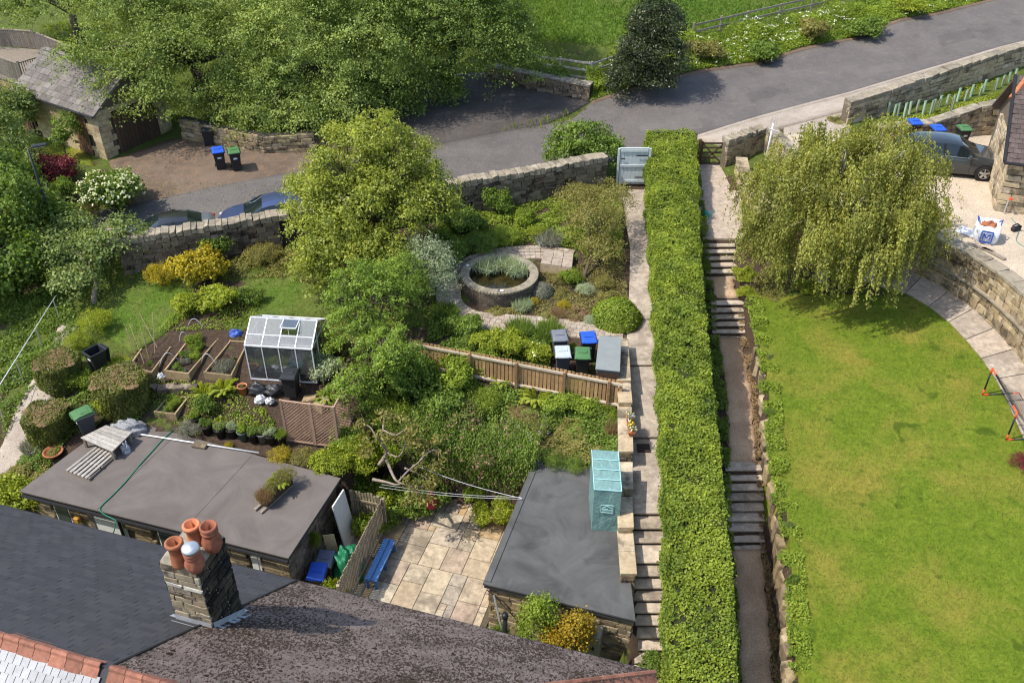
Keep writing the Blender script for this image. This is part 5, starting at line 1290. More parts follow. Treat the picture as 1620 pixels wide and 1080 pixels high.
mb = MB(); mb.tube([pt + Vector((-.1, 0, .1)), pt + Vector((-.18, 0, .25)), pt + Vector((-.06, 0, .38)), pt + Vector((.06, 0, .3))], .014, 6); mb.build('handle', MATS['teal_plastic'], t)

def post_rail(name, label, pts, rails, ph, spacing=2.0, mat='grey_wood', cat='fence'):
 t = root(name, label, cat, pts[0])
 for i in range(len(pts) - 1):
  a, b = pts[i], pts[i + 1]; n = max(1, int(round((b - a).length / spacing)))
  for k in range(n + (1 if i == len(pts) - 2 else 0)):
   p = a.lerp(b, k / n); mb = MB(); mb.bar(p - Vector((0, 0, .2)), p + Vector((0, 0, ph * random.uniform(.97, 1.05))), .1, .1); mb.build('post', MATS[mat], t)
  for k in range(n):
   for r in rails:
    p, q = a.lerp(b, k / n), a.lerp(b, (k + 1) / n); j = random.uniform(-.03, .03)
    mb = MB(); mb.bar(p + Vector((0, -.06, r + j)), q + Vector((0, -.06, r + random.uniform(-.03, .03))), .035, .1); mb.build('rail', MATS[mat], t)
 return t
post_rail('rail_fence', 'weathered post and rail fence above the yard wall', [at(838, 118, 2.15), at(935, 132, 2.3), at(975, 118, 2.5), at(985, 100, 2.7)], (.3, .7, 1.08), 1.2, 1.6)
post_rail('field_fence', 'single rail fence between the verge and the field', [at(1095, 66, 3.3), at(1180, 46, 3.6), at(1330, 12, 4.0), at(1420, -12, 4.3)], (.55, .95), 1.05, 2.2, 'weathered_wood')
fa, fb = U(-11.1, 23.99, -.1), U(-3.45, 23.97, -.22)
t = root('slat_fence', 'low orange brown board fence with pale rails in front of the bins', 'fence', fa)
L_ = (fb - fa).length; n = int(L_ / .135); fd = (fb - fa).normalized(); fn = face_n(fa, fb)
for k in range(n):
 p = fa.lerp(fb, (k + .5) / n); h = random.uniform(1.13, 1.17); mb = MB(); mb.bar(p + fd * -.052 + Vector((0, 0, h / 2)), p + fd * .052 + Vector((0, 0, h / 2)), .02, h); mb.build('board', MATS['fence_wood'], t)
for z_ in (.16, 1.02):
 for k in range(4):
  a, b = fa.lerp(fb, k / 4 + .003) + fn * .035, fa.lerp(fb, (k + 1) / 4) + fn * .035; mb = MB(); mb.bar(a + Vector((0, 0, z_)), b + Vector((0, 0, z_)), .045, .085); mb.build('rail', MATS['fence_rail_wood'], t)
for f in (.3, .52, .74, .94): p = fa.lerp(fb, f) + fn * .075; mb = MB(); mb.bar(p - Vector((0, 0, .2)), p + Vector((0, 0, 1.12)), .09, .1); mb.build('post', MATS['fence_wood'], t)
def picket(name, label, a, b, h, mat='picket_wood', sp=.1, wd=.075, rails=(.3, 1.2), side=1):
 t = root(name, label, 'fence', a); d = (b - a).normalized(); n = int((b - a).length / sp); fn = face_n(a, b, side)
 for k in range(n):
  p = a.lerp(b, (k + .5) / n); hh = h * random.uniform(.97, 1.03); e = random.uniform(-.01, .01)
  mb = MB(); mb.bar(p - d * wd / 2 + Vector((0, 0, hh / 2)), p + d * wd / 2 + Vector((0, 0, hh / 2)), .022, hh); o = mb.build('picket', MATS[mat], t); o.rotation_euler.z = e * 0
 for r in rails: mb = MB(); mb.bar(a + fn * .035 + Vector((0, 0, r)), b + fn * .035 + Vector((0, 0, r)), .035, .07); mb.build('rail', MATS[mat], t)
 for p in (a, b): mb = MB(); mb.bar(p + fn * .06 + Vector((0, 0, -.05)), p + fn * .06 + Vector((0, 0, h + .05)), .09, .09); mb.build('post', MATS[mat], t)
 return t
picket('picket_fence', 'weathered picket fence running past the blue bench', U(-10.1, 18.9, HG), U(-9.95, 15.3, HG), 1.5, side=-1)
picket('picket_gate', 'short picket fence across the yard beside the white board', U(-11.15, 18.95, HG), U(-10.2, 18.95, HG), 1.55)
t = root('white_board', 'tall white board leaning on the dark end wall of the outbuilding', 'board', U(-11.25, 18.3, HG))
mb = MB(); a, b = U(-11.25, 18.55, HG), U(-11.25, 17.75, HG); q = [a, b, b + E1 * .05, a + E1 * .05]; off = -E1 * .0
mb.hexa([p + E1 * .25 for p in q][::-1], [p + Vector((0, 0, 1.95)) + E1 * .02 for p in q][::-1]); o = mb.build('sheet', MATS['white_paint'], t, bevel=.006); fix_normals(o.data)
mb = MB(); mb.bar(a + E1 * .27 + Vector((0, 0, .06)), b + E1 * .27 + Vector((0, 0, .06)), .03, .06); mb.build('edge_trim', MATS['galv'], t)
def trellis(name, label, a, b, h, mat, step=.1, thick=.018, diag=True, frame=.07, cat='trellis', group=None):
 t = root(name, label, cat, a, 0, group); d = (b - a).normalized(); L_ = (b - a).length; fn = face_n(a, b)
 P_ = lambda s, z: a + d * s + Vector((0, 0, z))
 for (p, q) in ((P_(0, 0), P_(0, h)), (P_(L_, 0), P_(L_, h))): mb = MB(); mb.bar(p, q, frame, frame); mb.build('post', MATS[mat], t)
 for (p, q) in ((P_(0, .04), P_(L_, .04)), (P_(0, h - .03), P_(L_, h - .03))): mb = MB(); mb.bar(p, q, .045, .05); mb.build('rail', MATS[mat], t)
 for sgn in (1, -1):
  s = -h
  while s < L_ + h:
   x0, x1 = s, s + h
   if sgn < 0: x0, x1 = s + h, s
   z0, z1 = 0.05, h - .05; pts = []
   def xat(z): return x0 + (x1 - x0) * z / h
   lo_, hi_ = z0, z1
   if x1 > x0: lo_ = max(lo_, (0 - x0) / (x1 - x0) * h); hi_ = min(hi_, (L_ - x0) / (x1 - x0) * h)
   else: lo_ = max(lo_, (L_ - x0) / (x1 - x0) * h); hi_ = min(hi_, (0 - x0) / (x1 - x0) * h)
   if hi_ - lo_ > .04:
    mb = MB(); o_ = fn * (.012 * sgn); mb.bar(P_(xat(lo_), lo_) + o_, P_(xat(hi_), hi_) + o_, .01, thick); mb.build('slat', MATS[mat], t)
   s += step * 1.414
 return t
plain('trellis_wood', (.42, .27, .19), .8, 0, .2, 8, .3, rnd=.15, grime=.3); plain('trellis_pale', (.55, .42, .24), .8, 0, .2, 8, .3)
ta, tb, tc, td = at(455, 697, -.85), at(498, 703, -.85), at(536, 708, -.86), at(556, 668, -.8)
trellis('lattice_trellis', 'diagonal lattice trellis panel nearer the row of pots', ta, tb, 1.75, 'trellis_wood', .085, group='trellis panels by the greenhouse')
trellis('lattice_trellis', 'diagonal lattice trellis panel nearer the leafy shrubs', tb + (tc - tb).normalized() * .04, tc, 1.75, 'trellis_wood', .085, group='trellis panels by the greenhouse')
trellis('lattice_trellis', 'narrow lattice trellis panel turned at an angle to its neighbours', tc + (td - tc).normalized() * .05, td, 1.7, 'trellis_wood', .085, group='trellis panels by the greenhouse')
trellis('trellis_screen', 'pale lattice screen in front of the yard bins', U(-12.1, 15.15, HG + .0), U(-10.95, 15.05, HG + .0), 1.35, 'trellis_pale', .1)
mb = MB(); t = root('white_gate', 'small white board gate beside the pale lattice screen', 'gate', U(-12.9, 15.2, HG))
for k in range(5): mb = MB(); mb.box(U(-12.8 + k * .13, 15.12, HG + .65), (.12, .03, 1.3), HA); mb.build('board', MATS['white_paint'], t)
for z_ in (.25, 1.05): mb = MB(); mb.box(U(-12.54, 15.16, HG + z_), (.66, .035, .08), HA); mb.build('rail', MATS['white_paint'], t)

t = root('storage_box', 'grey storage shed with flat sloping lid beside the blue bin', 'storage box', at(962, 590, 0))
plain('lid_felt', (.21, .23, .225), .8, 0, .1, 3, .15); plain('box_side', (.12, .12, .115), .8, 0, .2, 6, .2)
q = [at(942, 583, .98), at(981, 587, .98), at(983, 533, 1.08), at(948, 530, 1.08)]
lo = [Vector((p.x, p.y, p.z)) for p in q]; ctr = sum(lo, Vector()) / 4
mb = MB(); mb.hexa([p - Vector((0, 0, .05)) for p in lo], lo); mb.build('lid', MATS['lid_felt'], t, bevel=.01)
lo2 = [p.lerp(Vector((ctr.x, ctr.y, p.z)), .06) for p in lo]
mb = MB(); mb.hexa([Vector((p.x, p.y, -.1)) for p in lo2], [p - Vector((0, 0, .051)) for p in lo2]); mb.build('box', MATS['box_side'], t)
for k in range(4):
 mb = MB(); a, b = lo2[0], lo2[1]; z_ = .12 + k * .2; mb.bar(Vector((a.x, a.y - .012, z_)), Vector((b.x, b.y - .012, z_)), .02, .18); mb.build('slat', MATS['dark_wood'], t)
t = root('covered_rack', 'tall plant rack under a translucent teal cover on the grey roof', 'cold frame', U(-3.0, 19.5, OZ))
def teal():
 m = NT('teal_cover'); pos = m.pos(); n = m.noise(pos, 7, 4, .6); c = m.ramp(n, [(.3, (.18, .33, .31)), (.7, (.27, .44, .42))])
 p = m.principled(c, .35, 0, m.bump(m.noise(pos, 5, 3, .6, 1.5), .6, .05), .5); tr = m.n('ShaderNodeBsdfTranslucent'); m.l(c, tr.inputs[0]); mx = m.n('ShaderNodeMixShader'); mx.inputs[0].default_value = .3; m.l(p, mx.inputs[1]); m.l(tr.outputs[0], mx.inputs[2]); return m.done(mx.outputs[0])
teal()
n0 = at(936, 838, OZ); n1_ = at(978, 841, OZ); dep = Vector((.0, 1.35, 0)); zf = 1.62; zk = 1.98
lo = [n0, n1_, n1_ + dep, n0 + dep]; hi = [n0 + Vector((0, .05, zf)), n1_ + Vector((0, .05, zf)), n1_ + dep + Vector((0, 0, zk)), n0 + dep + Vector((0, 0, zk))]
mb = MB(); N = 8
def quadgrid(A, B, C, D, amp, sd):
 r_ = random.Random(sd); V = []
 nrm = (B - A).cross(D - A).normalized()
 for i in range(N + 1):
  for j in range(N + 1):
   p = A.lerp(B, i / N).lerp(D.lerp(C, i / N), j / N)
   if 0 < i < N and 0 < j < N: p = p + nrm * r_.uniform(-amp, amp)
   V.append(p)
 mb.add(V, [(i * (N + 1) + j, (i + 1) * (N + 1) + j, (i + 1) * (N + 1) + j + 1, i * (N + 1) + j + 1) for i in range(N) for j in range(N)])
quadgrid(lo[0], lo[1], hi[1], hi[0], .025, 1); quadgrid(lo[1], lo[2], hi[2], hi[1], .03, 2); quadgrid(lo[2], lo[3], hi[3], hi[2], .02, 3); quadgrid(lo[3], lo[0], hi[0], hi[3], .03, 4); quadgrid(hi[0], hi[1], hi[2], hi[3], .012, 5)
mb.build('cover', MATS['teal_cover'], t, smooth=True)
plain('teal_print', (.42, .68, .66), .5); plain('cover_seam', (.3, .55, .54), .5)
for k in range(1, 4): a, b = hi[0].lerp(hi[3], k / 4), hi[1].lerp(hi[2], k / 4); mb = MB(); mb.bar(a + Vector((0, 0, .02)), b + Vector((0, 0, .02)), .03, .012); mb.build('seam', MATS['cover_seam'], t)
for (p, q) in ((hi[0], hi[1]), (hi[0], hi[3]), (hi[1], hi[2])): mb = MB(); mb.tube([p, q], .016, 5); mb.build('seam', MATS['cover_seam'], t)
fc = lambda fx, fz: lo[0].lerp(lo[1], fx).lerp(hi[0].lerp(hi[1], fx), fz) + Vector((0, -.035, 0))
lab = link('printed_label', None, t)
for (a, b) in (((.28, .48), (.72, .48)), ((.28, .66), (.72, .66)), ((.28, .48), (.28, .66)), ((.72, .48), (.72, .66)), ((.3, .52), (.7, .54)), ((.3, .56), (.55, .57)), ((.32, .58), (.5, .64)), ((.5, .64), (.68, .585))):
 mb = MB(); mb.bar(fc(*a), fc(*b), .012, .022); mb.build('print_line', MATS['teal_print'], lab)
lab.location = (0, 0, 0)
for fx in (.05, .95): mb = MB(); mb.tube([lo[0].lerp(lo[1], fx) + Vector((0, .08, 0)), hi[0].lerp(hi[1], fx) + Vector((0, .08, -.04))], .012, 6); mb.build('frame_tube', MATS['dark_metal'], t)

p = at(997, 676, .36); t = root('flower_trough', 'terracotta trough of pansies on the stepped wall', 'planter', p)
mb = MB(); mb.hexa([p + Vector((x * .09, y * .42, 0)) for x, y in ((-1, -1), (1, -1), (1, 1), (-1, 1))], [p + Vector((x * .12, y * .46, .17)) for x, y in ((-1, -1), (1, -1), (1, 1), (-1, 1))]); mb.build('trough', MATS['terracotta'], t, bevel=.01)
TROUGH = (t, p)

plain('blue_paint', (.07, .18, .42), .5, 0, .12, 8, .1, grime=.15)
b0, b1 = at(617, 853, HG + .45), at(586, 918, HG + .45)
t = root('bench', 'plain blue painted bench on the patio by the picket fence', 'bench', Vector((b0.x, b0.y, HG)))
d = (b1 - b0).normalized(); sd_ = Vector((-d.y, d.x, 0))
for s in (-.1, .1): mb = MB(); mb.bar(b0 + sd_ * s, b1 + sd_ * s, .19, .05); mb.build('seat_plank', MATS['blue_paint'], t, bevel=.008)
for f in (.04, .5, .96):
 for s in (-.14, .14): q = b0.lerp(b1, f) + sd_ * s; mb = MB(); mb.bar(Vector((q.x, q.y, HG + .02)), Vector((q.x, q.y, HG + .42)), .09, .06); mb.build('leg', MATS['blue_paint'], t, bevel=.006)
 q = b0.lerp(b1, f); mb = MB(); mb.bar(q + sd_ * -.16 - Vector((0, 0, .08)), q + sd_ * .16 - Vector((0, 0, .08)), .05, .08); mb.build('apron', MATS['blue_paint'], t)
plain('tarp_green', (.015, .16, .075), .45, 0, .3, 5, .4)
def lump(mat, name, label, cat, c, rx, ry, rz_, amp=.18, nu=22, nv=12, seed=1, parent=None):
 r_ = np.random.default_rng(seed); ph = r_.uniform(0, 6.28, (6, 3)); fr = r_.uniform(1.5, 5, (6, 3)); mb = MB(); V = []
 for i in range(nv + 1):
  th = math.pi * .5 * i / nv
  for j in range(nu):
   a = 2 * math.pi * j / nu; d_ = Vector((math.cos(a) * math.cos(th), math.sin(a) * math.cos(th), math.sin(th)))
   k = 1 + amp * sum(math.sin(fr[q, 0] * d_.x * 2 + ph[q, 0]) * math.sin(fr[q, 1] * d_.y * 2 + ph[q, 1]) * math.cos(fr[q, 2] * d_.z * 2 + ph[q, 2]) for q in range(6)) * .6
   V.append((c[0] + d_.x * rx * k, c[1] + d_.y * ry * k, c[2] + max(0, d_.z) * rz_ * k))
 mb.add(V, [(i * nu + j, i * nu + (j + 1) % nu, (i + 1) * nu + (j + 1) % nu, (i + 1) * nu + j) for i in range(nv) for j in range(nu)])
 o = mb.build(name, MATS[mat], parent, smooth=True)
 if label: tag(o, label, cat)
 return o
p = U(-10.5, 17.0, HG); lump('tarp_green', 'tarpaulin', 'crumpled dark green tarpaulin heaped beside the yard bins', 'tarpaulin', p, .5, .6, 1.05, .22, seed=4)
mb = MB(); p = U(-10.95, 17.1, HG); mb.bar(p, p + Vector((-.15, .1, 1.35)), .35, .03); o = mb.build('plank', MATS['trellis_pale']); tag(o, 'pale plank leaning behind the green tarpaulin', 'plank')

def on_ob(px, py, h=0.0): return at(px, py, OZ + h)
tq = [at(127, 692, OZ + .42), at(177, 714, OZ + .42), at(208, 684, OZ + .42), at(168, 672, OZ + .42)]
t = root('roof_table', 'weathered grey plank table on the brown felt roof', 'table', on_ob(165, 705))
for k in range(6):
 a = tq[0].lerp(tq[3], (k + .05) / 6); b = tq[1].lerp(tq[2], (k + .05) / 6); a2 = tq[0].lerp(tq[3], (k + .95) / 6); b2 = tq[1].lerp(tq[2], (k + .95) / 6)
 mb = MB(); q = [a, b, b2, a2]; mb.hexa([p - Vector((0, 0, .035)) for p in q], q); mb.build('plank', MATS['grey_wood'], t)
for p in tq: q = p.lerp(sum(tq, Vector()) / 4, .12); mb = MB(); mb.bar(Vector((q.x, q.y, OZ)), Vector((q.x, q.y, OZ + .38)), .07, .07); mb.build('leg', MATS['weathered_wood'], t)
for i in range(4): a, b = tq[i].lerp(tq[(i + 2) % 4], .08), tq[(i + 1) % 4].lerp(tq[(i + 3) % 4], .08); mb = MB(); mb.bar(a - Vector((0, 0, .08)), b - Vector((0, 0, .08)), .03, .09); mb.build('apron', MATS['weathered_wood'], t)
pq = [at(103, 743, OZ + .14), at(139, 757, OZ + .14), at(184, 717, OZ + .14), at(150, 706, OZ + .14)]
t = root('pallet', 'slatted wooden pallet lying on the felt roof before the table', 'pallet', on_ob(140, 735))
for k in range(6):
 f0, f1 = k / 6 + .02, k / 6 + .115; q = [pq[0].lerp(pq[1], f0), pq[0].lerp(pq[1], f1), pq[3].lerp(pq[2], f1), pq[3].lerp(pq[2], f0)]
 mb = MB(); mb.hexa([p - Vector((0, 0, .025)) for p in q], q); mb.build('slat', MATS['grey_wood'], t)
for f in (.06, .5, .94): a, b = pq[0].lerp(pq[3], f), pq[1].lerp(pq[2], f); mb = MB(); mb.bar(a - Vector((0, 0, .08)), b - Vector((0, 0, .08)), .09, .1); mb.build('bearer', MATS['weathered_wood'], t)
def plastic(name, col, tr=.25):
 m = NT(name); pos = m.pos(); n = m.noise(pos, 9, 5, .7, 1.5); c = m.ramp(n, [(.3, tuple(q * .35 for q in col)), (.6, col)]); p = m.principled(c, .18, 0, m.bump(n, .9, .06), .6); t_ = m.n('ShaderNodeBsdfTransparent'); mx = m.n('ShaderNodeMixShader'); mx.inputs[0].default_value = tr
 m.l(p, mx.inputs[1]); m.l(t_.outputs[0], mx.inputs[2]); return m.done(mx.outputs[0])
plastic('clear_sheet', (.55, .56, .58)); plastic('white_bag', (.8, .81, .83), 0)
lump('clear_sheet', 'plastic_sheet', 'crumpled clear plastic sheeting behind the roof table', 'plastic sheet', on_ob(205, 682), .6, .38, .42, .25, seed=9)
lump('white_bag', 'plastic_bag', 'white plastic bag beside the roof table leg', 'bag', on_ob(200, 713), .13, .16, .32, .3, seed=12)
mb = MB(); mb.tube([on_ob(218, 686, .06), on_ob(410, 716, .05)], .028, 8); o = mb.build('white_pipe', MATS['white_rail'], smooth=True); tag(o, 'long white plastic pipe lying along the back of the felt roof', 'pipe')
hose = [on_ob(x, y, .025) for x, y in ((290, 652), (272, 681), (258, 694), (240, 714), (220, 736), (200, 760), (178, 783), (163, 797), (158, 805), (163, 812), (176, 819), (184, 823))]
hose = smooth_line(hose, 5) + [on_ob(186, 828, -.3) + Vector((0, -.3, 0)), on_ob(184, 834, -.9) + Vector((0, -.5, 0))]
plain('hose_green', (.01, .2, .11), .4); mb = MB(); mb.tube(hose, .016, 6); o = mb.build('garden_hose', MATS['hose_green'], smooth=True); tag(o, 'green garden hose trailing across the brown felt roof', 'hose')
mb = MB(); mb.box(on_ob(316, 704, .05), (.5, .25, .09), R(-12)); o = mb.build('stone_block', MATS['stone_pale'], bevel=.02); tag(o, 'flat stone block by the white pipe on the roof edge', 'block')
ta_ = on_ob(417, 802); tb_ = on_ob(458, 765)
t = root('timber_planter', 'dark trough planter on two timbers at the roof end', 'planter', ta_)
d = (tb_ - ta_); dn = d.normalized(); s_ = Vector((-dn.y, dn.x, 0))
for s in (-.12, .12): mb = MB(); mb.bar(ta_ + s_ * s - dn * .25 + Vector((0, 0, .035)), tb_ + s_ * s + Vector((0, 0, .035)), .09, .07); mb.build('timber', MATS['weathered_wood'], t)
mb = MB(); q0 = [ta_ + s_ * -.18, ta_ + s_ * .18, tb_ + s_ * .18, tb_ + s_ * -.18]; q0 = q0 if (q0[1] - q0[0]).cross(q0[2] - q0[1]).z > 0 else q0[::-1]
mb.hexa([p + Vector((0, 0, .07)) for p in q0], [p + Vector((0, 0, .24)) for p in q0]); mb.build('trough', MATS['dark_wood'], t, bevel=.01)
PLANTER = (t, ta_, tb_)

p = G(87, 722, .02); t = root('terracotta_bowl', 'wide terracotta bowl of seedlings at the roof edge', 'pot', p)
mb = MB(); mb.lathe([(.16, 0), (.3, .16), (.33, .17), (.33, .2), (.28, .2), (.26, .15), (0, .14)], 24); mb.build('bowl', MATS['terracotta'], t, world=False, smooth=True)
BOWL = (t, p)

def soil_mat():
 m = NT('soil'); pos = m.pos(); n = m.noise(pos, 12, 6, .75); c = m.ramp(n, [(.25, (.02, .013, .009)), (.6, (.06, .04, .028)), (.85, (.14, .1, .075))]); return m.done(m.principled(c, .95, 0, m.bump(n, 1, .08), .15))
soil_mat()
BEDS = []
def raised_bed(label, px4, z, h, name='raised_bed'):
 q = [at(x, y, z) for x, y in px4]; t = root(name, label, 'raised bed', q[0], 0, 'raised vegetable beds'); c = sum(q, Vector()) / 4
 for i in range(4):
  a, b = q[i], q[(i + 1) % 4]; n = face_n(a, b)
  mb = MB(); mb.bar(a - Vector((0, 0, h / 2)) - n * .025, b - Vector((0, 0, h / 2)) - n * .025, .05, h); mb.build('board', MATS['bed_wood'], t)
  mb = MB(); p = a.lerp(c, .035); mb.bar(p - Vector((0, 0, h)), p + Vector((0, 0, .01)), .06, .06); mb.build('corner_post', MATS['bed_wood'], t)
 V = []; N_ = 9; r_ = random.Random(len(BEDS))
 for i in range(N_):
  for j in range(N_): p = q[0].lerp(q[1], .03 + .94 * i / (N_ - 1)).lerp(q[3].lerp(q[2], .03 + .94 * i / (N_ - 1)), .02 + .96 * j / (N_ - 1)); V.append(p - Vector((0, 0, .09 + r_.uniform(-.03, .03))))
 mb = MB(); mb.add(V, [(i * N_ + j, (i + 1) * N_ + j, (i + 1) * N_ + j + 1, i * N_ + j + 1) for i in range(N_ - 1) for j in range(N_ - 1)]); mb.build('soil', MATS['soil'], t, smooth=True)
 BEDS.append((t, q)); return t
raised_bed('raised bed of bare soil and canes nearest the lawn strip', [(203, 579), (240, 589), (283, 532), (237, 530)], .02, .3)
raised_bed('middle raised bed with leafy vegetables and deep front board', [(259, 586), (298, 591), (346, 535), (300, 533)], .05, .35)
raised_bed('raised bed of dark soil beside the greenhouse', [(322, 589), (366, 594), (393, 540), (364, 538)], .05, .32)
raised_bed('low planter box of salad leaves above the felt roof', [(244, 651), (277, 655), (298, 628), (266, 626)], -.5, .35, 'planter_box')
mb = None
for i, (x0, y0, x1, y1) in enumerate([(214, 560, 196, 512), (220, 570, 200, 520), (226, 552, 207, 503), (236, 568, 222, 518), (232, 560, 228, 515), (245, 560, 241, 495), (250, 552, 220, 490), (228, 575, 205, 513)]):
 p = at(x0, y0, -.05); q = ray(x1, y1); zt = 1.25 + (i % 3) * .15; tq_ = at(x1, y1, zt);
 tq_ = Vector((p.x + max(-.5, min(.5, tq_.x - p.x)), p.y + max(-.4, min(.4, tq_.y - p.y)), zt))
 mb = MB(); mb.tube([p, tq_], .011, 5); o = mb.build('bamboo_cane', MATS['trellis_pale']); tag(o, 'thin bamboo cane stuck in the bare raised bed', 'cane', 'bamboo canes in the raised bed')
plain('hoop_plastic', (.6, .64, .66), .4)
for i, (xa, ya, xb, yb, lab) in enumerate([(252, 580, 285, 572, 'pale hoop across the front of the middle raised bed'), (283, 545, 303, 540, 'pale hoop at the back of the middle raised bed'), (318, 575, 345, 580, 'pale hoop over the gap beside the soil bed'), (296, 520, 326, 523, 'pale hoop arching behind the raised beds')]):
 a, b = at(xa, ya, 0), at(xb, yb, 0); pts = [a.lerp(b, k / 10) + Vector((0, 0, .5 * math.sin(math.pi * k / 10))) for k in range(11)]
 mb = MB(); mb.tube(pts, .01, 5); o = mb.build('plant_hoop', MATS['hoop_plastic'], smooth=True); tag(o, lab, 'hoop', 'plant hoops')
lump('white_bag', 'plastic_bag', 'scrap of white plastic on the front board of the middle bed', 'bag', at(256, 596, -.05), .14, .1, .16, .35, seed=21)
plain('blue_bag', (.05, .1, .4), .4); lump('blue_bag', 'blue_bag', 'blue plastic bag beside the greenhouse roof corner', 'bag', at(373, 531, .02), .25, .16, .25, .3, seed=22)
for i, px in enumerate((246, 258, 270, 283, 295, 307)):
 p = at(px, 620 + (i % 2) * 2, -.55); o = link('rockery_stone', stones_for('stone_road')[i], None, p + Vector((0, 0, .14)), (random.uniform(-.2, .2), random.uniform(-.2, .2), random.uniform(-.4, .4)), (.34, .3, .3)); tag(o, 'mossy stone in the little wall below the raised beds', 'rock', 'stones of the little wall below the beds')

gA_, gB_ = at(397, 600, -.22), at(492, 606, -.22)
t = root('greenhouse', 'small aluminium greenhouse with glass panes beside the raised beds', 'greenhouse', gA_)
gd_ = Vector((gB_.x - gA_.x, gB_.y - gA_.y, 0)); GLn = 2.35; gx_ = gd_.normalized(); gy_ = Vector((-gx_.y, gx_.x, 0)); Dp = 1.85; He, Hr = 1.45, 2.0; org = Vector((gA_.x, gA_.y, -.2)) + gx_ * .02
def gh(a, b, z): return org + gx_ * a + gy_ * b + Vector((0, 0, z))
def gbar(nm, p, q, w_=.032): mb = MB(); mb.bar(p, q, w_, w_); return mb.build(nm, MATS['white_rail'], t)
for a in (0, GLn):
 for b in (0, Dp): gbar('post', gh(a, b, 0), gh(a, b, He), .04)
 gbar('rafter', gh(a, 0, He), gh(a, Dp / 2, Hr), .04); gbar('rafter', gh(a, Dp, He), gh(a, Dp / 2, Hr), .04); gbar('sill', gh(a, 0, .02), gh(a, Dp, .02)); gbar('brace', gh(a, 0, He), gh(a, Dp, He))
 gbar('post', gh(a, Dp * .35, 0), gh(a, Dp * .35, He + .38)); gbar('post', gh(a, Dp * .65, 0), gh(a, Dp * .65, He + .38))
for b, z_ in ((0, .02), (Dp, .02), (0, He), (Dp, He), (Dp / 2, Hr)): gbar('rail', gh(0, b, z_), gh(GLn, b, z_), .045)
gbar('rail', gh(0, Dp * .2, He + .22), gh(GLn, Dp * .2, He + .22), .03)
for k in (1, 2, 3):
 a = GLn * k / 4; gbar('glazing_bar', gh(a, 0, 0), gh(a, 0, He)); gbar('glazing_bar', gh(a, Dp, 0), gh(a, Dp, He)); gbar('glazing_bar', gh(a, 0, He), gh(a, Dp / 2, Hr)); gbar('glazing_bar', gh(a, Dp, He), gh(a, Dp / 2, Hr))
def pane(q): mb = MB(); n_ = (q[1] - q[0]).cross(q[2] - q[0]).normalized() * .003; mb.add([p + n_ for p in q] + [p - n_ for p in q], [(0, 1, 2, 3), (7, 6, 5, 4), (0, 4, 5, 1), (1, 5, 6, 2), (2, 6, 7, 3), (3, 7, 4, 0)]); return mb.build('pane', MATS['clear_glass'], t)
for k in range(4):
 a0, a1 = GLn * k / 4 + .02, GLn * (k + 1) / 4 - .02
 pane([gh(a0, Dp, .05), gh(a1, Dp, .05), gh(a1, Dp, He - .03), gh(a0, Dp, He - .03)]); pane([gh(a0, 0, .05), gh(a1, 0, .05), gh(a1, 0, He - .03), gh(a0, 0, He - .03)])
 y0 = Dp / 2;
 if k != 2: pane([gh(a0, .02, He + .012), gh(a1, .02, He + .012), gh(a1, y0 - .02, Hr - .01), gh(a0, y0 - .02, Hr - .01)])
 else:
  f = .45; pane([gh(a0, .02, He + .012), gh(a1, .02, He + .012), gh(a1, y0 * f, He + (Hr - He) * f), gh(a0, y0 * f, He + (Hr - He) * f)])
  v_ = pane([gh(a0, y0 * f, He + (Hr - He) * f + .28), gh(a1, y0 * f, He + (Hr - He) * f + .28), gh(a1, y0 - .02, Hr + .02), gh(a0, y0 - .02, Hr + .02)]); v_.name = 'roof_vent'
  gbar('vent_frame', gh(a0, y0 * f, He + (Hr - He) * f + .28), gh(a1, y0 * f, He + (Hr - He) * f + .28)); gbar('vent_stay', gh((a0 + a1) / 2, y0 * f, He + (Hr - He) * f), gh((a0 + a1) / 2, y0 * f, He + (Hr - He) * f + .28), .015)
  for a in (a0, a1): gbar('vent_frame', gh(a, y0 * f, He + (Hr - He) * f + .28), gh(a, y0, Hr + .02), .025)
 pane([gh(a1, Dp - .02, He + .012), gh(a0, Dp - .02, He + .012), gh(a0, y0 + .02, Hr - .01), gh(a1, y0 + .02, Hr - .01)])
for a in (0, GLn):
 for b0_, b1_ in ((0, .35), (.35, .65), (.65, 1)): pane([gh(a, Dp * b0_ + .02, .05), gh(a, Dp * b1_ - .02, .05), gh(a, Dp * b1_ - .02, He), gh(a, Dp * b0_ + .02, He)])
 pane([gh(a, .05, He + .02), gh(a, Dp - .05, He + .02), gh(a, Dp / 2 + .02, Hr - .04), gh(a, Dp / 2 - .02, Hr - .04)])
st = root('greenhouse_staging', 'slatted bench with pots inside the greenhouse', 'staging', gh(1.3, Dp * .75, 0))
for k in range(4): mb = MB(); mb.bar(gh(.2, Dp * .62 + k * .14, .72), gh(GLn - .15, Dp * .62 + k * .14, .72), .11, .025); mb.build('slat', MATS['grey_wood'], st)
for a in (.25, GLn / 2, GLn - .2):
 for b in (.62, .9): mb = MB(); mb.bar(gh(a, Dp * b, 0), gh(a, Dp * b, .71), .04, .04); mb.build('leg', MATS['grey_wood'], st)
plain('teal_tray', (.08, .22, .21), .5)
mb = MB(); mb.box(gh(1.55, .42, .3), (.5, .4, .28), math.atan2(gx_.y, gx_.x)); o = mb.build('slatted_crate', MATS['teal_tray'], bevel=.02); tag(o, 'teal slatted crate seen through the greenhouse front', 'crate')
GHP = (gh, t)
for nm, c_ in (('pot_black', (.02, .02, .022)), ('pot_grey', (.22, .23, .22)), ('pot_green', (.1, .16, .13)), ('pot_lime', (.2, .38, .03))): plain(nm, c_, .5, 0, .2, 6, .1, grime=.2)
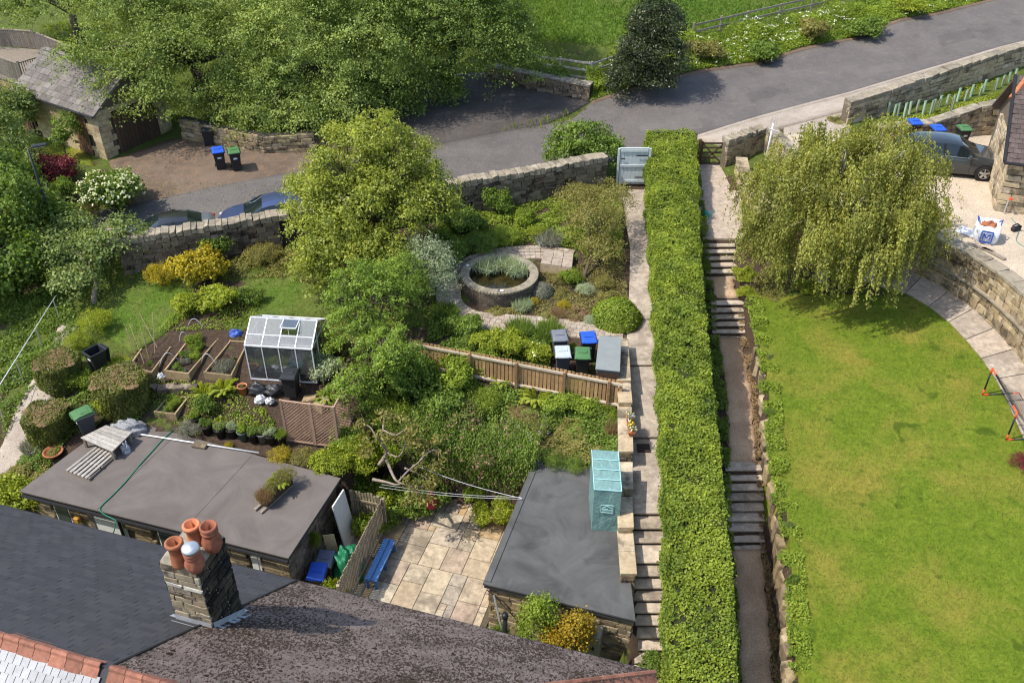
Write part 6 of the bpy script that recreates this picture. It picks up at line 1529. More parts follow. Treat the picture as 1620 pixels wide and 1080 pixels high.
def flower_pot(label, loc, r, h, mat, name='plant_pot', group=None, cat='pot'):
 t = root(name, label, cat, loc, random.uniform(0, 3), group)
 mb = MB(); mb.lathe([(r * .74, 0), (r * .94, h * .86), (r * 1.04, h * .86), (r * 1.06, h), (r * .93, h), (r * .88, h * .86), (0, h * .84)], 18); mb.build('pot', MATS[mat], t, world=False, smooth=True)
 mb = MB(); mb.lathe([(r * .86, h * .87), (r * .4, h * .93), (0, h * .9)], 12); mb.build('soil', MATS['soil'], t, world=False, smooth=True)
 return t
POTS = []
potrow = [(312, 672, 'pot_black', 'first black pot from the salad box, with trailing leaves'), (329, 685, 'pot_black', 'squat black pot with sparse leaves'), (350, 690, 'pot_black', 'wide black pot with bushy pale leaves'), (369, 690, 'pot_black', 'dark tub with low leaves at the middle of the row'), (386, 694, 'pot_green', 'grey green tub in the row above the roof'), (402, 697, 'pot_black', 'black tub between the green tub and the pale grey tub'), (417, 697, 'pot_grey', 'pale grey tub with a feathery plant'), (430, 700, 'pot_black', 'small black pot next to the pale grey tub'), (446, 700, 'pot_black', 'black pot with grassy plant nearest the trellis')]
for i, (px, py, m, lab) in enumerate(potrow):
 p = at(px, py, -.86); t = flower_pot(lab, p, .19, .36, m, group='row of potted plants above the felt roof'); POTS.append((t, p, .36, .19))
p = at(386, 624, -.45); t = flower_pot('upright terracotta pot beside the path below the greenhouse', p, .17, .4, 'terracotta'); POTS.append((t, p, .4, .17))
PPOTS = []
for i, (px, py, m, lab) in enumerate([(762, 831, 'pot_lime', 'lime green pot of leafy geranium nearest the patio middle'), (796, 827, 'pot_lime', 'lime green pot of leafy geranium nearest the annex wall'), (752, 800, 'pot_black', 'dark pot of bushy herb behind the two lime pots')]):
 p = at(px, py, HG + .03); t = flower_pot(lab, p, .17, .32, m); PPOTS.append((t, p, .32))
plain('black_bag', (.03, .03, .033), .35, 0, .3, 8, .5)
lump('black_bag', 'compost_bag', 'slumped black compost bag at the greenhouse foot', 'bag', at(408, 618, -.3), .36, .22, .3, .15, seed=31)
lump('black_bag', 'compost_bag', 'flat black bag in front of the greenhouse door', 'bag', at(434, 618, -.3), .34, .24, .26, .14, seed=32)
lump('white_bag', 'compost_bag', 'pale plastic sack slumped by the greenhouse path', 'bag', at(412, 634, -.45), .2, .17, .24, .14, seed=33)
lump('white_bag', 'compost_bag', 'small white sack beside the pale plastic sack', 'bag', at(427, 636, -.45), .16, .13, .18, .14, seed=34)
for i, (px, py) in enumerate(((492, 640), (510, 645))):
 p = at(px, py, -.6); o = link('garden_stone', stones_for('stone_tan')[i], None, p + Vector((0, 0, .15)), (0, 0, i), (.45, .4, .35)); tag(o, ('squared stone block behind the trellis posts', 'rough stone block near the leafy shrubs behind the trellis')[i], 'rock')

plain('line_white', (.7, .7, .7), .5)
for i, ((a, b), lab) in enumerate((((at(600, 770, -.6), at(912 - 87, 789, OZ + .1)), 'lower washing line strung across the back of the patio'), ((at(655, 735, -.3), at(826, 788, OZ + .12)), 'upper washing line running down to the annex roof'), ((at(604, 766, -.5), at(824, 786, OZ + .15)), 'middle washing line strung across the back of the patio'))):
 pts = [a.lerp(b, k / 12) - Vector((0, 0, .12 * math.sin(math.pi * k / 12))) for k in range(13)]; mb = MB(); mb.tube(pts, .008 if i == 1 else .005, 5); o = mb.build('washing_line', MATS['line_white']); tag(o, lab, 'washing line', 'washing lines')
plain('red_cloth', (.32, .03, .04), .7, 0, .3, 10, .3)
p = at(681, 783, -1.4); lump('red_cloth', 'peg_bag', 'dark red bag hanging on the washing line over the patio', 'bag', p - Vector((0, 0, .5)), .17, .13, .55, .25, seed=41)
u_, _z = wallpt(799, 985, 15.2); p = U(u_, 15.2, HG)
t = root('vent_pipe', 'black vent pipe standing above the eaves in front of the annex', 'pipe', p)
zt = _z + .25; mb = MB(); mb.tube([p, Vector((p.x, p.y, zt))], .07, 10); mb.build('pipe', MATS['black_plastic'], t, smooth=True)
mb = MB(); mb.lathe([(.085, 0), (.1, .04), (.085, .14), (0, .16)], 10, (p.x, p.y, zt - .02)); mb.build('cowl', MATS['black_plastic'], t, smooth=True)
u_, z_ = wallpt(782, 938, AW0); a = U(u_, AW0 - .05, z_); t = root('wall_bracket', 'grey metal bracket and cable stay on the annex wall', 'bracket', a)
mb = MB(); mb.tube([a, U(u_ + .55, AW0 - .75, z_ - 1.2)], .028, 6); mb.build('stay', MATS['galv'], t)
mb = MB(); mb.tube([a, U(u_ + .55, AW0 - .02, z_ - .75)], .012, 5); mb.tube([a, U(u_ - .2, AW0 - .02, z_ + .1)], .02, 5); mb.build('cable', MATS['dark_metal'], t)
u_, z_ = wallpt(932, 1010, 15.7); t = root('meter_cabinet', 'drab metal cabinet standing against the annex wall', 'cabinet', U(u_, 15.85, HG))
plain('cabinet_paint', (.28, .26, .19), .5, 0, .15, 5, .1, grime=.3)
zc = z_ + .22; mb = MB(); mb.box(U(u_, 15.85, (HG + zc) / 2), (.62, .45, zc - HG), HA); mb.build('case', MATS['cabinet_paint'], t, bevel=.02)
mb = MB(); mb.box(U(u_, 15.61, (HG + zc) / 2), (.54, .02, zc - HG - .12), HA); mb.build('door', MATS['cabinet_paint'], t, bevel=.006)
mb = MB(); mb.tube([U(u_ + .12, 15.6, zc - .45), U(u_ + .12, 15.57, zc - .45)], .06, 12); mb.build('lock', MATS['black_plastic'], t)

a, b = at(-20, 640, .25), at(88, 468, 1.0); t = root('handrail', 'long white handrail on thin posts beside the left path', 'handrail', a)
mb = MB(); mb.tube([a, b], .014, 8); mb.build('rail', MATS['white_rail'], t, smooth=True)
for f in (.08, .38, .68, .96): p = a.lerp(b, f); mb = MB(); mb.tube([Vector((p.x, p.y, min(g1(p.x, p.y), p.z - .8))), p], .022, 6); mb.build('post', MATS['galv'], t)
sheet('left_path', P2([(-40,760,-1.8),(0,690,-1.0),(35,630,-.6),(75,570,-.2),(95,510,.05)]), P2([(10,790,-2.0),(48,700,-1.0),(80,640,-.55),(100,590,-.25),(125,520,.0)]), 'pale_concrete', .05, 30, 6, label='worn concrete path beside the white handrail')
p = at(93, 386, .92); t = root('street_lamp', 'tall dark street lamp on the lane above the apple tree', 'street lamp', p)
Hl = 4.15
mb = MB(); mb.tube([p - Vector((0, 0, .2)), p + Vector((0, 0, 1.2)), p + Vector((0, 0, 1.25)), p + Vector((0, 0, Hl))], [.075, .07, .055, .04], 10); mb.build('column', plain('lamp_paint', (.02, .022, .025), .5), t, smooth=True)
mb = MB(); mb.tube([p + Vector((0, 0, Hl)), p + Vector((.15, .1, Hl + .06))], .03, 8); mb.build('arm', MATS['lamp_paint'], t)
mb = MB(); mb.box(p + Vector((.36, .2, Hl + .09)), (.55, .22, .08), R(28)); mb.build('lantern', MATS['lamp_paint'], t, bevel=.03)
mb = MB(); mb.box(p + Vector((.36, .2, Hl + .045)), (.4, .15, .02), R(28)); mb.build('diffuser', MATS['lamp_glass'], t)
mb = MB(); mb.box(p + Vector((-.1, -.1, 1.6)), (.02, .3, .2), R(30)); mb.build('sign_plate', plain('plate_blue', (.06, .16, .26), .4), t)

plain('goal_black', (.015, .02, .025), .4); plain('goal_orange', (.75, .1, .03), .4)
gl = [at(1553, 628, -.22), at(1590, 700, -.5)]
t = root('football_goal', 'small black and orange football goal on the lawn edge', 'goal', gl[0])
gb = [Vector((p.x, p.y, g1(p.x, p.y) + .07)) for p in gl]; up = Vector((0, 0, 1.12)); back = Vector((1.25, .05, 0))
def goalbar(nm, p, q, e=.22, r=.028):
 L_ = (q - p).length; d = (q - p) / L_
 mb = MB(); mb.tube([p + d * e, q - d * e], r, 8); mb.build(nm, MATS['goal_black'], t, smooth=True)
 for a, b in ((p, p + d * e), (q - d * e, q)): mb = MB(); mb.tube([a, b], r * 1.12, 8); mb.build('joint', MATS['goal_orange'], t, smooth=True)
goalbar('upright', gb[0], gb[0] + up); goalbar('upright', gb[1], gb[1] + up); goalbar('crossbar', gb[0] + up, gb[1] + up, .32)
bk = [Vector((p.x + 1.25, p.y + .03, g1(p.x + 1.2, p.y) + .07)) for p in gb]
goalbar('base_bar', gb[0], bk[0]); goalbar('base_bar', gb[1], bk[1]); mb = MB(); mb.tube([bk[0], bk[1]], .026, 8); mb.build('back_bar', MATS['goal_black'], t)
mb = MB(); A_, B_, C_2, D_2 = gb[0] + up, gb[1] + up, bk[1], bk[0]
for k in range(21):
 f = k / 20; p, q = A_.lerp(B_, f), D_2.lerp(C_2, f); m_ = p.lerp(q, .5) - Vector((0, 0, .12)); mb.tube([p, m_, q], .0035, 3, caps=False)
for k in range(1, 16):
 f = k / 16; p, q = A_.lerp(D_2, f), B_.lerp(C_2, f); sag = .12 * math.sin(math.pi * f); mb.tube([p - Vector((0, 0, sag)), q - Vector((0, 0, sag))], .0035, 3, caps=False)
mb.build('net', MATS['goal_black'], t)

def bagmat():
 m = NT('bulk_bag'); pos = m.pos(); n = m.noise(pos, 9, 4, .6); c = m.ramp(n, [(.3, (.62, .64, .68)), (.7, (.82, .83, .84))]); return m.done(m.principled(c, .55, 0, m.bump(m.noise(pos, 6, 4, .6, 1), .6, .05), .4))
bagmat(); plain('print_blue', (.03, .08, .35), .5)
p = at(1557, 378, DZ); t = root('bulk_bag', 'white builders bulk bag with blue letter M on the drive', 'bag', p)
rz_ = R(-24); Mz = Matrix.Rotation(rz_, 3, 'Z')
def bb(x, y, z): return p + Mz @ Vector((x, y, z))
mb = MB(); lv = [(0, .42, .0), (.2, .5, .02), (.5, .5, .03), (.72, .44, .05)]; V = []; n = 32
for (z_, r_, am) in lv:
 for j in range(n):
  a = 2 * math.pi * j / n; sq = 1 / max(abs(math.cos(a)), abs(math.sin(a))) ** .75; rr_ = r_ * (1 + random.uniform(-am, am)) * sq * .92; V.append(bb(rr_ * math.cos(a), rr_ * math.sin(a), z_ * (1 + random.uniform(-am, am))))
V += [bb(.36 * math.cos(2 * math.pi * j / n), .36 * math.sin(2 * math.pi * j / n), .6) for j in range(n)]
mb.add(V, [(i * n + j, i * n + (j + 1) % n, (i + 1) * n + (j + 1) % n, (i + 1) * n + j) for i in range(4) for j in range(n)] + [tuple(4 * n + j for j in range(n))]); mb.build('sack', MATS['bulk_bag'], t, smooth=True)
lg = link('printed_letter', None, t)
def stroke(x0, z0, x1, z1, w_=.06): mb = MB(); mb.bar(bb(x0, -.515, z0), bb(x1, -.515, z1), .012, w_); mb.build('stroke', MATS['print_blue'], lg)
for (x0, z0, x1, z1) in ((-.2, .12, .2, .12), (-.2, .55, .2, .55), (-.2, .12, -.2, .55), (.2, .12, .2, .55)): stroke(x0, z0, x1, z1, .07)
for (x0, z0, x1, z1) in ((-.12, .2, -.12, .47), (-.12, .46, 0, .3), (0, .3, .12, .46), (.12, .47, .12, .2)): stroke(x0, z0, x1, z1, .05)
lump('terracotta', 'rubble', None, None, bb(0, 0, .6), .28, .25, .14, .35, seed=51, parent=None).parent = None
ob_ = bpy.data.objects[-1] if False else None
for o in list(bpy.data.objects):
 if o.name.startswith('rubble'): tag(o, 'orange brick rubble heaped in the bulk bag', 'rubble')
for sx in (-1, 1):
 mb = MB(); mb.tube([bb(sx * .36, .3, .68), bb(sx * .44, .12, .85), bb(sx * .4, -.1, .72)], .025, 5); mb.build('lifting_loop', MATS['print_blue'], t)
mb = MB(); q = [at(1510, 366, DZ + .02), at(1550, 380, DZ + .02), at(1556, 374, DZ + .02), at(1520, 360, DZ + .02)]
mb.add([q[0], q[1], q[1] + Vector((0, 0, .06)), q[0] + Vector((0, 0, .03)), q[3] + Vector((0, 0, .1)), q[2] + Vector((0, 0, .12))], [(0, 1, 2, 3), (3, 2, 5, 4), (0, 3, 4), (1, 5, 2), (0, 4, 5, 1)]); o = mb.build('folded_sack', MATS['bulk_bag']); tag(o, 'folded white and blue sack lying before the bulk bag', 'sack')
for i, (x0, y0, x1, y1, lab) in enumerate(((1530, 384, 1572, 398, 'long board lying along the retaining wall top'), (1555, 392, 1590, 410, 'short board at the wall edge by the bulk bag'))):
 mb = MB(); mb.bar(at(x0, y0, DZ + .05), at(x1, y1, DZ + .05), .16, .05); o = mb.build('timber_board', MATS['weathered_wood']); tag(o, lab, 'board')
p = at(1606, 365, DZ); t = root('power_tool', 'dark power tool lying on the drive near the house', 'tool', p)
mb = MB(); mb.box(p + Vector((0, 0, .1)), (.4, .2, .16), R(20)); mb.build('motor', MATS['dark_metal'], t, bevel=.04); mb = MB(); mb.tube([p + Vector((-.15, .05, .18)), p + Vector((0, .02, .3)), p + Vector((.18, -.05, .2))], .03, 6); mb.build('handle', MATS['black_plastic'], t)
mb = MB(); pts = smooth_line([at(x, y, DZ + .02) for x, y in ((1600, 345), (1612, 362), (1608, 380), (1622, 390), (1640, 384))], 5); mb.tube(pts, .014, 5); o = mb.build('cable', plain('cable_teal', (.05, .25, .2), .5)); tag(o, 'teal cable curling on the gravel by the house wall', 'cable')
p = at(1588, 338, DZ); t = root('outdoor_tap', 'standpipe tap with orange hose end at the house corner', 'tap', p)
mb = MB(); mb.tube([p, p + Vector((0, 0, .75)), p + Vector((-.03, -.14, .78))], .035, 7); mb.build('pipe', MATS['galv'], t); mb = MB(); mb.box(p + Vector((-.03, -.18, .76)), (.14, .12, .1)); mb.build('tap_head', MATS['goal_orange'], t, bevel=.02)
lump('white_bag', 'rubble_sack', 'white rubble sack behind the grey car bonnet', 'bag', at(1497, 238, DZ), .5, .3, .55, .25, seed=61)
plain('guard_green', (.3, .42, .29), .5, 0, .15, 6, .1, rnd=.2, grime=.25); plain('stake', (.3, .22, .13), .8)
tg = [(1402,193),(1411,193),(1418,193),(1428,194),(1437,190),(1447,187),(1458,190),(1469,189),(1473,185),(1482,178),(1494,176),(1503,182),(1511,170),(1523,168),(1532,163),(1547,160),(1552,156),(1572,152),(1582,147),(1592,142),(1602,136)]
for i, (px, py) in enumerate(tg):
 z_ = 1.95 + (px - 1400) / 200 * .45; p = at(px, py, z_); t = root('tree_guard', 'pale green tree guard tube planted behind the lane wall', 'tree guard', p, random.uniform(0, 6), 'tree guard tubes behind the lane wall')
 ln = Vector((random.uniform(-.08, .08), random.uniform(-.05, .05), random.uniform(.85, 1.05)))
 mb = MB(); mb.tube([Vector((0, 0, -.3)), ln], [.06, .065], 10, caps=False); mb.tube([ln, Vector((0, 0, -.3))], [.055, .05], 10, caps=False); mb.build('tube', MATS['guard_green'], t, world=False, smooth=True)
 mb = MB(); mb.bar((.085, 0, -.3), ln + Vector((.085, 0, -.15)), .03, .03); mb.build('stake', MATS['stake'], t, world=False)

PC = Vector((-.49, 30.95, 0)); PR = 1.5; PZ = .9; PB = .12
t = root('round_pond', 'round raised pond of dark brick with pale coping and reeds', 'pond', (PC.x, PC.y, PB))
mb = MB(); mb.lathe([(PR - .02, PB - .2), (PR - .02, PZ - .08), (PR - .3, PZ - .08), (PR - .3, PB)], 64, (PC.x, PC.y, 0)); o = mb.build('wall_core', MATS['mortar_dark'], t); fix_normals(o.data)
stone_mat('brick_dark', [(.13, .1, .075), (.09, .072, .058), (.17, .135, .1), (.2, .17, .13)], (.03, .026, .022), .6)
stone_mat('brick_cope', [(.33, .29, .21), (.27, .23, .17), (.4, .35, .26)], (.09, .08, .06), .5)
bm_ = stones_for('brick_dark', True); cm_ = stones_for('brick_cope', True); nb = 52; rows = 8
for r in range(rows):
 for k in range(nb):
  a = 2 * math.pi * (k + .5 * (r % 2)) / nb
  if 0.25 * math.pi < a % (2 * math.pi) < .75 * math.pi: continue      # the far arc is hidden
  if r * nb + k > 400: pass
  z_ = PB + (PZ - .09 - PB) * (r + .5) / rows
  if r < 1: continue
  o = bpy.data.objects.new('brick', bm_[(k + r) % 7]); COL.objects.link(o); o.parent = t
  o.matrix_local = Matrix.Translation(Vector((math.cos(a) * (PR - .03), math.sin(a) * (PR - .03), z_ - PB))) @ Matrix.Rotation(a + math.pi / 2, 4, 'Z') @ Matrix.Diagonal((2 * math.pi * PR / nb - .012, .1, (PZ - .09 - PB) / rows - .012, 1))
for k in range(72):
 a = 2 * math.pi * k / 72; o = bpy.data.objects.new('coping_brick', cm_[k % 7]); COL.objects.link(o); o.parent = t
 o.matrix_local = Matrix.Translation(Vector((math.cos(a) * (PR - .14), math.sin(a) * (PR - .14), PZ - .04 - PB))) @ Matrix.Rotation(a + math.pi / 2, 4, 'Z') @ Matrix.Diagonal((2 * math.pi * (PR - .05) / 72 - .01, .34, .08, 1))
m = NT('pond_water'); n_ = m.noise(m.pos(), 3, 4, .6); c_ = m.ramp(n_, [(.35, (.008, .007, .004)), (.7, (.05, .04, .012))]); m.done(m.principled(c_, .06, 0, m.bump(m.noise(m.pos(), 14, 3, .5), .08, .01), .6))
mb = MB(); mb.add([(PC.x + math.cos(a) * (PR - .29), PC.y + math.sin(a) * (PR - .29), PZ - .3) for a in np.linspace(0, 2 * math.pi, 48, endpoint=False)], [tuple(range(48))]); mb.build('water', MATS['pond_water'], t)
for (ang, lab) in ((2.75, 'small white pond light on the rim beside the silver shrub'), (-1.5, 'small white pond light on the near rim')):
 p = PC + Vector((math.cos(ang) * (PR - .13), math.sin(ang) * (PR - .13), PZ)); tt = root('pond_light', lab, 'lamp', p, ang)
 mb = MB(); mb.box((0, 0, .03), (.1, .16, .05)); mb.build('case', MATS['white_paint'], tt, world=False, bevel=.015); mb = MB(); mb.box((0, -.1, .05), (.07, .06, .06)); mb.build('lens', MATS['dark_glass'], tt, world=False, bevel=.01)
pp_ = [at(x, y, z) for x, y, z in ((905,405,.62),(860,398,.62),(800,402,.55),(745,418,.5),(715,445,.42),(712,480,.32),(745,505,.22),(800,512,.17),(870,518,.12),(940,528,.1),(1005,530,.1))]
cl = [Vector(p) for p in smooth_line(pp_, 6)]
pw_ = .48
L_ = []; R_ = []
for i, p in enumerate(cl):
 d = (cl[min(i + 1, len(cl) - 1)] - cl[max(i - 1, 0)]); d.z = 0; d.normalize(); n_ = Vector((-d.y, d.x, 0)); L_.append(p + n_ * pw_); R_.append(p - n_ * pw_)
bp = sheet('brick_path', L_, R_, 'joint_sand', .03, 70, 5, label='pale brick path curving around the round pond')
stone_mat('path_brick', [(.42, .35, .27), (.36, .29, .22), (.48, .41, .33), (.4, .31, .25)], (.15, .125, .1), .5)
pm = stones_for('path_brick', True); rows_ = 66; cnt = 0
LL = resample([(p.x, p.y) for p in L_], rows_ + 1); RR = resample([(p.x, p.y) for p in R_], rows_ + 1)
for r in range(rows_):
 for k in range(4):
  if cnt >= 300: break
  f = (k + .5) / 4; a, b = Vector(LL[r]).lerp(Vector(RR[r]), f), Vector(LL[r + 1]).lerp(Vector(RR[r + 1]), f); c_ = (a + b) / 2; d = b - a
  if (c_ - Vector((PC.x, PC.y))).length < PR + .06: continue
  o = bpy.data.objects.new('paver', pm[(r + k) % 7]); COL.objects.link(o); o.parent = bp; cnt += 1
  o.matrix_local = Matrix.Translation(Vector((c_.x, c_.y, g1(c_.x, c_.y) + .045 + random.uniform(-.004, .004)))) @ Matrix.Rotation(math.atan2(d.y, d.x), 4, 'Z') @ Matrix.Diagonal((d.length - .012, (Vector(LL[r]) - Vector(RR[r])).length / 4 - .012, .06, 1))
q = [at(855, 415, .85), at(905, 422, .85), at(908, 398, .85), at(862, 394, .85)]; t = root('stone_plinth', 'low paved stone plinth beside the pond', 'plinth', Vector((q[0].x, q[0].y, .4)))
mb = MB(); mb.hexa([Vector((p.x, p.y, .2)) for p in q], [Vector((p.x, p.y, .76)) for p in q]); mb.build('base', MATS['stone_pale'], t)
for i in range(3):
 for j in range(2): mb = MB(); s_ = [q[0].lerp(q[1], (i + a) / 3).lerp(q[3].lerp(q[2], (i + a) / 3), (j + b) / 2) for a, b in ((.02, .02), (.98, .02), (.98, .98), (.02, .98))]; mb.hexa([Vector((p.x, p.y, .765)) for p in s_], [Vector((p.x, p.y, .82)) for p in s_]); mb.build('slab', MATS['path_concrete'], t, bevel=.008)
L_ = leaf_mat
L_('leaf_beech', (.036, .07, .013), (.28, .345, .08), .3)
L_('leaf_beech_light', (.045, .085, .015), (.32, .39, .1), .3)
L_('leaf_willow', (.05, .095, .012), (.28, .38, .06), .33)
L_('leaf_beech_dark', (.026, .055, .01), (.2, .27, .055), .3)  # deeper green leaf tint that sets one beech crown apart
L_('leaf_laurel', (.052, .088, .012), (.365, .395, .065), .32, .45)
L_('leaf_hedge', (.042, .082, .01), (.25, .305, .035), .3, patch=.55)
L_('leaf_hedge_dark', (.032, .056, .01), (.19, .2, .05), .25)
L_('leaf_dark', (.009, .016, .006), (.06, .075, .028), .15, .35)
L_('leaf_mid', (.036, .072, .01), (.2, .28, .045), .3)
L_('leaf_fresh', (.065, .115, .01), (.27, .34, .04), .35)
L_('leaf_lime', (.1, .145, .009), (.34, .38, .04), .35)
L_('leaf_birch', (.065, .08, .014), (.34, .345, .075), .33)
L_('leaf_olive', (.085, .092, .02), (.29, .26, .08), .3)
L_('leaf_yellow', (.13, .125, .012), (.46, .37, .025), .3)
L_('leaf_gold', (.09, .1, .012), (.5, .32, .022), .3)
L_('leaf_silver', (.13, .17, .09), (.36, .41, .25), .25)
L_('leaf_red', (.04, .009, .012), (.2, .035, .045), .25)
L_('leaf_grey', (.07, .075, .055), (.22, .22, .16), .2)
L_('leaf_brown', (.1, .07, .035), (.3, .2, .1), .2)
L_('leaf_apple', (.05, .085, .018), (.26, .32, .1), .3)
L_('grass_blade', (.06, .1, .006), (.24, .28, .03), .3)
L_('grass_lawn', (.04, .09, .006), (.155, .205, .03), .3)
L_('grass_field', (.035, .085, .006), (.16, .24, .035), .3)
L_('petal_white', (.5, .5, .4), (.8, .8, .7), .2)
L_('petal_cream', (.34, .36, .2), (.55, .55, .36), .2)
L_('petal_pink', (.26, .1, .1), (.46, .22, .23), .2)
L_('petal_lilac', (.25, .25, .5), (.55, .55, .75), .2)
L_('petal_yellow', (.6, .4, .02), (.85, .65, .05), .2)
plain('bark', (.1, .08, .06), .95, 0, .4, 12, .7); plain('bark_pale', (.26, .21, .165), .9, 0, .4, 9, .5); plain('bark_birch', (.42, .39, .35), .85, 0, .35, 8, .4, grime=.6)
plain('twig_core', (.03, .035, .014), .95, 0, .4, 8, .4, spec=.1)

def unit(v): return v / np.maximum(np.linalg.norm(v, axis=1, keepdims=True), 1e-9)
def leaves_mesh(name, C, N, L, W, tint, rg, tang=None):
 """one folded four-point leaf per row"""
 n = len(C); N = unit(N)
 t = rg.normal(size=(n, 3)) if tang is None else tang + rg.normal(size=(n, 3)) * .25
 t = unit(t - N * np.sum(t * N, 1, keepdims=True)); b = np.cross(N, t)
 L = np.broadcast_to(np.asarray(L, float), (n,))[:, None]; W = np.broadcast_to(np.asarray(W, float), (n,))[:, None]
 V = np.empty((n, 4, 3)); V[:, 0] = C - t * L * .5; V[:, 1] = C + b * W * .5 + N * W * .18 - t * L * .05; V[:, 2] = C + t * L * .5 - N * L * .12; V[:, 3] = C - b * W * .5 + N * W * .18 - t * L * .05
 me = quads_mesh(name, V.reshape(-1, 3), np.arange(n * 4).reshape(n, 4))
 a = me.attributes.new('tint', 'FLOAT', 'POINT'); a.data.foreach_set('value', np.repeat(np.clip(tint, 0, 1), 4).astype(np.float32))
 return me
def cloud(rg, blobs, ncl, cr, lpc, L, asp=.6, flat=.6, up=.45, jit=.7, inner=.55, lowcut=-.35, tvar=.28, droop=0.0, spray=0.0):
 """leaf clumps spread through the outer part of a set of ellipsoids (centre, radii)"""
 B = np.array([list(c) + list(r) for c, r in blobs], float); area = (B[:, 3] * B[:, 4] + B[:, 4] * B[:, 5] + B[:, 3] * B[:, 5]); k = rg.choice(len(B), ncl, p=area / area.sum())
 d = unit(rg.normal(size=(ncl, 3))); low = d[:, 2] < lowcut; d[low, 2] *= -1
 ph = rg.uniform(0, 6.28, 6); wob = np.sin(d[:, 0] * 4.1 + ph[0]) * np.sin(d[:, 1] * 3.7 + ph[1]) + .6 * np.sin(d[:, 0] * 8.3 + ph[2]) * np.sin(d[:, 2] * 7.1 + ph[3]) * np.sin(d[:, 1] * 7.7 + ph[4])
 rad = (inner + (1 - inner) * rg.random(ncl) ** .45) * (1 + .2 * wob)
 P = B[k, :3] + d * B[k, 3:] * rad[:, None]; sz = cr * rg.uniform(.65, 1.35, ncl)
 ct = .5 + rg.normal(0, tvar * .6, ncl)
 idx = np.repeat(np.arange(ncl), lpc); n = len(idx)
 off = np.clip(rg.normal(size=(n, 3)), -1.9, 1.9) * np.array([1, 1, flat]) * .55
 if droop: off[:, 2] -= np.abs(rg.normal(size=n)) * droop
 if spray:
  dh = unit(d * np.array([1, 1, .15]) + rg.normal(size=(ncl, 3)) * .35)[idx]; a_ = np.clip(rg.normal(size=(n, 1)), -1.7, 1.7); off = off * .5 + dh * a_ * spray; off[:, 2] -= .22 * np.maximum(a_[:, 0], 0) ** 2
 C = P[idx] + off * sz[idx][:, None]
 N = unit(d[idx] * .55 + unit(off) * .4 + np.array([0, 0, up]) + rg.normal(size=(n, 3)) * jit)
 tint = ct[idx] + rg.normal(0, tvar * .5, n) + off[:, 2] * .12
 ls = L * rg.uniform(.65, 1.3, n)
 return C, N, ls, ls * asp, tint
def limbs(base, blobs, r0, h0, mat, parent, rg, nb=None, name='trunk'):
 """tapered trunk that forks into the crown"""
 mb = MB(); base = Vector(base); ctr = sum((Vector(c) for c, _ in blobs), Vector()) / len(blobs)
 top = Vector((base.x + (ctr.x - base.x) * .5, base.y + (ctr.y - base.y) * .5, base.z + h0))
 mid = base.lerp(top, .5) + Vector(rg.normal(size=3) * .06 * h0)
 mb.tube([base - Vector((0, 0, .3)), base + Vector((0, 0, .15)), mid, top], [r0 * 1.35, r0 * 1.1, r0 * .85, r0 * .7], 9)
 for c, r in (blobs if nb is None else blobs[:nb]):
  c = Vector(c); e = c + Vector((0, 0, r[2] * .35)); m = top.lerp(e, .5) + Vector(rg.normal(size=3) * .2) + Vector((0, 0, .2))
  mb.tube([top - Vector((0, 0, .1)), m, e], [r0 * .55, r0 * .35, r0 * .1], 6)
  for q in range(4):
   d = Vector(rg.normal(size=3)); d.z = abs(d.z) * .6; d.normalize(); tip = c + Vector((d.x * r[0], d.y * r[1], d.z * r[2])) * .8
   mb.tube([m, m.lerp(tip, .5) + Vector(rg.normal(size=3) * .12), tip], [r0 * .28, r0 * .18, r0 * .04], 5)
 return mb.build(name, MATS[mat], parent, smooth=True)
def tree(name, label, base, blobs, mat, ncl, cr, lpc, L, seed, trunk=.16, h0=1.6, bark='bark', cat='tree', group=None, asp=.6, **kw):
 rg = np.random.default_rng(seed); base = Vector(base); t = root(name, label, cat, base, 0, group)
 C, N, ls, ws, ti = cloud(rg, blobs, ncl, cr, lpc, L, asp, **kw)
 me = leaves_mesh('crown', C - np.array(base), N, ls, ws, ti, rg); me.materials.append(MATS[mat]); link('crown', me, t)
 limbs(base, blobs, trunk, h0, bark, t, rg); return t
def S(x, y, z, rx, ry=None, rz=None): return ((x, y, z), (rx, ry or rx, rz or rx))

_r = random.Random(8)
def ragged(bl, n, f=.42):
 out = list(bl)
 for _ in range(n):
  c, r = _r.choice(bl); a = _r.uniform(0, 6.28); e = _r.uniform(-.2, 1.0); k = _r.uniform(.75, 1.15); out.append(((c[0] + math.cos(a) * r[0] * k * math.cos(e), c[1] + math.sin(a) * r[1] * k * math.cos(e), c[2] + math.sin(e) * r[2] * k), tuple(q * f * _r.uniform(.6, 1.2) for q in r)))
 return out
tree('beech_tree', 'tall beech tree hanging over the stone garage roof', (-16.2, 47.2, 1.8), [S(-17.0, 45.2, 5.4, 3.6, 3.2, 2.6), S(-18.6, 46.8, 7.4, 2.8, 2.8, 2.4), S(-14.0, 45.4, 4.9, 3.0, 2.8, 2.5), S(-16.8, 48.0, 8.2, 4.2, 3.6, 3.2), S(-12.6, 44.2, 3.6, 2.0, 1.6, 1.7), S(-17.4, 42.4, 4.5, 2.3, 1.5, 1.4), S(-14.6, 43.2, 3.1, 1.9, 1.2, 1.1), S(-19.6, 42.8, 5.5, 1.9, 1.3, .9), S(-16.6, 41.6, 3.9, 1.5, 1.0, 1.0), S(-13.2, 42.6, 2.7, 1.6, .9, .9)], 'leaf_beech', 900, .72, 100, .115, 1, .34, 2.6, group='big trees beyond the lane', flat=.4, tvar=.42, spray=.8)
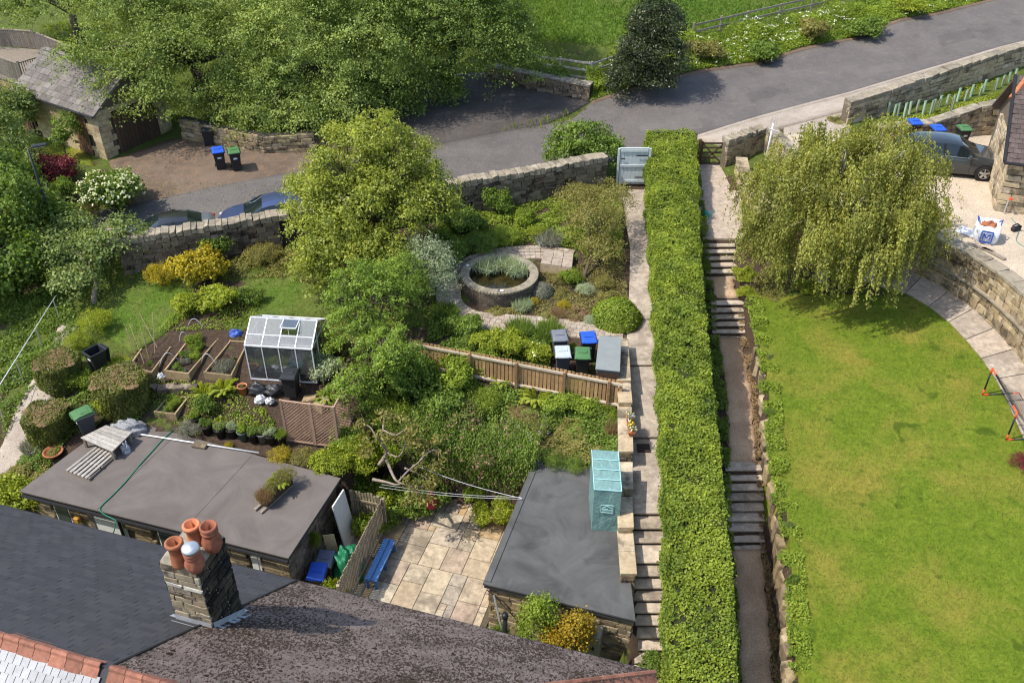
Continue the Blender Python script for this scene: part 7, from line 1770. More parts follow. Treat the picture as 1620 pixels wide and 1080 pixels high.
tree('beech_tree', 'tall beech tree in the middle above the yard side wall', (-9.4, 47.2, 1.8), [S(-10.2, 45.4, 5.6, 3.4, 3.0, 2.6), S(-7.2, 45.2, 4.8, 2.8, 2.6, 2.5), S(-9.6, 47.6, 8.2, 4.4, 3.6, 3.2), S(-11.6, 43.6, 3.4, 2.0, 1.8, 1.8), S(-8.4, 43.2, 3.0, 1.9, 1.5, 1.5), S(-10.4, 42.2, 2.7, 1.6, 1.0, 1.0), S(-12.2, 42.2, 2.4, 1.3, .8, .8)], 'leaf_beech_light', 900, .72, 100, .115, 2, .34, 2.6, group='big trees beyond the lane', flat=.4, tvar=.42, spray=.8)
tree('beech_tree', 'tall shady beech tree beside the dark yard', (-3.4, 48.6, 2.1), [S(-3.6, 47.2, 6.0, 3.6, 3.0, 2.8), S(-1.2, 47.0, 5.0, 2.6, 2.4, 2.2), S(-5.4, 46.4, 4.6, 2.4, 2.2, 2.4), S(-3.0, 49.0, 8.4, 4.2, 3.6, 3.0), S(-.2, 46.6, 3.9, 1.6, 1.4, 1.4)], 'leaf_beech_dark', 800, .7, 96, .115, 3, .32, 2.6, group='big trees beyond the lane', flat=.4, tvar=.42, spray=.8)
tree('beech_tree', 'distant tree above the raised deck', (-25.5, 55.0, 2.2), [S(-25.5, 54.4, 5.4, 3.6, 3, 2.6), S(-21.8, 53.0, 6.2, 3.0, 2.6, 2.4), S(-30, 55.5, 5.0, 3.4, 3, 2.6)], 'leaf_beech_light', 560, .6, 60, .14, 4, .28, 2.2, group='big trees beyond the lane', flat=.4, tvar=.42, spray=.8)
tree('bushy_tree', 'low bushy growth under the beeches beside the dark yard', (-6.2, 45.2, 1.7), [S(-6.6, 44.6, 2.6, 2.2, 1.4, 1.4), S(-9.6, 43.6, 2.4, 1.8, 1.1, 1.1), S(-4.2, 46.4, 2.6, 1.8, 1.3, 1.3)], 'leaf_beech_dark', 330, .4, 34, .15, 5, .14, .8)
tree('laurel_tree', 'large yellow green bushy tree in the middle of the garden', (-4.9, 31.6, .55), ragged([S(-5.6, 31.9, 3.1, 2.3, 2.0, 1.9), S(-4.3, 32.4, 3.6, 1.8, 1.7, 1.7), S(-7.2, 31.2, 2.4, 1.4, 1.4, 1.4), S(-5.4, 30.4, 1.8, 1.8, 1.3, 1.3), S(-5.0, 32.8, 5.6, 1.3, 1.2, 1.1), S(-7.5, 30.0, 1.3, 1.0, 1.0, 1.0), S(-7.3, 32.4, 3.3, 1.6, 1.5, 1.5), S(-3.2, 32.0, 3.3, 1.3, 1.3, 1.4), S(-6.1, 32.8, 4.9, 1.5, 1.3, 1.2), S(-4.1, 32.8, 4.7, 1.3, 1.2, 1.2), S(-6.6, 30.4, 2.2, 1.4, 1.2, 1.3)], 18, .36), 'leaf_laurel', 1700, .3, 40, .115, 6, .2, 1.1, asp=.5)
tree('willow_tree', 'loose light green tree spilling down past the greenhouse', (-4.9, 26.6, 0), ragged([S(-4.7, 27.4, 2.0, 1.4, 1.3, 1.3), S(-5.5, 26.0, 1.4, 1.0, 1.1, 1.2), S(-4.4, 25.0, 1.0, 1.0, 1.0, 1.4), S(-4.2, 28.8, 1.7, 1.4, 1.2, 1.1), S(-5.2, 24.0, .4, .9, .9, 1.0)], 14, .5), 'leaf_willow', 900, .26, 32, .1, 7, .13, .9, asp=.45, spray=.5)
tree('silver_shrub', 'silvery grey leaved shrub between the pond and the bushy tree', (-3.1, 30.2, .4), [S(-3.2, 30.3, 1.75, 1.05, .9, 1.1), S(-2.7, 29.6, 1.2, .7, .6, .8), S(-3.9, 30.0, 1.3, .8, .7, .8)], 'leaf_silver', 330, .24, 30, .09, 8, .08, .6, cat='shrub', asp=.35)
tree('apple_tree', 'young apple tree with pale leaves below the street lamp', G(150, 478), [S(-16.9, 31.0, 1.5, 1.3, 1.2, .8), S(-15.9, 31.6, 1.8, 1.1, 1.0, .7), S(-17.8, 31.6, 1.7, 1.0, 1.0, .7), S(-16.6, 29.8, 1.1, 1.0, .9, .7), S(-15.4, 32.2, 2.0, .8, .8, .6), S(-17.6, 32.6, 2.0, .8, .7, .6)], 'leaf_apple', 300, .3, 26, .13, 9, .09, 1.1, 'bark_pale')
tree('dark_tree', 'dense dark green tree at the left edge by the handrail', (-20.6, 31.6, 0), [S(-20.6, 32.6, 2.6, 2.3, 2.0, 2.0), S(-19.6, 30.6, 1.6, 1.7, 1.6, 1.6), S(-21.8, 34.6, 2.8, 2.2, 2, 2.0), S(-20.8, 29.2, 1.3, 1.7, 1.5, 1.4), S(-19.2, 33.6, 1.6, 1.3, 1.3, 1.2)], 'leaf_mid', 820, .4, 34, .16, 10, .2, 1.2)
tree('roadside_tree', 'pale green young tree at the left edge above the lane', (-23.4, 38.6, 1.0), [S(-23.4, 38.8, 3.2, 1.7, 1.6, 1.5), S(-22.2, 38.0, 2.2, 1.2, 1.1, 1.1), S(-24.4, 41.2, 3.2, 1.6, 1.6, 1.4)], 'leaf_apple', 330, .36, 30, .14, 11, .1, 1.2)
tree('sapling', 'small sapling on the sunny lawn beside the stone garage', G(104, 258), [S(-20.9, 40.9, 2.9, .6, .55, .6), S(-21.2, 40.7, 2.3, .45, .4, .4)], 'leaf_mid', 90, .22, 20, .12, 12, .04, .9)
tree('sapling', 'slim young tree left of the stone garage', G(32, 236), [S(-23.6, 42.4, 3.3, .9, .8, 1.0), S(-24.2, 42.9, 2.6, .8, .7, .8)], 'leaf_apple', 170, .28, 24, .13, 13, .05, 1.2)
tree('maple_shrub', 'dark red leaved maple below the sapling', G(80, 318), [S(-21.9, 38.3, 1.9, 1.15, .9, .8), S(-20.7, 38.7, 1.7, .8, .7, .55)], 'leaf_red', 330, .26, 28, .1, 14, .06, .6, cat='shrub')
tree('holly_tree', 'dense dark holly bush beside the field fence', (7.3, 47.6, 2.3), [S(7.2, 47.4, 4.0, 2.0, 1.7, 1.7), S(7.4, 47.8, 5.6, 1.5, 1.3, 1.3), S(6.7, 47.0, 3.0, 1.9, 1.4, 1.2)], 'leaf_dark', 720, .34, 36, .12, 15, .16, .9, cat='tree')
tree('yellow_tree', 'small yellow green tree between the pond and the path', G(925, 440), [S(3.4, 32.9, 1.9, 1.2, 1.1, 1.0), S(4.1, 34.2, 2.3, 1.0, 1.0, .8), S(2.8, 34.4, 2.1, 1.0, .9, .8), S(3.6, 31.9, 1.3, .9, .8, .7)], 'leaf_olive', 420, .27, 28, .085, 16, .07, .8, asp=.5)
tree('wall_bush', 'rounded green bush growing over the lane wall', (3.4, 39.6, 1.5), [S(3.2, 39.6, 2.6, 1.35, 1.0, 1.0), S(4.2, 39.2, 2.2, .9, .8, .9), S(2.4, 39.4, 2.1, .9, .7, .7)], 'leaf_mid', 330, .27, 30, .12, 17, .07, .7, cat='bush')
def weeping(label, base, seed):
 rg = np.random.default_rng(seed); base = Vector(base); t = root('weeping_birch', label, 'tree', base)
 ns = 2700; tops = []; Cs = []; Ns = []; Ts = []
 heads = [(np.array([dx, dy, dz]), r) for dx, dy, dz, r in ((-.2, -.3, 5.4, 1.2), (-1.8, -.5, 4.6, 1.3), (1.9, -.2, 5.2, 1.3), (.4, -1.6, 4.3, 1.4), (-2.4, .4, 4.1, 1.0), (2.5, -.4, 4.2, 1.0), (1.6, 1.2, 5.4, 1.2), (-.9, 1.0, 5.0, 1.2), (-1.3, -1.9, 3.4, 1.1), (2.0, -1.6, 3.9, 1.1), (-2.8, -.9, 2.7, .8), (3.1, -.9, 3.3, .6), (.8, -2.5, 3.0, .9), (-.4, -2.6, 2.6, .7))]
 w_ = np.array([r * r for _, r in heads]); w_ /= w_.sum()
 for s in range(270):
  h, r = heads[rg.choice(len(heads), p=w_)]; d = rg.normal(size=3); d /= np.linalg.norm(d); d[2] = abs(d[2]) * .9
  q0 = h + d * r * rg.uniform(.7, 1.2) * np.array([1, 1, .75]); out = np.array([d[0], d[1], 0]); l0 = rg.uniform(.8, 2.6); tb = rg.normal(0, .2)
  for _ in range(int(rg.uniform(6, 17))):
   p0 = q0 + rg.normal(0, .17, 3); ln = max(.35, min(l0 * rg.uniform(.6, 1.15), p0[2] - rg.uniform(.6, 1.6))); k = int(ln * 24); f = np.sort(rg.random(k))
   q = p0 + out * (.45 * np.sqrt(f))[:, None] + np.array([0, 0, -1]) * (ln * f ** 1.3)[:, None] + rg.normal(0, .04, (k, 3))
   Cs.append(q); Ns.append(np.tile(out * .8 + np.array([0, 0, .45]), (k, 1)) + rg.normal(0, .55, (k, 3))); Ts.append(.52 + tb + rg.normal(0, .12) + rg.normal(0, .12, k))
 C = np.concatenate(Cs); N = np.concatenate(Ns); T = np.concatenate(Ts); n = len(C); tang = np.tile(np.array([0, 0, -1.0]), (n, 1))
 ls = rg.uniform(.07, .125, n); me = leaves_mesh('crown', C, N, ls, ls * .55, T, rg, tang); me.materials.append(MATS['leaf_birch']); link('crown', me, t)
 mb = MB(); mb.tube([(0, 0, -.3), (0, 0, .2), (.1, .2, 1.6), (.2, .6, 3.2), (.1, 1.0, 4.6)], [.2, .16, .14, .11, .06], 9)
 for h, r in heads:
  e = Vector(h) + Vector((0, 0, r * .3)); m = Vector((.15, .4, 2.6)).lerp(e, .55); mb.tube([(.12, .3, 2.1), m, e, e + Vector((h[0] * .18, h[1] * .1, -.5))], [.08, .055, .03, .012], 6)
  for q in range(2): d = Vector(rg.normal(size=3)); d.z = abs(d.z); d.normalize(); tip = Vector(h) + d * r * .85; mb.tube([m, m.lerp(tip, .6), tip + Vector((d.x * .2, d.y * .2, -.3))], [.03, .02, .008], 5)
 mb.build('trunk', MATS['bark_birch'], t, world=False, smooth=True)
 for (dx, dy, dz, ex, ez) in ((-.4, 2.4, 4.9, -.5, .9), (1.4, -.2, 4.2, .5, .5), (-1.8, -.4, 2.2, -.6, .2)):
  mb = MB(); mb.tube([(dx, dy, dz - .6), (dx + ex * .3, dy, dz), (dx + ex, dy - .1, dz + ez * .5), (dx + ex * 1.4, dy - .2, dz + ez * .4)], [.04, .03, .022, .008], 5); mb.build('branch', MATS['bark_birch'], t, world=False, smooth=True)
weeping('broad weeping birch at the head of the lawn', G(1296, 446), 20)

HL = [(1022,206,2.65),(1028,300,2.4),(1034,400,2.1),(1041,500,1.82),(1047,600,1.5),(1052,700,1.18),(1056,800,.82),(1058,900,.42),(1060,1000,.0),(1061,1100,-.4),(1062,1200,-.7)]
HR_ = [(1101,206,2.65),(1105,300,2.4),(1109,400,2.1),(1118,500,1.82),(1128,600,1.5),(1139,700,1.18),(1149,800,.82),(1159,900,.42),(1166,1000,.0),(1170,1100,-.4),(1174,1200,-.7)]
hl, hr = P2(HL), P2(HR_)
hbase = Vector((hl[5].x + .9, hl[5].y, g1(hl[5].x + .9, hl[5].y)))
t = root('clipped_hedge', 'long clipped yellow green hedge between the two paths', 'hedge', hbase)
nA = 90; A_ = resample([tuple(p) for p in hl], nA); B_ = resample([tuple(p) for p in hr], nA)
def hedge_pt(s, f):
 i = s * (nA - 1); k = np.clip(i.astype(int), 0, nA - 2); r = (i - k)[:, None]; a = A_[k] * (1 - r) + A_[k + 1] * r; b = B_[k] * (1 - r) + B_[k + 1] * r; return a, b
rg = np.random.default_rng(30)
def bumps(x, y): return .05 * np.sin(x * 2.1 + y * 1.3) + .045 * np.sin(y * 3.1 - x) + .03 * np.sin(y * 6.7 + x * 5)
Cs, Ns, Ts = [], [], []
nt = 80000; s = rg.random(nt); f = rg.random(nt); a, b = hedge_pt(s, f); c_ = a + (b - a) * f[:, None]; c_[:, 2] += bumps(c_[:, 0], c_[:, 1]) + rg.normal(0, .035, nt) - .12 * (np.abs(f - .5) * 2) ** 6
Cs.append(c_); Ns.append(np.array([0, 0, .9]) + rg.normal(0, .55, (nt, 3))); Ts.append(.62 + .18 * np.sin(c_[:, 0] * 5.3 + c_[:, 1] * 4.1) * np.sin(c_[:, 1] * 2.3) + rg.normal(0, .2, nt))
for side, nn in ((0, 40000), (1, 20000)):
 s = rg.random(nn); a, b = hedge_pt(s, None); e = a if side == 0 else b; dirx = -1 if side == 0 else 1; h = rg.random(nn) ** .8
 zg = (lp_z(e[:, 1]) if side == 0 else rp_z(e[:, 1])) + .12; c_ = e.copy(); c_[:, 2] = zg + (e[:, 2] - zg) * h; bulge = .07 * np.sin(math.pi * np.clip(h, 0, 1))
 c_[:, 0] += dirx * (bulge + .06 * np.sin(c_[:, 1] * 2.7 + c_[:, 2] * 3) + rg.normal(0, .045, nn) - .05)
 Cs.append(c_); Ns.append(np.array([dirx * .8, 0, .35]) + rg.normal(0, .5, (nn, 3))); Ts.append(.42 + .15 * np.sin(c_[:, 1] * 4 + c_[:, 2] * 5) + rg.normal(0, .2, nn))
C = np.concatenate(Cs); N = np.concatenate(Ns); T = np.concatenate(Ts)
hz_ = np.sin(C[:, 0] * 7.1 + C[:, 1] * 3.3) * np.sin(C[:, 1] * 5.9 - C[:, 2] * 4) + .7 * np.sin(C[:, 1] * 13 + C[:, 0] * 4) * np.sin(C[:, 0] * 11 - C[:, 2] * 9) + .5 * np.sin(C[:, 1] * 1.3 + 1) * np.sin(C[:, 1] * .7)
keep = rg.random(len(C)) > np.clip(-.95 - hz_, 0, 1) * 2.2; C, N, T, hz_ = C[keep], N[keep], T[keep] , hz_[keep]; T = T + .1 * hz_; C[:, 2] += .03 * hz_; ls = rg.uniform(.045, .1, len(C))
me = leaves_mesh('foliage', C - np.array(hbase), N, ls, ls * .7, T, rg); me.materials.append(MATS['leaf_hedge']); link('foliage', me, t)
mb = MB()
for i in range(0, nA - 1, 3):
 j = min(i + 3, nA - 1); q = []
 for (P_, kk) in ((A_, i), (B_, i), (B_, j), (A_, j)):
  c0 = (A_[kk] + B_[kk]) / 2; p = c0 + (P_[kk] - c0) * .86; q.append(p)
 q = [q[3], q[2], q[1], q[0]]
 hi = [(p[0], p[1], p[2] - .1) for p in q]; lo = [(p[0], p[1], min(float(lp_z(p[1])), float(rp_z(p[1])) + .2) - .1) for p in q]; mb.hexa(lo, hi)
o = mb.build('stems', MATS['twig_core'], t); fix_normals(o.data)

SHAPES = {}
def shape(kind, v):
 key = (kind, v)
 if key in SHAPES: return SHAPES[key]
 rg = np.random.default_rng(100 + v * 17 + sum(ord(c) for c in kind))
 if kind == 'round':      # loose rounded bush, unit radius and height about 1
  bl = [S(0, 0, .5, .72, .72, .48)] + [S(*(rg.uniform(-.5, .5, 2)), rg.uniform(.3, .7), rg.uniform(.3, .5)) for _ in range(5)]
  C, N, l, w, ti = cloud(rg, bl, 170, .17, 24, .105, .6, lowcut=-.1)
 elif kind == 'fine':
  bl = [S(0, 0, .42, .8, .8, .45)] + [S(*(rg.uniform(-.5, .5, 2)), rg.uniform(.3, .6), rg.uniform(.3, .45)) for _ in range(4)]
  C, N, l, w, ti = cloud(rg, bl, 260, .13, 24, .06, .4, lowcut=-.1)
 elif kind == 'dome':     # smooth clipped dome
  n = 5200; d = unit(rg.normal(size=(n, 3))); d[:, 2] = np.abs(d[:, 2]); C = d * np.array([.97, .97, .92]) * (1 + rg.normal(0, .03, n))[:, None]; C *= (1 + .05 * np.sin(d[:, 0] * 5 + v) * np.sin(d[:, 1] * 4))[:, None]
  N = d + rg.normal(0, .5, (n, 3)); l = rg.uniform(.07, .12, n); w = l * .6; ti = .5 + rg.normal(0, .25, n)
 elif kind == 'block':    # clipped shrub with flat top
  n = 7200; u = rg.uniform(-1, 1, (n, 3)); f = rg.integers(0, 5, n); sg = np.where(f % 2 == 0, 1, -1)
  u[:, 2] = (u[:, 2] + 1) / 2; ax = f // 2; d = np.zeros((n, 3))
  for k in range(n):
   if ax[k] < 2: u[k, ax[k]] = sg[k]; d[k, ax[k]] = sg[k]
   else: u[k, 2] = 1; d[k, 2] = 1
  rr_ = np.hypot(u[:, 0], u[:, 1]); sq = np.where(rr_ > 1.12, 1.12 / rr_, 1); C = u * np.stack([sq, sq, np.ones(n)], 1); C[:, 2] -= .12 * np.clip(rr_ - .6, 0, 1) * (C[:, 2] > .8); C += rg.normal(0, .035, (n, 3)); C *= (1 + .05 * np.sin(C[:, [1]] * 5 + v) * np.sin(C[:, [2]] * 6))
  N = d + rg.normal(0, .5, (n, 3)); l = rg.uniform(.07, .13, n); w = l * .6; ti = .45 + .2 * (C[:, 2] > .9) + rg.normal(0, .25, n)
 elif kind == 'fern':     # arching fronds
  Cs, Ns, Tg, ti = [], [], [], []
  for k in range(34):
   a = rg.uniform(0, 6.28); ln = rg.uniform(.6, 1.0); hgt = rg.uniform(.5, .95); m = 46; f = np.linspace(.12, 1, m); r = ln * f; z = hgt * (1.75 * f - 1.05 * f * f); dirv = np.array([math.cos(a), math.sin(a), 0]); sidev = np.array([-dirv[1], dirv[0], 0])
   for sg in (-1, 1):
    wd = .17 * (1 - f) ** .6 * sg; Cs.append(dirv * r[:, None] + np.array([0, 0, 1]) * z[:, None] + sidev * wd[:, None] * .5); Ns.append(np.tile([0, 0, 1.0], (m, 1)) + dirv * .3 + rg.normal(0, .2, (m, 3))); Tg.append(np.tile(sidev * sg + dirv * .4, (m, 1))); ti.append(.5 + rg.normal(0, .12) + rg.normal(0, .12, m))
  C = np.concatenate(Cs); N = np.concatenate(Ns); ti = np.concatenate(ti); n = len(C); l = np.full(n, .13); w = np.full(n, .045)
  me = leaves_mesh('foliage', C, N, l, w, ti, rg, np.concatenate(Tg)); SHAPES[key] = me; return me
 elif kind == 'spiky':    # upright blades
  n = 1500; a = rg.uniform(0, 6.28, n); r = np.sqrt(rg.random(n)) * .7; ln = rg.uniform(.5, 1.0, n); lean = np.stack([np.cos(a) * r * .5, np.sin(a) * r * .5, np.ones(n)], 1) + rg.normal(0, .12, (n, 3)); lean = unit(lean)
  C = np.stack([np.cos(a) * r, np.sin(a) * r, np.zeros(n)], 1) + lean * (ln * .5)[:, None]; N = rg.normal(size=(n, 3)); ti = .5 + rg.normal(0, .25, n)
  me = leaves_mesh('foliage', C, N, ln, rg.uniform(.02, .045, n), ti, rg, lean * 8); SHAPES[key] = me; return me
 elif kind == 'mat':      # low ground cover
  n = 4200; a = rg.uniform(0, 6.28, n); r = np.sqrt(rg.random(n)) * (1 + .2 * np.sin(a * 3 + v) + .12 * np.sin(a * 7)); hgt = (.5 + .5 * np.sin(r * 5 + a * 2 + v)) * .5 + .4
  C = np.stack([np.cos(a) * r, np.sin(a) * r, rg.random(n) ** .6 * hgt * np.clip(1.15 - r, .1, 1)], 1); N = np.array([0, 0, .8]) + rg.normal(0, .55, (n, 3)); l = rg.uniform(.06, .12, n); w = l * .65; ti = .5 + rg.normal(0, .25, n)
 me = leaves_mesh('foliage', C, N, l, w, ti, rg); SHAPES[key] = me; return me
_stem = None
def stem_mesh():
 global _stem
 if _stem is None:
  mb = MB(); r_ = random.Random(4)
  for k in range(9):
   a = r_.uniform(0, 6.28); d = Vector((math.cos(a), math.sin(a), 0)); h = r_.uniform(.5, .8); rr_ = r_.uniform(.1, .5); mb.tube([d * .05 + Vector((0, 0, -.15)), d * rr_ * .5 + Vector((0, 0, h * .5)), d * rr_ + Vector((0, 0, h))], [.03, .022, .008], 5)
  _stem = mb.mesh('stems', smooth=True); _stem.materials.append(MATS['bark'])
 return _stem
_fl = {}
def bloom_mesh(kind, v, mat, nf, size):
 key = (kind, v, mat, nf, size)
 if key not in _fl:
  src = shape(kind, v); co = np.empty(len(src.vertices) * 3, np.float32); src.vertices.foreach_get('co', co); co = co.reshape(-1, 4, 3).mean(1); rg = np.random.default_rng(v + nf)
  out = np.linalg.norm(co - np.array([0, 0, .2]), axis=1); w_ = out ** 4 * (co[:, 2] > .15); k = rg.choice(len(co), nf, p=w_ / w_.sum()); c = co[k]
  P_ = np.repeat(c * 1.03, 4, axis=0) + rg.normal(0, size * .3, (nf * 4, 3)); N = np.repeat(unit(c), 4, axis=0) + rg.normal(0, .4, (nf * 4, 3)) + np.array([0, 0, .3]); l = np.full(nf * 4, size)
  me = leaves_mesh('blossom', P_, N, l, l * .8, .5 + rg.normal(0, .25, nf * 4), rg); me.materials.append(MATS[mat]); _fl[key] = me
 return _fl[key]
SHRUB_N = [0]
def shrub(label, where, r, h, mat, kind='round', bloom=None, name='shrub', cat='shrub', group=None, rx=None, parent=None, cap=False):
 """a bush of radius r and height h standing at a pixel (on the ground) or a place"""
 v = SHRUB_N[0] % 3; SHRUB_N[0] += 1
 p = G(*where) if len(where) == 2 else Vector(where)
 src = shape(kind, v)
 if parent is None: t = root(name, label, cat, p - Vector((0, 0, .03)), random.uniform(0, 6.28), group); loc = None
 else: t = parent; loc = p - worldloc(parent)
 o = link('foliage', src, t, loc, None, (rx or r, r, h))
 if not len(src.materials): src.materials.append(None)
 o.material_slots[0].link = 'OBJECT'; o.material_slots[0].material = MATS[mat]
 if parent is None and kind in ('round', 'fine', 'block', 'dome'):
  link('stems', stem_mesh(), t, None, None, (r, r, h))
 if cap: c_ = link('brown_top', shape('mat', 1), t, (0, 0, h * .95), None, (r * .95, r * .95, .14)); c_.material_slots and None
 if cap:
  if not len(shape('mat', 1).materials): shape('mat', 1).materials.append(None)
  c_.material_slots[0].link = 'OBJECT'; c_.material_slots[0].material = MATS['leaf_brown']
 if bloom:
  bm_, nf, sz = bloom; link('blossom', bloom_mesh(kind, v, bm_, nf, sz), t, loc, None, (rx or r, r, h))
 return t
def under(px, py, h):
 """ground point such that the middle of a plant of height h shows at the pixel"""
 p = G(px, py);
 for _ in range(3):
  q = at(px, py, g1(p.x, p.y) + h * .5); p = Vector((q.x, q.y, g1(q.x, q.y)))
 return p
def sh(label, px, py, r, h, mat, kind='round', **kw): return shrub(label, tuple(under(px, py, h)), r, h, mat, kind, **kw)

sh('clipped beech block with brown top beside the open bin', 92, 585, .66, 1.05, 'leaf_hedge_dark', 'block', name='clipped_shrub', cap=True)
sh('large clipped block shrub with orange tinged top', 190, 615, .8, 1.2, 'leaf_hedge_dark', 'block', name='clipped_shrub', cap=True)
sh('small dark clipped shrub next to the green lidded bin', 76, 665, .66, .95, 'leaf_hedge_dark', 'block', name='clipped_shrub', cap=True)
sh('white flowering rounded bush beside the garage yard', 180, 303, 1.7, 1.75, 'leaf_mid', 'round', bloom=('petal_cream', 420, .06))
sh('yellow flowering perennials at the lane edge', 85, 350, 1.0, .8, 'leaf_lime', 'fine', bloom=('petal_yellow', 120, .05))
sh('green and yellow shrub between the red maple and the white bush', 125, 335, .9, .9, 'leaf_olive', 'fine')
sh('dark green shrub at the foot of the red maple', 100, 300, .7, 1.0, 'leaf_mid')
sh('yellow leaved shrub against the lane wall nearest the apple tree', 252, 432, .75, 1.1, 'leaf_yellow', 'fine')
sh('bright golden shrub against the lane wall', 318, 422, 1.1, 1.35, 'leaf_yellow', 'round', rx=1.35)
sh('green shrub climbing the lane wall behind the golden shrub', 345, 385, 1.0, 1.2, 'leaf_mid')
sh('olive bush at the wall foot beside the bushy tree', 415, 400, .9, .9, 'leaf_olive', 'fine')
sh('leafy potato-like clump in the middle bed behind the vegetable beds', 340, 470, .9, .8, 'leaf_lime')
sh('pale green bush nearest the lawn strip behind the beds', 295, 480, .7, .75, 'leaf_lime')
sh('low green clump on bare soil behind the greenhouse', 395, 470, .6, .6, 'leaf_mid')
sh('yellow green shrub beside the left path', 150, 505, .8, 1.0, 'leaf_lime', 'fine')
sh('low yellow green shrub by the open bin', 120, 540, .6, .7, 'leaf_lime', 'fine')
sh('grassy clump beside the bare raised bed', 185, 575, .55, .5, 'leaf_lime', 'spiky', name='grass_clump', cat='plant')
sh('leafy green clump between the clipped shrubs', 130, 600, .5, .6, 'leaf_fresh')
sh('green clump behind the green lidded bin', 165, 640, .5, .7, 'leaf_lime')
sh('bright bush at the front corner of the outbuilding', 30, 785, 1.0, .9, 'leaf_lime')
sh('flowering border beside the felt roof', 55, 735, .8, .5, 'leaf_olive', 'mat', bloom=('petal_yellow', 20, .06), name='border_plants', cat='plants')
sh('lavender edging along the left path', 52, 700, .5, .4, 'leaf_grey', 'spiky', bloom=('petal_lilac', 60, .04), name='lavender', cat='plant')
sh('straggly border at the end of the felt roof', 25, 745, .7, .5, 'leaf_olive', 'mat', name='border_plants', cat='plants')
sh('low plants between clipped shrub and bowl', 60, 715, .6, .5, 'leaf_mid', 'mat', name='border_plants', cat='plants')
sh('bright fern clump left of the path below the beds', 322, 618, .55, .6, 'leaf_lime', 'fern', name='fern', cat='fern')
sh('bright fern clump below the soil bed', 352, 610, .6, .65, 'leaf_lime', 'fern', name='fern', cat='fern')
sh('grey green herb in the soil bed', 353, 577, .5, .5, 'leaf_grey', 'fine', name='herb', cat='plant')
sh('leafy rhubarb-like shrub above the black pots', 322, 640, .5, .65, 'leaf_mid')
sh('low trailing shrub at the corner of the felt roof', 300, 675, .55, .45, 'leaf_grey', 'fine')
sh('blue green shrub at the greenhouse end', 515, 580, .7, .9, 'leaf_silver', 'round')
sh('pale fern behind the trellis', 515, 625, .45, .5, 'leaf_lime', 'fern', name='fern', cat='fern')
sh('leafy plants tangled by the greenhouse corner', 520, 545, .7, 1.0, 'leaf_olive')
sh('orange and green shrub at the back edge of the felt roof', 440, 718, .5, .5, 'leaf_yellow', 'fine')
sh('small gold plant by the white pipe', 361, 703, .2, .25, 'leaf_yellow', 'fine', name='plant', cat='plant')
for i, (px, py, r, h, m, lab) in enumerate([(480, 722, .55, .5, 'leaf_olive', 'creeping shrub spilling over the felt roof before the trellis'), (510, 730, .6, .6, 'leaf_lime', 'light green shrub spilling over the outbuilding corner'), (545, 740, .7, .8, 'leaf_olive', 'tangled shrub above the white board'), (575, 755, .65, .9, 'leaf_fresh', 'bright leafy shrub hanging over the picket fence'), (555, 700, .7, .8, 'leaf_lime', 'leafy shrub beside the angled trellis panel'), (590, 690, .8, 1.1, 'leaf_lime', 'tall leafy shrub left of the gnarled tree'), (620, 650, .8, 1.0, 'leaf_fresh', 'leafy shrub below the slatted fence end')]):
 sh(lab, px, py, r, h, m, 'round' if i % 2 else 'fine')
rg = np.random.default_rng(77)
def bed_rows(bed, label, mats, n, r, h):
 t, q = bed
 for k in range(n):
  p = q[0].lerp(q[1], rg.uniform(.15, .85)).lerp(q[3].lerp(q[2], rg.uniform(.2, .8)), rg.uniform(.08, .92)); m = mats[k % len(mats)]
  shrub(label, (p.x, p.y, p.z - .08), r * rg.uniform(.7, 1.3), h * rg.uniform(.7, 1.3), m, 'mat' if k % 2 else 'round', name='vegetable_plant', cat='plant', group=label)
bed_rows(BEDS[0], 'sparse seedling in the bare raised bed', ['leaf_mid', 'leaf_olive'], 8, .09, .1)
bed_rows(BEDS[1], 'leafy vegetable in the middle raised bed', ['leaf_mid', 'leaf_grey', 'leaf_fresh'], 16, .2, .25)
bed_rows(BEDS[2], 'small seedling in the soil bed by the greenhouse', ['leaf_mid'], 5, .08, .1)
bed_rows(BEDS[3], 'salad plant in the low planter box', ['leaf_fresh', 'leaf_apple'], 12, .2, .22)
shrub('rounded leafy cabbage at the back of the middle bed', tuple(at(308, 545, 0)), .36, .4, 'leaf_fresh', 'round', name='vegetable_plant', cat='plant')
for i, (px, py) in enumerate(((345, 665), (375, 655), (395, 662), (415, 650), (430, 668), (360, 678), (405, 672))):
 shrub('young vegetable plant in the open soil bed by the trellis', tuple(G(px, py)), .16, .2, ('leaf_lime', 'leaf_mid', 'leaf_fresh')[i % 3], 'mat', name='vegetable_plant', cat='plant', group='young plants in the open soil bed')
for i, (t, p, h, r) in enumerate(POTS):
 shrub(None, tuple(p + Vector((0, 0, h * .8))), r * (1.25 if i < 9 else .5), .28 if i < 9 else .1, ('leaf_fresh', 'leaf_mid', 'leaf_apple', 'leaf_silver')[i % 4], 'round' if i != 8 else 'spiky', parent=t)
for i, (t, p, h) in enumerate(PPOTS): shrub(None, tuple(p + Vector((0, 0, h * .6))), (.5, .5, .5)[i], (.55, .55, .7)[i], 'leaf_lime' if i < 2 else 'leaf_fresh', 'round', parent=t, bloom=('petal_pink', 5, .1) if i < 2 else None)
t, p = TROUGH;
for k in range(4): shrub(None, tuple(p + Vector((0, -.33 + k * .22, .13))), .16, .22, 'leaf_olive', 'fine', parent=t, bloom=(('petal_white', 'petal_yellow', 'petal_lilac', 'petal_white')[k], 14, .28))
t, a, b = PLANTER
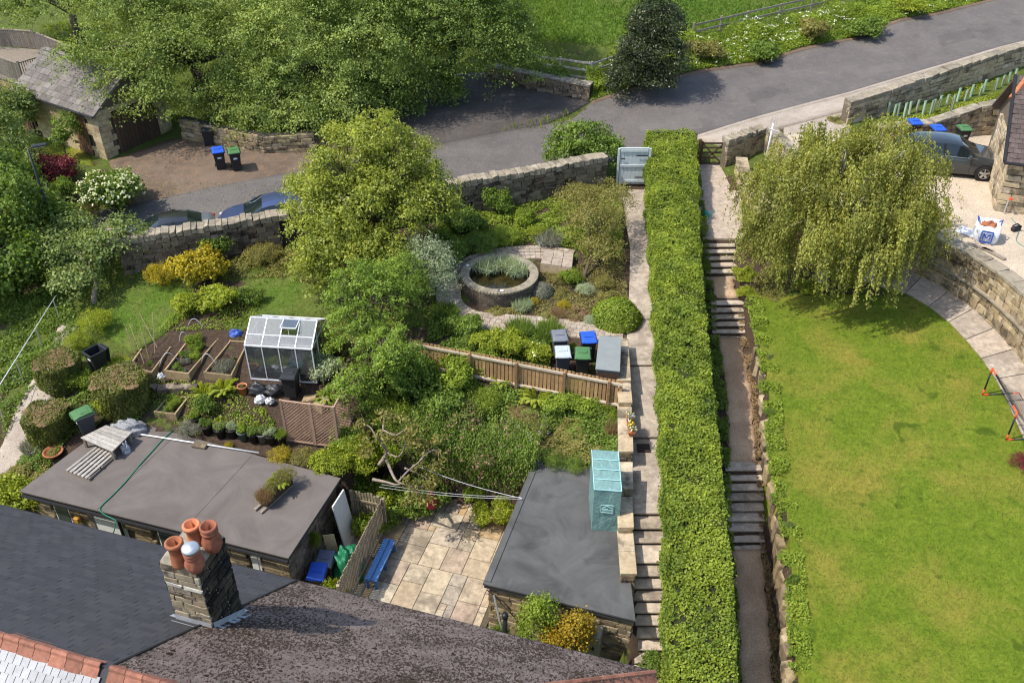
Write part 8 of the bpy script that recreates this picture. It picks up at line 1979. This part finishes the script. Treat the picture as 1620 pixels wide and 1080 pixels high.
for k, (m, kd, r, h) in enumerate((('leaf_brown', 'spiky', .3, .5), ('leaf_olive', 'fine', .35, .45), ('leaf_lime', 'fern', .45, .5), ('leaf_olive', 'fine', .45, .55))): shrub(None, tuple(a.lerp(b, .1 + k * .28) + Vector((0, 0, .2))), r, h, m, kd, parent=t)
t, p = BOWL; shrub(None, tuple(p + Vector((0, 0, .14))), .22, .15, 'leaf_olive', 'mat', parent=t)
gh_, gt = GHP
for k, (a, b, h, m) in enumerate(((.4, .5, .9, 'leaf_mid'), (.7, .7, .6, 'leaf_fresh'), (1.9, .9, .6, 'leaf_mid'))): shrub(('tall tomato-like plant inside the greenhouse front', 'bushy plant in the middle of the greenhouse', 'leafy plant at the far end of the greenhouse')[k], tuple(gh_(a, b, .05)), .3, h, m, 'round', name='greenhouse_plant', cat='plant')
for k in range(7):
 p = gh_(.3 + k * .28, 1.85 * .75, .735); t = flower_pot(None, p, .07, .12, 'terracotta' if k % 3 else 'pot_black', 'seedling_pot'); tag(t, 'small seedling pot on the greenhouse bench', 'pot', 'seedling pots on the greenhouse bench'); shrub(None, tuple(p + Vector((0, 0, .1))), .09, .16, 'leaf_fresh', 'round', parent=t)
for lab, px, py, r, h, m, kd in [
 ('bright green shrub below the lane wall nearest the bushy tree', 735, 350, 1.0, 1.0, 'leaf_mid', 'round'), ('leafy green shrub behind the pond', 760, 385, 1.0, .9, 'leaf_mid', 'fine'), ('fresh green shrub between pond and wall', 800, 370, .9, .9, 'leaf_fresh', 'fine'), ('climber growing up the lane wall', 790, 320, .7, 1.2, 'leaf_mid', 'round'),
 ('green shrub under the lane wall middle', 830, 345, .6, .8, 'leaf_fresh', 'round'), ('pale bush at the wall near the grey gate', 915, 300, 1.0, .9, 'leaf_olive', 'fine'), ('grey lavender patch behind the stone plinth', 870, 375, .7, .5, 'leaf_grey', 'spiky'), ('straggly plants beside the paved plinth', 905, 370, .6, .45, 'leaf_olive', 'mat'), ('yellow green plants behind the plinth', 850, 365, .5, .5, 'leaf_lime', 'fine'),
 ('dense dark shrub beside the bushy tree at the pond', 710, 400, .9, 1.3, 'leaf_mid', 'round'), ('grey heather mound right of the pond', 857, 455, .5, .5, 'leaf_grey', 'dome'), ('green mound beside the heather', 885, 440, .4, .4, 'leaf_olive', 'fine'), ('light green perennial in the pond bed', 890, 460, .45, .4, 'leaf_olive', 'mat'),
 ('dark blue green plant at the pond foot', 826, 478, .45, .5, 'leaf_silver', 'spiky'), ('bright yellow tuft near the pond foot', 845, 475, .25, .35, 'leaf_yellow', 'fine'), ('bright yellow euphorbia in the pond bed', 893, 482, .35, .4, 'leaf_yellow', 'fine'), ('bronze tuft beside the yellow euphorbia', 885, 492, .35, .35, 'leaf_brown', 'spiky'),
 ('pale variegated plant in the pond bed', 925, 455, .5, .45, 'leaf_silver', 'fine'), ('leafy plant under the yellow tree', 905, 438, .5, .6, 'leaf_fresh', 'round'), ('golden perennial under the yellow tree', 955, 445, .5, .5, 'leaf_olive', 'fine'), ('low creeping plants in the middle of the pond bed', 915, 490, .7, .3, 'leaf_brown', 'mat'),
 ('low olive plants along the pond bed edge', 870, 500, .7, .3, 'leaf_olive', 'mat'), ('small grey mound at the bed corner', 935, 503, .3, .3, 'leaf_silver', 'dome'), ('low plants at the right end of the pond bed', 965, 465, .6, .35, 'leaf_olive', 'mat'),
 ('large glossy rounded shrub beside the path', 975, 490, .95, .85, 'leaf_fresh', 'dome'), ('low creeper at the pond wall foot', 790, 487, .6, .25, 'leaf_olive', 'mat'), ('bush spilling on the path by the hedge', 1028, 340, .4, .6, 'leaf_mid', 'round'),
 ('rounded rosemary bush left of the pair behind the bins', 822, 515, .6, .75, 'leaf_mid', 'spiky'), ('rounded rosemary bush right of the pair behind the bins', 868, 520, .65, .75, 'leaf_mid', 'spiky'), ('pale leafy shrub behind the slatted fence', 815, 545, .75, .8, 'leaf_lime', 'round'), ('fresh leafy shrub behind the fence middle', 780, 540, .8, .8, 'leaf_lime', 'round'), ('leafy shrub with white flowers next to the dark grey bin', 850, 560, .65, .65, 'leaf_lime', 'round'),
 ('dark leafy plants where the pond path bends', 735, 515, .8, .8, 'leaf_mid', 'round'), ('dark low plants behind the fence end', 755, 535, .7, .7, 'leaf_mid', 'fine'), ('small bright plant between the two rear bins', 905, 553, .28, .5, 'leaf_lime', 'round'), ('grassy dark clump left of the pond path', 705, 490, .6, .7, 'leaf_mid', 'spiky')]:
 sh(lab, px, py, r, h, m, kd, bloom=('petal_lilac', 60, .05) if 'lavender' in lab else (('petal_white', 12, .1) if 'white flowers' in lab else None))
rd = root('pond_reeds', 'pale reeds and rushes growing in the pond', 'reeds', (PC.x, PC.y, PZ - .3)); rg = np.random.default_rng(5); n = 1500
a = rg.uniform(.1, 2.7, n); r = np.sqrt(rg.uniform(.15, .95, n)) * 1.12; ln = rg.uniform(.35, .8, n); le = unit(np.stack([rg.normal(0, .25, n), rg.normal(-.15, .2, n), np.ones(n)], 1)); C = np.stack([np.cos(a) * r, np.sin(a) * r, np.zeros(n)], 1) + le * (ln * .5)[:, None]
me = leaves_mesh('blades', C, rg.normal(size=(n, 3)), ln, rg.uniform(.015, .04, n), .5 + rg.normal(0, .25, n), rg, le * 8); me.materials.append(MATS['leaf_silver']); link('blades', me, rd)
for lab, px, py, r, h, m, kd in [
 ('bright fern below the slatted fence', 848, 625, .65, .7, 'leaf_lime', 'fern'), ('yellow fern at the fence post', 795, 600, .45, .6, 'leaf_lime', 'fern'), ('leafy ground cover below the fence middle', 885, 635, .7, .5, 'leaf_fresh', 'round'), ('leafy ground cover below the fence near the wall', 925, 635, .75, .45, 'leaf_fresh', 'round'), ('ground cover at the fence end beside the wall', 962, 645, .55, .45, 'leaf_fresh', 'mat'),
 ('large bright leafy shrub below the fence left end', 720, 590, 1.0, 1.1, 'leaf_fresh', 'round'), ('climber spilling over the slatted fence', 755, 575, .65, .8, 'leaf_fresh', 'round'), ('deep green shrub on the bank', 700, 640, 1.0, 1.1, 'leaf_mid', 'round'), ('shrub at the top of the bank below the willow', 650, 610, 1.0, 1.2, 'leaf_mid', 'round'), ('light shrub in the middle of the bank', 760, 630, .8, .8, 'leaf_fresh', 'fine'),
 ('brown dry stems clump on the bank', 830, 645, .6, .35, 'leaf_brown', 'spiky'), ('heathery carpet above the annex roof', 905, 665, .8, .35, 'leaf_olive', 'mat'), ('creeping carpet spilling onto the annex roof left', 885, 700, .8, .35, 'leaf_olive', 'mat'), ('creeping carpet spilling onto the annex roof middle', 925, 695, .8, .35, 'leaf_olive', 'mat'), ('brown grass tuft by the stepped wall', 968, 675, .3, .45, 'leaf_brown', 'spiky'), ('low carpet beside the stepped wall', 965, 660, .5, .3, 'leaf_olive', 'mat'),
 ('dark ivy tuft at the annex roof edge', 880, 730, .45, .5, 'leaf_mid', 'fine'), ('dark ivy tuft hanging on the annex roof middle', 910, 735, .45, .45, 'leaf_mid', 'fine')]:
 sh(lab, px, py, r, h, m, kd, name='fern' if kd == 'fern' else 'shrub', cat='fern' if kd == 'fern' else 'plant')
def curtain():
 rg = np.random.default_rng(55); o0 = U(-8.4, 21.2, -1.0); t = root('hanging_shrub', 'curtain of arching pink flowered shrub hanging over the patio wall', 'shrub', o0)
 Cs, Ns, Ts, Tg = [], [], [], []
 for k in range(620):
  u = rg.uniform(-10.2, -5.6); w0 = 21.15 + abs(rg.normal(0, .8)); top = -.85 + (w0 - 21.1) * .28 + rg.uniform(0, .6); ln = rg.uniform(.9, 2.1) * (.6 + .5 * math.sin((u + 10.2) / 4.6 * math.pi)); m = int(ln * 26); f = np.sort(rg.random(m))
  w_ = w0 - .75 * np.minimum(1, f * 1.6) * (w0 - 20.75) / .9; z = top + .25 * np.sin(f * 2.2) - ln * f ** 1.6; z = np.where(w_ > 21.1, np.maximum(z, -1.05), z); uu = u + rg.normal(0, .12) * f + rg.normal(0, .05, m)
  P_ = np.outer(uu, np.array(E1)) + np.outer(w_, np.array(E2)); P_[:, 2] += z; P_ += rg.normal(0, .035, (m, 3)); Cs.append(P_); Ns.append(np.tile(-np.array(E2) * .6 + np.array([-.3, 0, .6]), (m, 1)) + rg.normal(0, .55, (m, 3))); Ts.append(.45 + rg.normal(0, .2) + rg.normal(0, .14, m)); Tg.append(np.tile([0, -.4, -1.0], (m, 1)))
 C = np.concatenate(Cs); n = len(C); ls = rg.uniform(.05, .1, n); me = leaves_mesh('foliage', C - np.array(o0), np.concatenate(Ns), ls, ls * .5, np.concatenate(Ts), rg, np.concatenate(Tg)); me.materials.append(MATS['leaf_mid']); link('foliage', me, t)
 ks = rg.choice(n, 110); P_ = np.repeat(C[ks], 5, axis=0) + rg.normal(0, .04, (550, 3)) + np.array([0, -.06, .04]); me = leaves_mesh('blossom', P_ - np.array(o0), rg.normal(size=(550, 3)) * .5 + np.array([0, -.5, .6]), .05, .045, .5 + rg.normal(0, .3, 550), rg); me.materials.append(MATS['petal_pink']); link('blossom', me, t)
curtain()
sh('large leafy shrub above the patio wall left', 660, 690, 1.0, 1.0, 'leaf_mid', 'round'); sh('shrub with pink flowers above the patio wall', 735, 660, .9, .8, 'leaf_hedge_dark', 'round', bloom=('petal_pink', 50, .07)); sh('pale flowered shrub at the annex corner', 840, 675, .7, .6, 'leaf_olive', 'fine', bloom=('petal_lilac', 60, .05)); sh('leafy shrub above the patio wall right', 800, 690, .8, .7, 'leaf_hedge_dark', 'fine'); sh('arching shrub in the middle above the patio wall', 770, 715, .8, .6, 'leaf_hedge_dark', 'fine', bloom=('petal_pink', 40, .06))
def gnarled():
 rg = np.random.default_rng(61); b = U(-10.3, 20.6, -1.2); b.z = -1.2; t = root('gnarled_tree', 'gnarled pale branched tree with sparse leaf tufts over the patio', 'tree', b); mb = MB()
 def W_(px, py, z): return at(px, py, z) - b
 br = [[(600, 735, -.9), (612, 715, -.4), (604, 700, .1), (606, 680, .5), (608, 655, .9)], [(604, 700, .1), (595, 690, .4), (585, 675, .6), (570, 668, .7)], [(606, 680, .5), (625, 688, .5), (640, 680, .6), (655, 676, .6)], [(612, 715, -.4), (630, 722, -.2), (640, 705, .1), (638, 690, .4)], [(612, 728, -.6), (622, 752, -.5), (630, 762, -.5), (650, 768, -.6), (672, 770, -.7)], [(630, 762, -.5), (645, 745, -.2), (665, 728, .0), (672, 710, .2)], [(650, 768, -.6), (662, 780, -.8), (672, 790, -1.0)], [(640, 740, -.2), (660, 748, -.4), (678, 758, -.6)], [(590, 758, -.8), (610, 762, -.7), (625, 766, -.6), (635, 765, -.55)], [(665, 728, 0), (678, 715, .1), (692, 712, .0), (694, 725, -.2)]]
 for k, l in enumerate(br): r0 = .075 if k == 0 else (.055 if k in (4, 8) else .035); pts = [W_(*q) for q in l]; sm = smooth_line(pts, 4); mb.tube(sm, list(np.linspace(r0, r0 * .3, len(sm))), 7)
 mb.build('trunk', MATS['bark_pale'], t, world=False, smooth=True)
 tips = [(608, 655, 1), (570, 668, .7), (655, 676, .6), (638, 690, .4), (672, 770, -.7), (672, 710, .2), (672, 790, -1), (678, 758, -.6), (694, 722, -.2), (640, 665, .8), (625, 660, .8), (650, 690, .5), (600, 670, .7), (585, 690, .4), (662, 740, -.2), (648, 760, -.4), (690, 740, -.3), (660, 700, .3), (640, 790, -1.0), (655, 775, -.8), (690, 690, .3), (615, 690, .4), (580, 715, .1)]
 bl = [(tuple(W_(*q)), (.24, .24, .16)) for q in tips]; C, N, l, w_, ti = cloud(rg, bl, 190, .14, 9, .15, .35, droop=.5)
 me = leaves_mesh('crown', C, N, l, w_, ti, rg); me.materials.append(MATS['leaf_olive']); link('crown', me, t)
gnarled()
p = U(*wallpt(850, 985, 15.5)[:1], 15.5, HG); tree('green_shrub', 'green shrub growing against the annex wall', p, [((p.x, p.y, HG + 1.5), (.55, .45, 1.0)), ((p.x + .1, p.y, HG + 2.3), (.45, .4, .5))], 'leaf_fresh', 200, .17, 24, .07, 71, .05, .8, cat='shrub')
p = U(*wallpt(905, 1000, 15.45)[:1], 15.45, HG); tree('golden_shrub', 'golden orange shrub growing against the annex wall', p, [((p.x, p.y, HG + 1.5), (.6, .45, .9)), ((p.x + .15, p.y, HG + 2.0), (.4, .35, .6)), ((p.x - .5, p.y, HG + 1.5), (.35, .35, .6))], 'leaf_gold', 230, .17, 24, .07, 72, .05, .7, cat='shrub')
shrub('small green shrub by the vent pipe', (U(-5.1, 15.6).x, U(-5.1, 15.6).y, HG), .4, 1.4, 'leaf_mid', 'fine')
shrub('lime shrub in the yard corner below the picket fence', (U(-10.2, 15.45).x, U(-10.2, 15.45).y, HG), .5, 1.0, 'leaf_lime', 'round')
shrub('ivy tuft on the end wall of the outbuilding', (U(-11.45, 16.9).x, U(-11.45, 16.9).y, HG + .7), .22, 1.0, 'leaf_fresh', 'fine')
sh('leafy weed at the foot of the stairs', 1030, 1052, .45, .5, 'leaf_mid', 'round')
for i, py in enumerate((480, 494, 512, 525, 552, 570, 612, 655, 690, 740, 790, 840, 885, 925, 945)):
 y = at(1200, py, float(np.interp(py, [470, 700, 1080], [.15, -.7, -2.05]))).y; x = float(rp_x(y)) + RPH + random.uniform(.2, .42); rr_ = random.uniform(.2, .5); shrub('geranium clump trailing over the lawn edging', (x, y, g1(x + .5, y) - .1), rr_, random.uniform(.22, .4), ('leaf_fresh', 'leaf_mid', 'leaf_apple')[i % 3], ('mat', 'round', 'mat', 'fine')[i % 4], rx=rr_ * .7, name='edging_plant', cat='plant', group='geranium clumps along the lawn edge')
for i, py in enumerate((455, 490, 560, 610, 660, 700, 880, 930, 985, 1030)):
 y = at(1125, py, -.5).y; shrub('dark green weed at the hedge foot beside the gravel path', (float(rp_x(y)) - .75, y, float(rp_z(y))), .28, .4, 'leaf_mid', 'round', name='hedge_weed', cat='plant', group='weeds at the hedge foot')
for lab, px, py, r, h, m, kd in [('leafy clump at the top of the lawn steps', 1180, 425, .5, .5, 'leaf_lime', 'mat'), ('straggling plants beside the second flight of steps', 1182, 455, .4, .35, 'leaf_lime', 'mat'), ('dry border plants below the birch left', 1225, 455, .6, .3, 'leaf_olive', 'mat'), ('leafy border under the birch', 1280, 445, .7, .45, 'leaf_lime', 'mat'), ('fresh shrub under the birch right', 1340, 440, .7, .6, 'leaf_fresh', 'fine'), ('small birch side shoot by the landing', 1190, 345, .6, .7, 'leaf_birch', 'fine'), ('dark red shrub at the lawn right edge', 1618, 730, .5, .5, 'leaf_red', 'fine')]: sh(lab, px, py, r, h, m, kd, name='border_plants', cat='plant')
for i, (px, py) in enumerate(((1500, 160), (1530, 150), (1560, 138), (1590, 128), (1615, 118))):
 p = at(px, py, 2.4 + (px - 1500) / 200 * .45 - .2); shrub('yellow green ground cover shrub behind the lane wall', (p.x, p.y, p.z), .95, .55, 'leaf_lime', 'round', group='ground cover behind the lane wall')
sh('green tuft at the wall end beside the apron', 1325, 185, .6, .4, 'leaf_olive', 'mat', name='weed_patch', cat='plant')
for i, (px, py) in enumerate(((1380, 150), (1430, 138), (1490, 118), (1560, 98))): sh('weeds growing along the pavement edge', px, py, .55, .16, 'leaf_olive', 'mat', name='pavement_weeds', cat='weeds', group='pavement weeds')
def verge():
 rg = np.random.default_rng(91)
 UPL = resample([(p.x, p.y) for p in P2([(925,140,2.0),(985,95,2.7),(1095,62,3.4),(1250,28,3.9),(1420,-14,4.4),(1640,-60,5)])], 40); LOW = resample([(p.x, p.y) for p in P2([(935,166,1.79),(1000,150,1.9),(1100,130,2.05),(1300,85,2.5),(1450,43,3.0),(1640,-6,3.7)])], 40)
 n = 62000; s = rg.random(n) * 39; k = np.clip(s.astype(int), 0, 38); r = (s - k)[:, None]; f = rg.random(n)[:, None]
 a = LOW[k] * (1 - r) + LOW[k + 1] * r; b = UPL[k] * (1 - r) + UPL[k + 1] * r; P_ = a + (b - a) * f
 x, y = P_[:, 0], P_[:, 1]; lump_ = np.clip(np.sin(x * 1.3 + y * .7) * np.sin(y * 1.9 - x * .6) + .45 * np.sin(x * 3.1) * np.sin(y * 3.7), -.6, 1.2); hmax = (.22 + .55 * np.clip(f[:, 0] * 1.6, 0, 1)) * (.75 + .5 * lump_); z = gz(x, y) + np.maximum(.02, hmax) * rg.random(n) ** .5
 C = np.stack([x, y, z], 1); N = np.array([-.1, -.3, .7]) + rg.normal(0, .6, (n, 3)); ls = rg.uniform(.08, .17, n)
 me = leaves_mesh('verge_plants', C, N, ls, ls * .45, .45 + .22 * lump_ + rg.normal(0, .22, n), rg); me.materials.append(MATS['leaf_fresh']); o = link('verge_plants', me); tag(o, 'tangled green verge plants between the lane and the field', kind='stuff')
 m = (rg.random(n) < .0045) & (np.sin(x * .9 + 1) * np.sin(y * 1.1) > -.25); c = C[m]; c[:, 2] = gz(c[:, 0], c[:, 1]) + hmax[m] + .15; q = np.repeat(c, 5, axis=0) + rg.normal(0, .07, (len(c) * 5, 3)) * np.array([1, 1, .35])
 me = leaves_mesh('cow_parsley', q, np.array([0, 0, 1]) + rg.normal(0, .3, (len(q), 3)), .075, .07, .5 + rg.normal(0, .3, len(q)), rg); me.materials.append(MATS['petal_white']); o = link('cow_parsley', me); tag(o, 'white cow parsley flower heads scattered over the verge', kind='stuff')
verge()
for lab, px, py, r, h, m in [('brown tinged bush on the verge near the holly', 1120, 75, 1.1, 1.0, 'leaf_olive'), ('green bush on the verge below the field fence', 1210, 62, 1.2, 1.1, 'leaf_mid'), ('dull olive bush on the verge middle', 1290, 45, 1.2, 1.1, 'leaf_olive'), ('green bush on the verge toward the upper lane', 1370, 28, 1.2, 1.1, 'leaf_mid'), ('hedgerow bush at the top of the verge', 1440, 8, 1.2, 1.0, 'leaf_lime'), ('leafy weeds below the rail fence', 880, 120, 1.0, .8, 'leaf_mid'), ('fern clump at the fence corner', 955, 128, .7, .7, 'leaf_fresh'), ('hedgerow bush by the shaded yard', 840, 100, .9, .9, 'leaf_mid')]: sh(lab, px, py, r, h, m, 'round')
def blades(name, poly_fn, n, h, mat, seed, label, X0, X1, Y0, Y1, dz=.04):
 rg = np.random.default_rng(seed); x = rg.uniform(X0, X1, n * 3); y = rg.uniform(Y0, Y1, n * 3); m = poly_fn(x, y); x, y = x[m][:n], y[m][:n]; k = len(x); z = gz(x, y) + dz
 ln = h * rg.uniform(.5, 1.3, k); le = unit(np.stack([rg.normal(0, .5, k), rg.normal(0, .5, k), np.ones(k)], 1)); base = np.stack([x, y, z], 1); side = unit(np.cross(le, rg.normal(size=(k, 3)))) * (ln * .12)[:, None]
 V = np.stack([base - side, base + side, base + le * ln[:, None]], 1).reshape(-1, 3); me = quads_mesh(name, V, np.arange(k * 3).reshape(k, 3)); a = me.attributes.new('tint', 'FLOAT', 'POINT')
 tt = .5 + .16 * np.sin(x * 1.1 + y * .6) * np.sin(y * 1.4 - x * .5) + .14 * np.sin(x * 3.7 - y * 2.1) * np.sin(y * 4.3 + x) + .12 * np.sin(x * 8.9 + y * 5) * np.sin(y * 9.7 - x * 3) + rg.normal(0, .22, k); a.data.foreach_set('value', np.repeat(np.clip(tt, 0, 1), 3).astype(np.float32)); me.materials.append(MATS[mat]); o = link(name, me); tag(o, label, kind='stuff')
def in_lawn(x, y): j_ = .1 * np.sin(y * 9) + .07 * np.sin(y * 23); return (x > np.interp(y, ysl, _lx) - .1 + j_) & (x < np.interp(y, ysl, _rx) + .06 + j_) & (y < ysl[-1] + .15) & (y > ysl[0])
blades('lawn_grass_blades', in_lawn, 105000, .06, 'grass_lawn', 201, 'short grass blades of the mown lawn', 6.5, 21, 13.5, 31.5)
fpoly = np.array([(p.x, p.y) for p in P2([(600,-90,5),(830,-60,5),(1000,-80,5.2),(1200,-90,5.5),(1420,-95,5.6),(1335,0,4.1),(1100,52,3.6),(985,80,3.1),(845,70,3.0),(700,60,2.8)])])
blades('field_grass_blades', lambda x, y: inpoly(x, y, fpoly), 60000, .22, 'grass_field', 202, 'long grass of the field', fpoly[:, 0].min(), fpoly[:, 0].max(), fpoly[:, 1].min(), fpoly[:, 1].max())
gpoly = np.array([(p.x, p.y) for p in P2([(150,520,.1),(190,480,.25),(215,445,.35),(270,440,.4),(310,470,.35),(290,505,.2),(255,535,.05),(210,560,-.05)])]); gpoly2 = np.array([(p.x, p.y) for p in P2([(380,455,.4),(430,430,.5),(520,420,.5),(560,500,.25),(470,500,.2),(400,510,.15)])]); gpoly3 = np.array([(p.x, p.y) for p in P2([(60,205,1.35),(110,205,1.35),(150,262,1.4),(30,250,1.25)])])
blades('garden_grass_blades', lambda x, y: inpoly(x, y, gpoly) | inpoly(x, y, gpoly2) | inpoly(x, y, gpoly3), 14000, .08, 'grass_lawn', 203, 'rough grass of the upper garden', -25, -5, 26, 46)
rgz = np.random.default_rng(9)
def rough(x, y):
 u, w_ = toU(x, y); return (soil_at(x, y) < .7) & ~inpoly(x, y, DRIVE) & ~((u > -21) & (u < -1) & (w_ < 21.6)) & (y < 38.4) & (x < 4) & ~inpoly(x, y, np.array([(p.x, p.y) for p in CW])) & (np.hypot(x - PC.x, y - PC.y) > 2.7)
blades('rough_grass', rough, 16000, .16, 'grass_blade', 204, 'rough grass and weeds between the garden plants', -26, 4, 19, 38.4, 0)
def under_trees(x, y): return (y > 43.5) & (y < 60) & (x < 3) & (x > -30) & ~inpoly(x, y, np.array([(p.x, p.y) for p in P2([(172,256,1.45),(268,222,1.6),(330,215,1.6),(450,215,1.6),(560,190,1.75),(640,150,2.0),(700,120,2.2),(770,118,2.25),(935,166,1.79),(700,234,1.45)])]))
blades('woodland_undergrowth', under_trees, 16000, .3, 'grass_blade', 205, 'dim undergrowth beneath the big trees', -30, 3, 43.5, 60, 0)

def cover(label, polys, n, h, mat, seed, L=.09, bloom=None):
 rg = np.random.default_rng(seed); P_ = [np.array([tuple(at(*q))[:2] for q in pl]) for pl in polys]; A = np.concatenate(P_); x = rg.uniform(A[:, 0].min(), A[:, 0].max(), n * 5); y = rg.uniform(A[:, 1].min(), A[:, 1].max(), n * 5)
 m = np.zeros(len(x), bool)
 for pl in P_: m |= inpoly(x, y, pl)
 clp = np.array([(p.x, p.y) for p in cl[::2]]); dm = np.min(np.hypot(x[:, None] - clp[None, :, 0], y[:, None] - clp[None, :, 1]), 1)
 m &= (dm > .55) & (np.hypot(x - PC.x, y - PC.y) > PR + .05); nz = np.sin(x * 2.1 + seed) * np.sin(y * 2.6 - x) + .6 * np.sin(x * 5.3 - y * 2) * np.sin(y * 4.7); m &= (nz > -.75)
 x, y, nz = x[m][:n], y[m][:n], nz[m][:n]; k = len(x); z = gz(x, y) + np.maximum(.03, h * (.55 + .5 * nz)) * rg.random(k) ** .6
 C = np.stack([x, y, z], 1); N = np.array([-.15, -.1, .8]) + rg.normal(0, .55, (k, 3)); ls = L * rg.uniform(.6, 1.4, k)
 me = leaves_mesh('ground_cover', C, N, ls, ls * .55, .48 + .2 * nz + rg.normal(0, .24, k), rg); me.materials.append(MATS[mat]); tag(link('ground_cover', me), label, kind='stuff')
cover('low green ground cover in the garden behind the pond', [[(690,345,.8),(960,290,1.0),(985,330,.95),(985,410,.6),(880,400,.6),(700,430,.4)]], 20000, .35, 'leaf_fresh', 301)
cover('low mixed ground cover in the pond bed', [[(820,470,.25),(860,430,.4),(985,410,.55),(998,500,.2),(940,515,.12),(800,500,.2)]], 9000, .16, 'leaf_olive', 302, .06)
cover('green ground cover between fence and pond path', [[(690,470,.3),(760,515,.15),(870,528,.1),(870,585,0),(670,560,0)]], 11000, .35, 'leaf_mid', 303)
cover('tangled ground cover on the bank below the fence', [[(560,600,0),(680,590,-.15),(985,650,-.25),(985,735,-.9),(860,740,-1.0),(830,700,-.9),(600,740,-1.1)]], 26000, .32, 'leaf_mid', 304)
cover('leafy undergrowth along the left edge of the garden', [[(0,440,.2),(90,440,.3),(130,520,0),(60,600,-.3),(0,680,-.8)],[(100,600,-.4),(240,640,-.7),(215,680,-.9),(120,690,-1.0),(60,760,-1.6),(0,790,-2.2),(50,680,-.9)]], 16000, .28, 'leaf_mid', 305)
cover('leafy undergrowth below the lane wall', [[(200,420,.45),(430,380,.6),(620,400,.6),(600,470,.35),(430,440,.5),(240,440,.42)],[(500,520,.1),(620,470,.35),(640,600,0),(530,620,-.3)]], 16000, .35, 'leaf_olive', 306)
cover('leafy border between the lawn and the landing', [[(1175,385,.9),(1230,370,.8),(1330,420,.4),(1300,455,.3),(1190,470,.15)]], 7000, .2, 'leaf_olive', 307, .07)
cover('ground cover beyond the lane wall beside the tree guards', [[(1400,200,2.1),(1610,145,2.5),(1620,175,2.4),(1540,195,2.2)]], 6000, .12, 'leaf_lime', 308, .07)
_ed = [(float(rp_x(y)) + RPH + d, y) for d, ys_ in ((-.02, np.linspace(15, 30.2, 30)), (.6, np.linspace(30.2, 15, 30))) for y in ys_]
def cover_xy(label, pl, n, h, mat, seed, L):
 rg = np.random.default_rng(seed); P_ = np.array(pl); x = rg.uniform(P_[:, 0].min(), P_[:, 0].max(), n * 8); y = rg.uniform(P_[:, 1].min(), P_[:, 1].max(), n * 8); nz = np.sin(y * 3.1 + seed) * np.sin(x * 4 + y * 1.7) + .6 * np.sin(y * 7.3); m = inpoly(x, y, P_) & (nz > -.55); x, y, nz = x[m][:n], y[m][:n], nz[m][:n]; k = len(x)
 z = (gz(x + .35, y) if seed == 311 else rp_z(y) + .02) + h * (.5 + .5 * nz) * rg.random(k) ** .6; ls = L * rg.uniform(.6, 1.4, k); me = leaves_mesh('edging_cover', np.stack([x, y, z], 1), np.array([-.3, -.1, .8]) + rg.normal(0, .55, (k, 3)), ls, ls * .6, .5 + .2 * nz + rg.normal(0, .24, k), rg); me.materials.append(MATS[mat]); tag(link('edging_cover', me), label, kind='stuff')
cover_xy('creeping plants along the edging stones of the lawn', _ed, 11000, .2, 'leaf_fresh', 311, .075)
cover_xy('dark weeds along the foot of the hedge beside the gravel path', [(float(rp_x(y)) + d, y) for d, ys_ in ((-1.0, np.linspace(15, 39, 30)), (-.5, np.linspace(39, 15, 30))) for y in ys_], 9000, .3, 'leaf_mid', 312, .08)
blades('lawn_tufts', lambda x, y: in_lawn(x, y) & (np.sin(x * 2.3 + 1) * np.sin(y * 2.9) + .6 * np.sin(x * 5.1 + y * 4) * np.sin(y * 6.3 - x) > 1.12), 5000, .11, 'leaf_fresh', 206, 'darker tufts of coarse grass in the lawn', 6.5, 21, 13.5, 31.5)
cover('self sown plants scattered through the vegetable plot', [[(205,600,-.3),(330,605,-.3),(400,625,-.5),(450,690,-.85),(300,690,-.9),(235,640,-.7)],[(300,470,.3),(420,455,.4),(400,520,.1),(250,530,.05)]], 5200, .16, 'leaf_fresh', 309, .075)
for lab, px, py, r, h, m in [('leafy climber behind the angled trellis panel', 572, 680, .8, 1.2, 'leaf_fresh'), ('dark shrub under the gnarled branches', 600, 725, .8, .8, 'leaf_mid'), ('bright climber beside the white board top', 560, 728, .6, .7, 'leaf_lime'), ('mid green shrub between trellis and gnarled tree', 585, 705, .7, .9, 'leaf_willow'), ('leafy shrub below the willow foot', 630, 690, .8, .9, 'leaf_fresh'), ('green shrub beside the fence left end', 665, 580, .7, .9, 'leaf_willow'), ('leafy shrub filling the bank beside the annex', 815, 715, .6, .6, 'leaf_mid')]: sh(lab, px, py, r, h, m, 'round')
cover_xy('leaf litter along the lawn side of the gravel path', [(float(rp_x(y)) + d, y) for d, ys_ in ((.36, np.linspace(15, 30, 30)), (.66, np.linspace(30, 15, 30))) for y in ys_], 5000, .08, 'leaf_brown', 313, .06)
for lab, u, w_, z_, r, h, m in [('lime shrub tumbling over the outbuilding corner above the white board', -11.3, 19.9, -1.5, .8, 1.0, 'leaf_lime'), ('green shrub beside the patio wall end', -11.9, 20.3, -1.1, .8, .8, 'leaf_willow'), ('leafy shrub at the foot of the gnarled tree', -10.7, 20.7, -1.9, .7, 1.1, 'leaf_fresh'), ('bright shrub between trellis and picket fence', -11.7, 19.35, -1.05, .6, .6, 'leaf_lime')]: p = U(u, w_); shrub(lab, (p.x, p.y, z_), r, h, m, 'round')
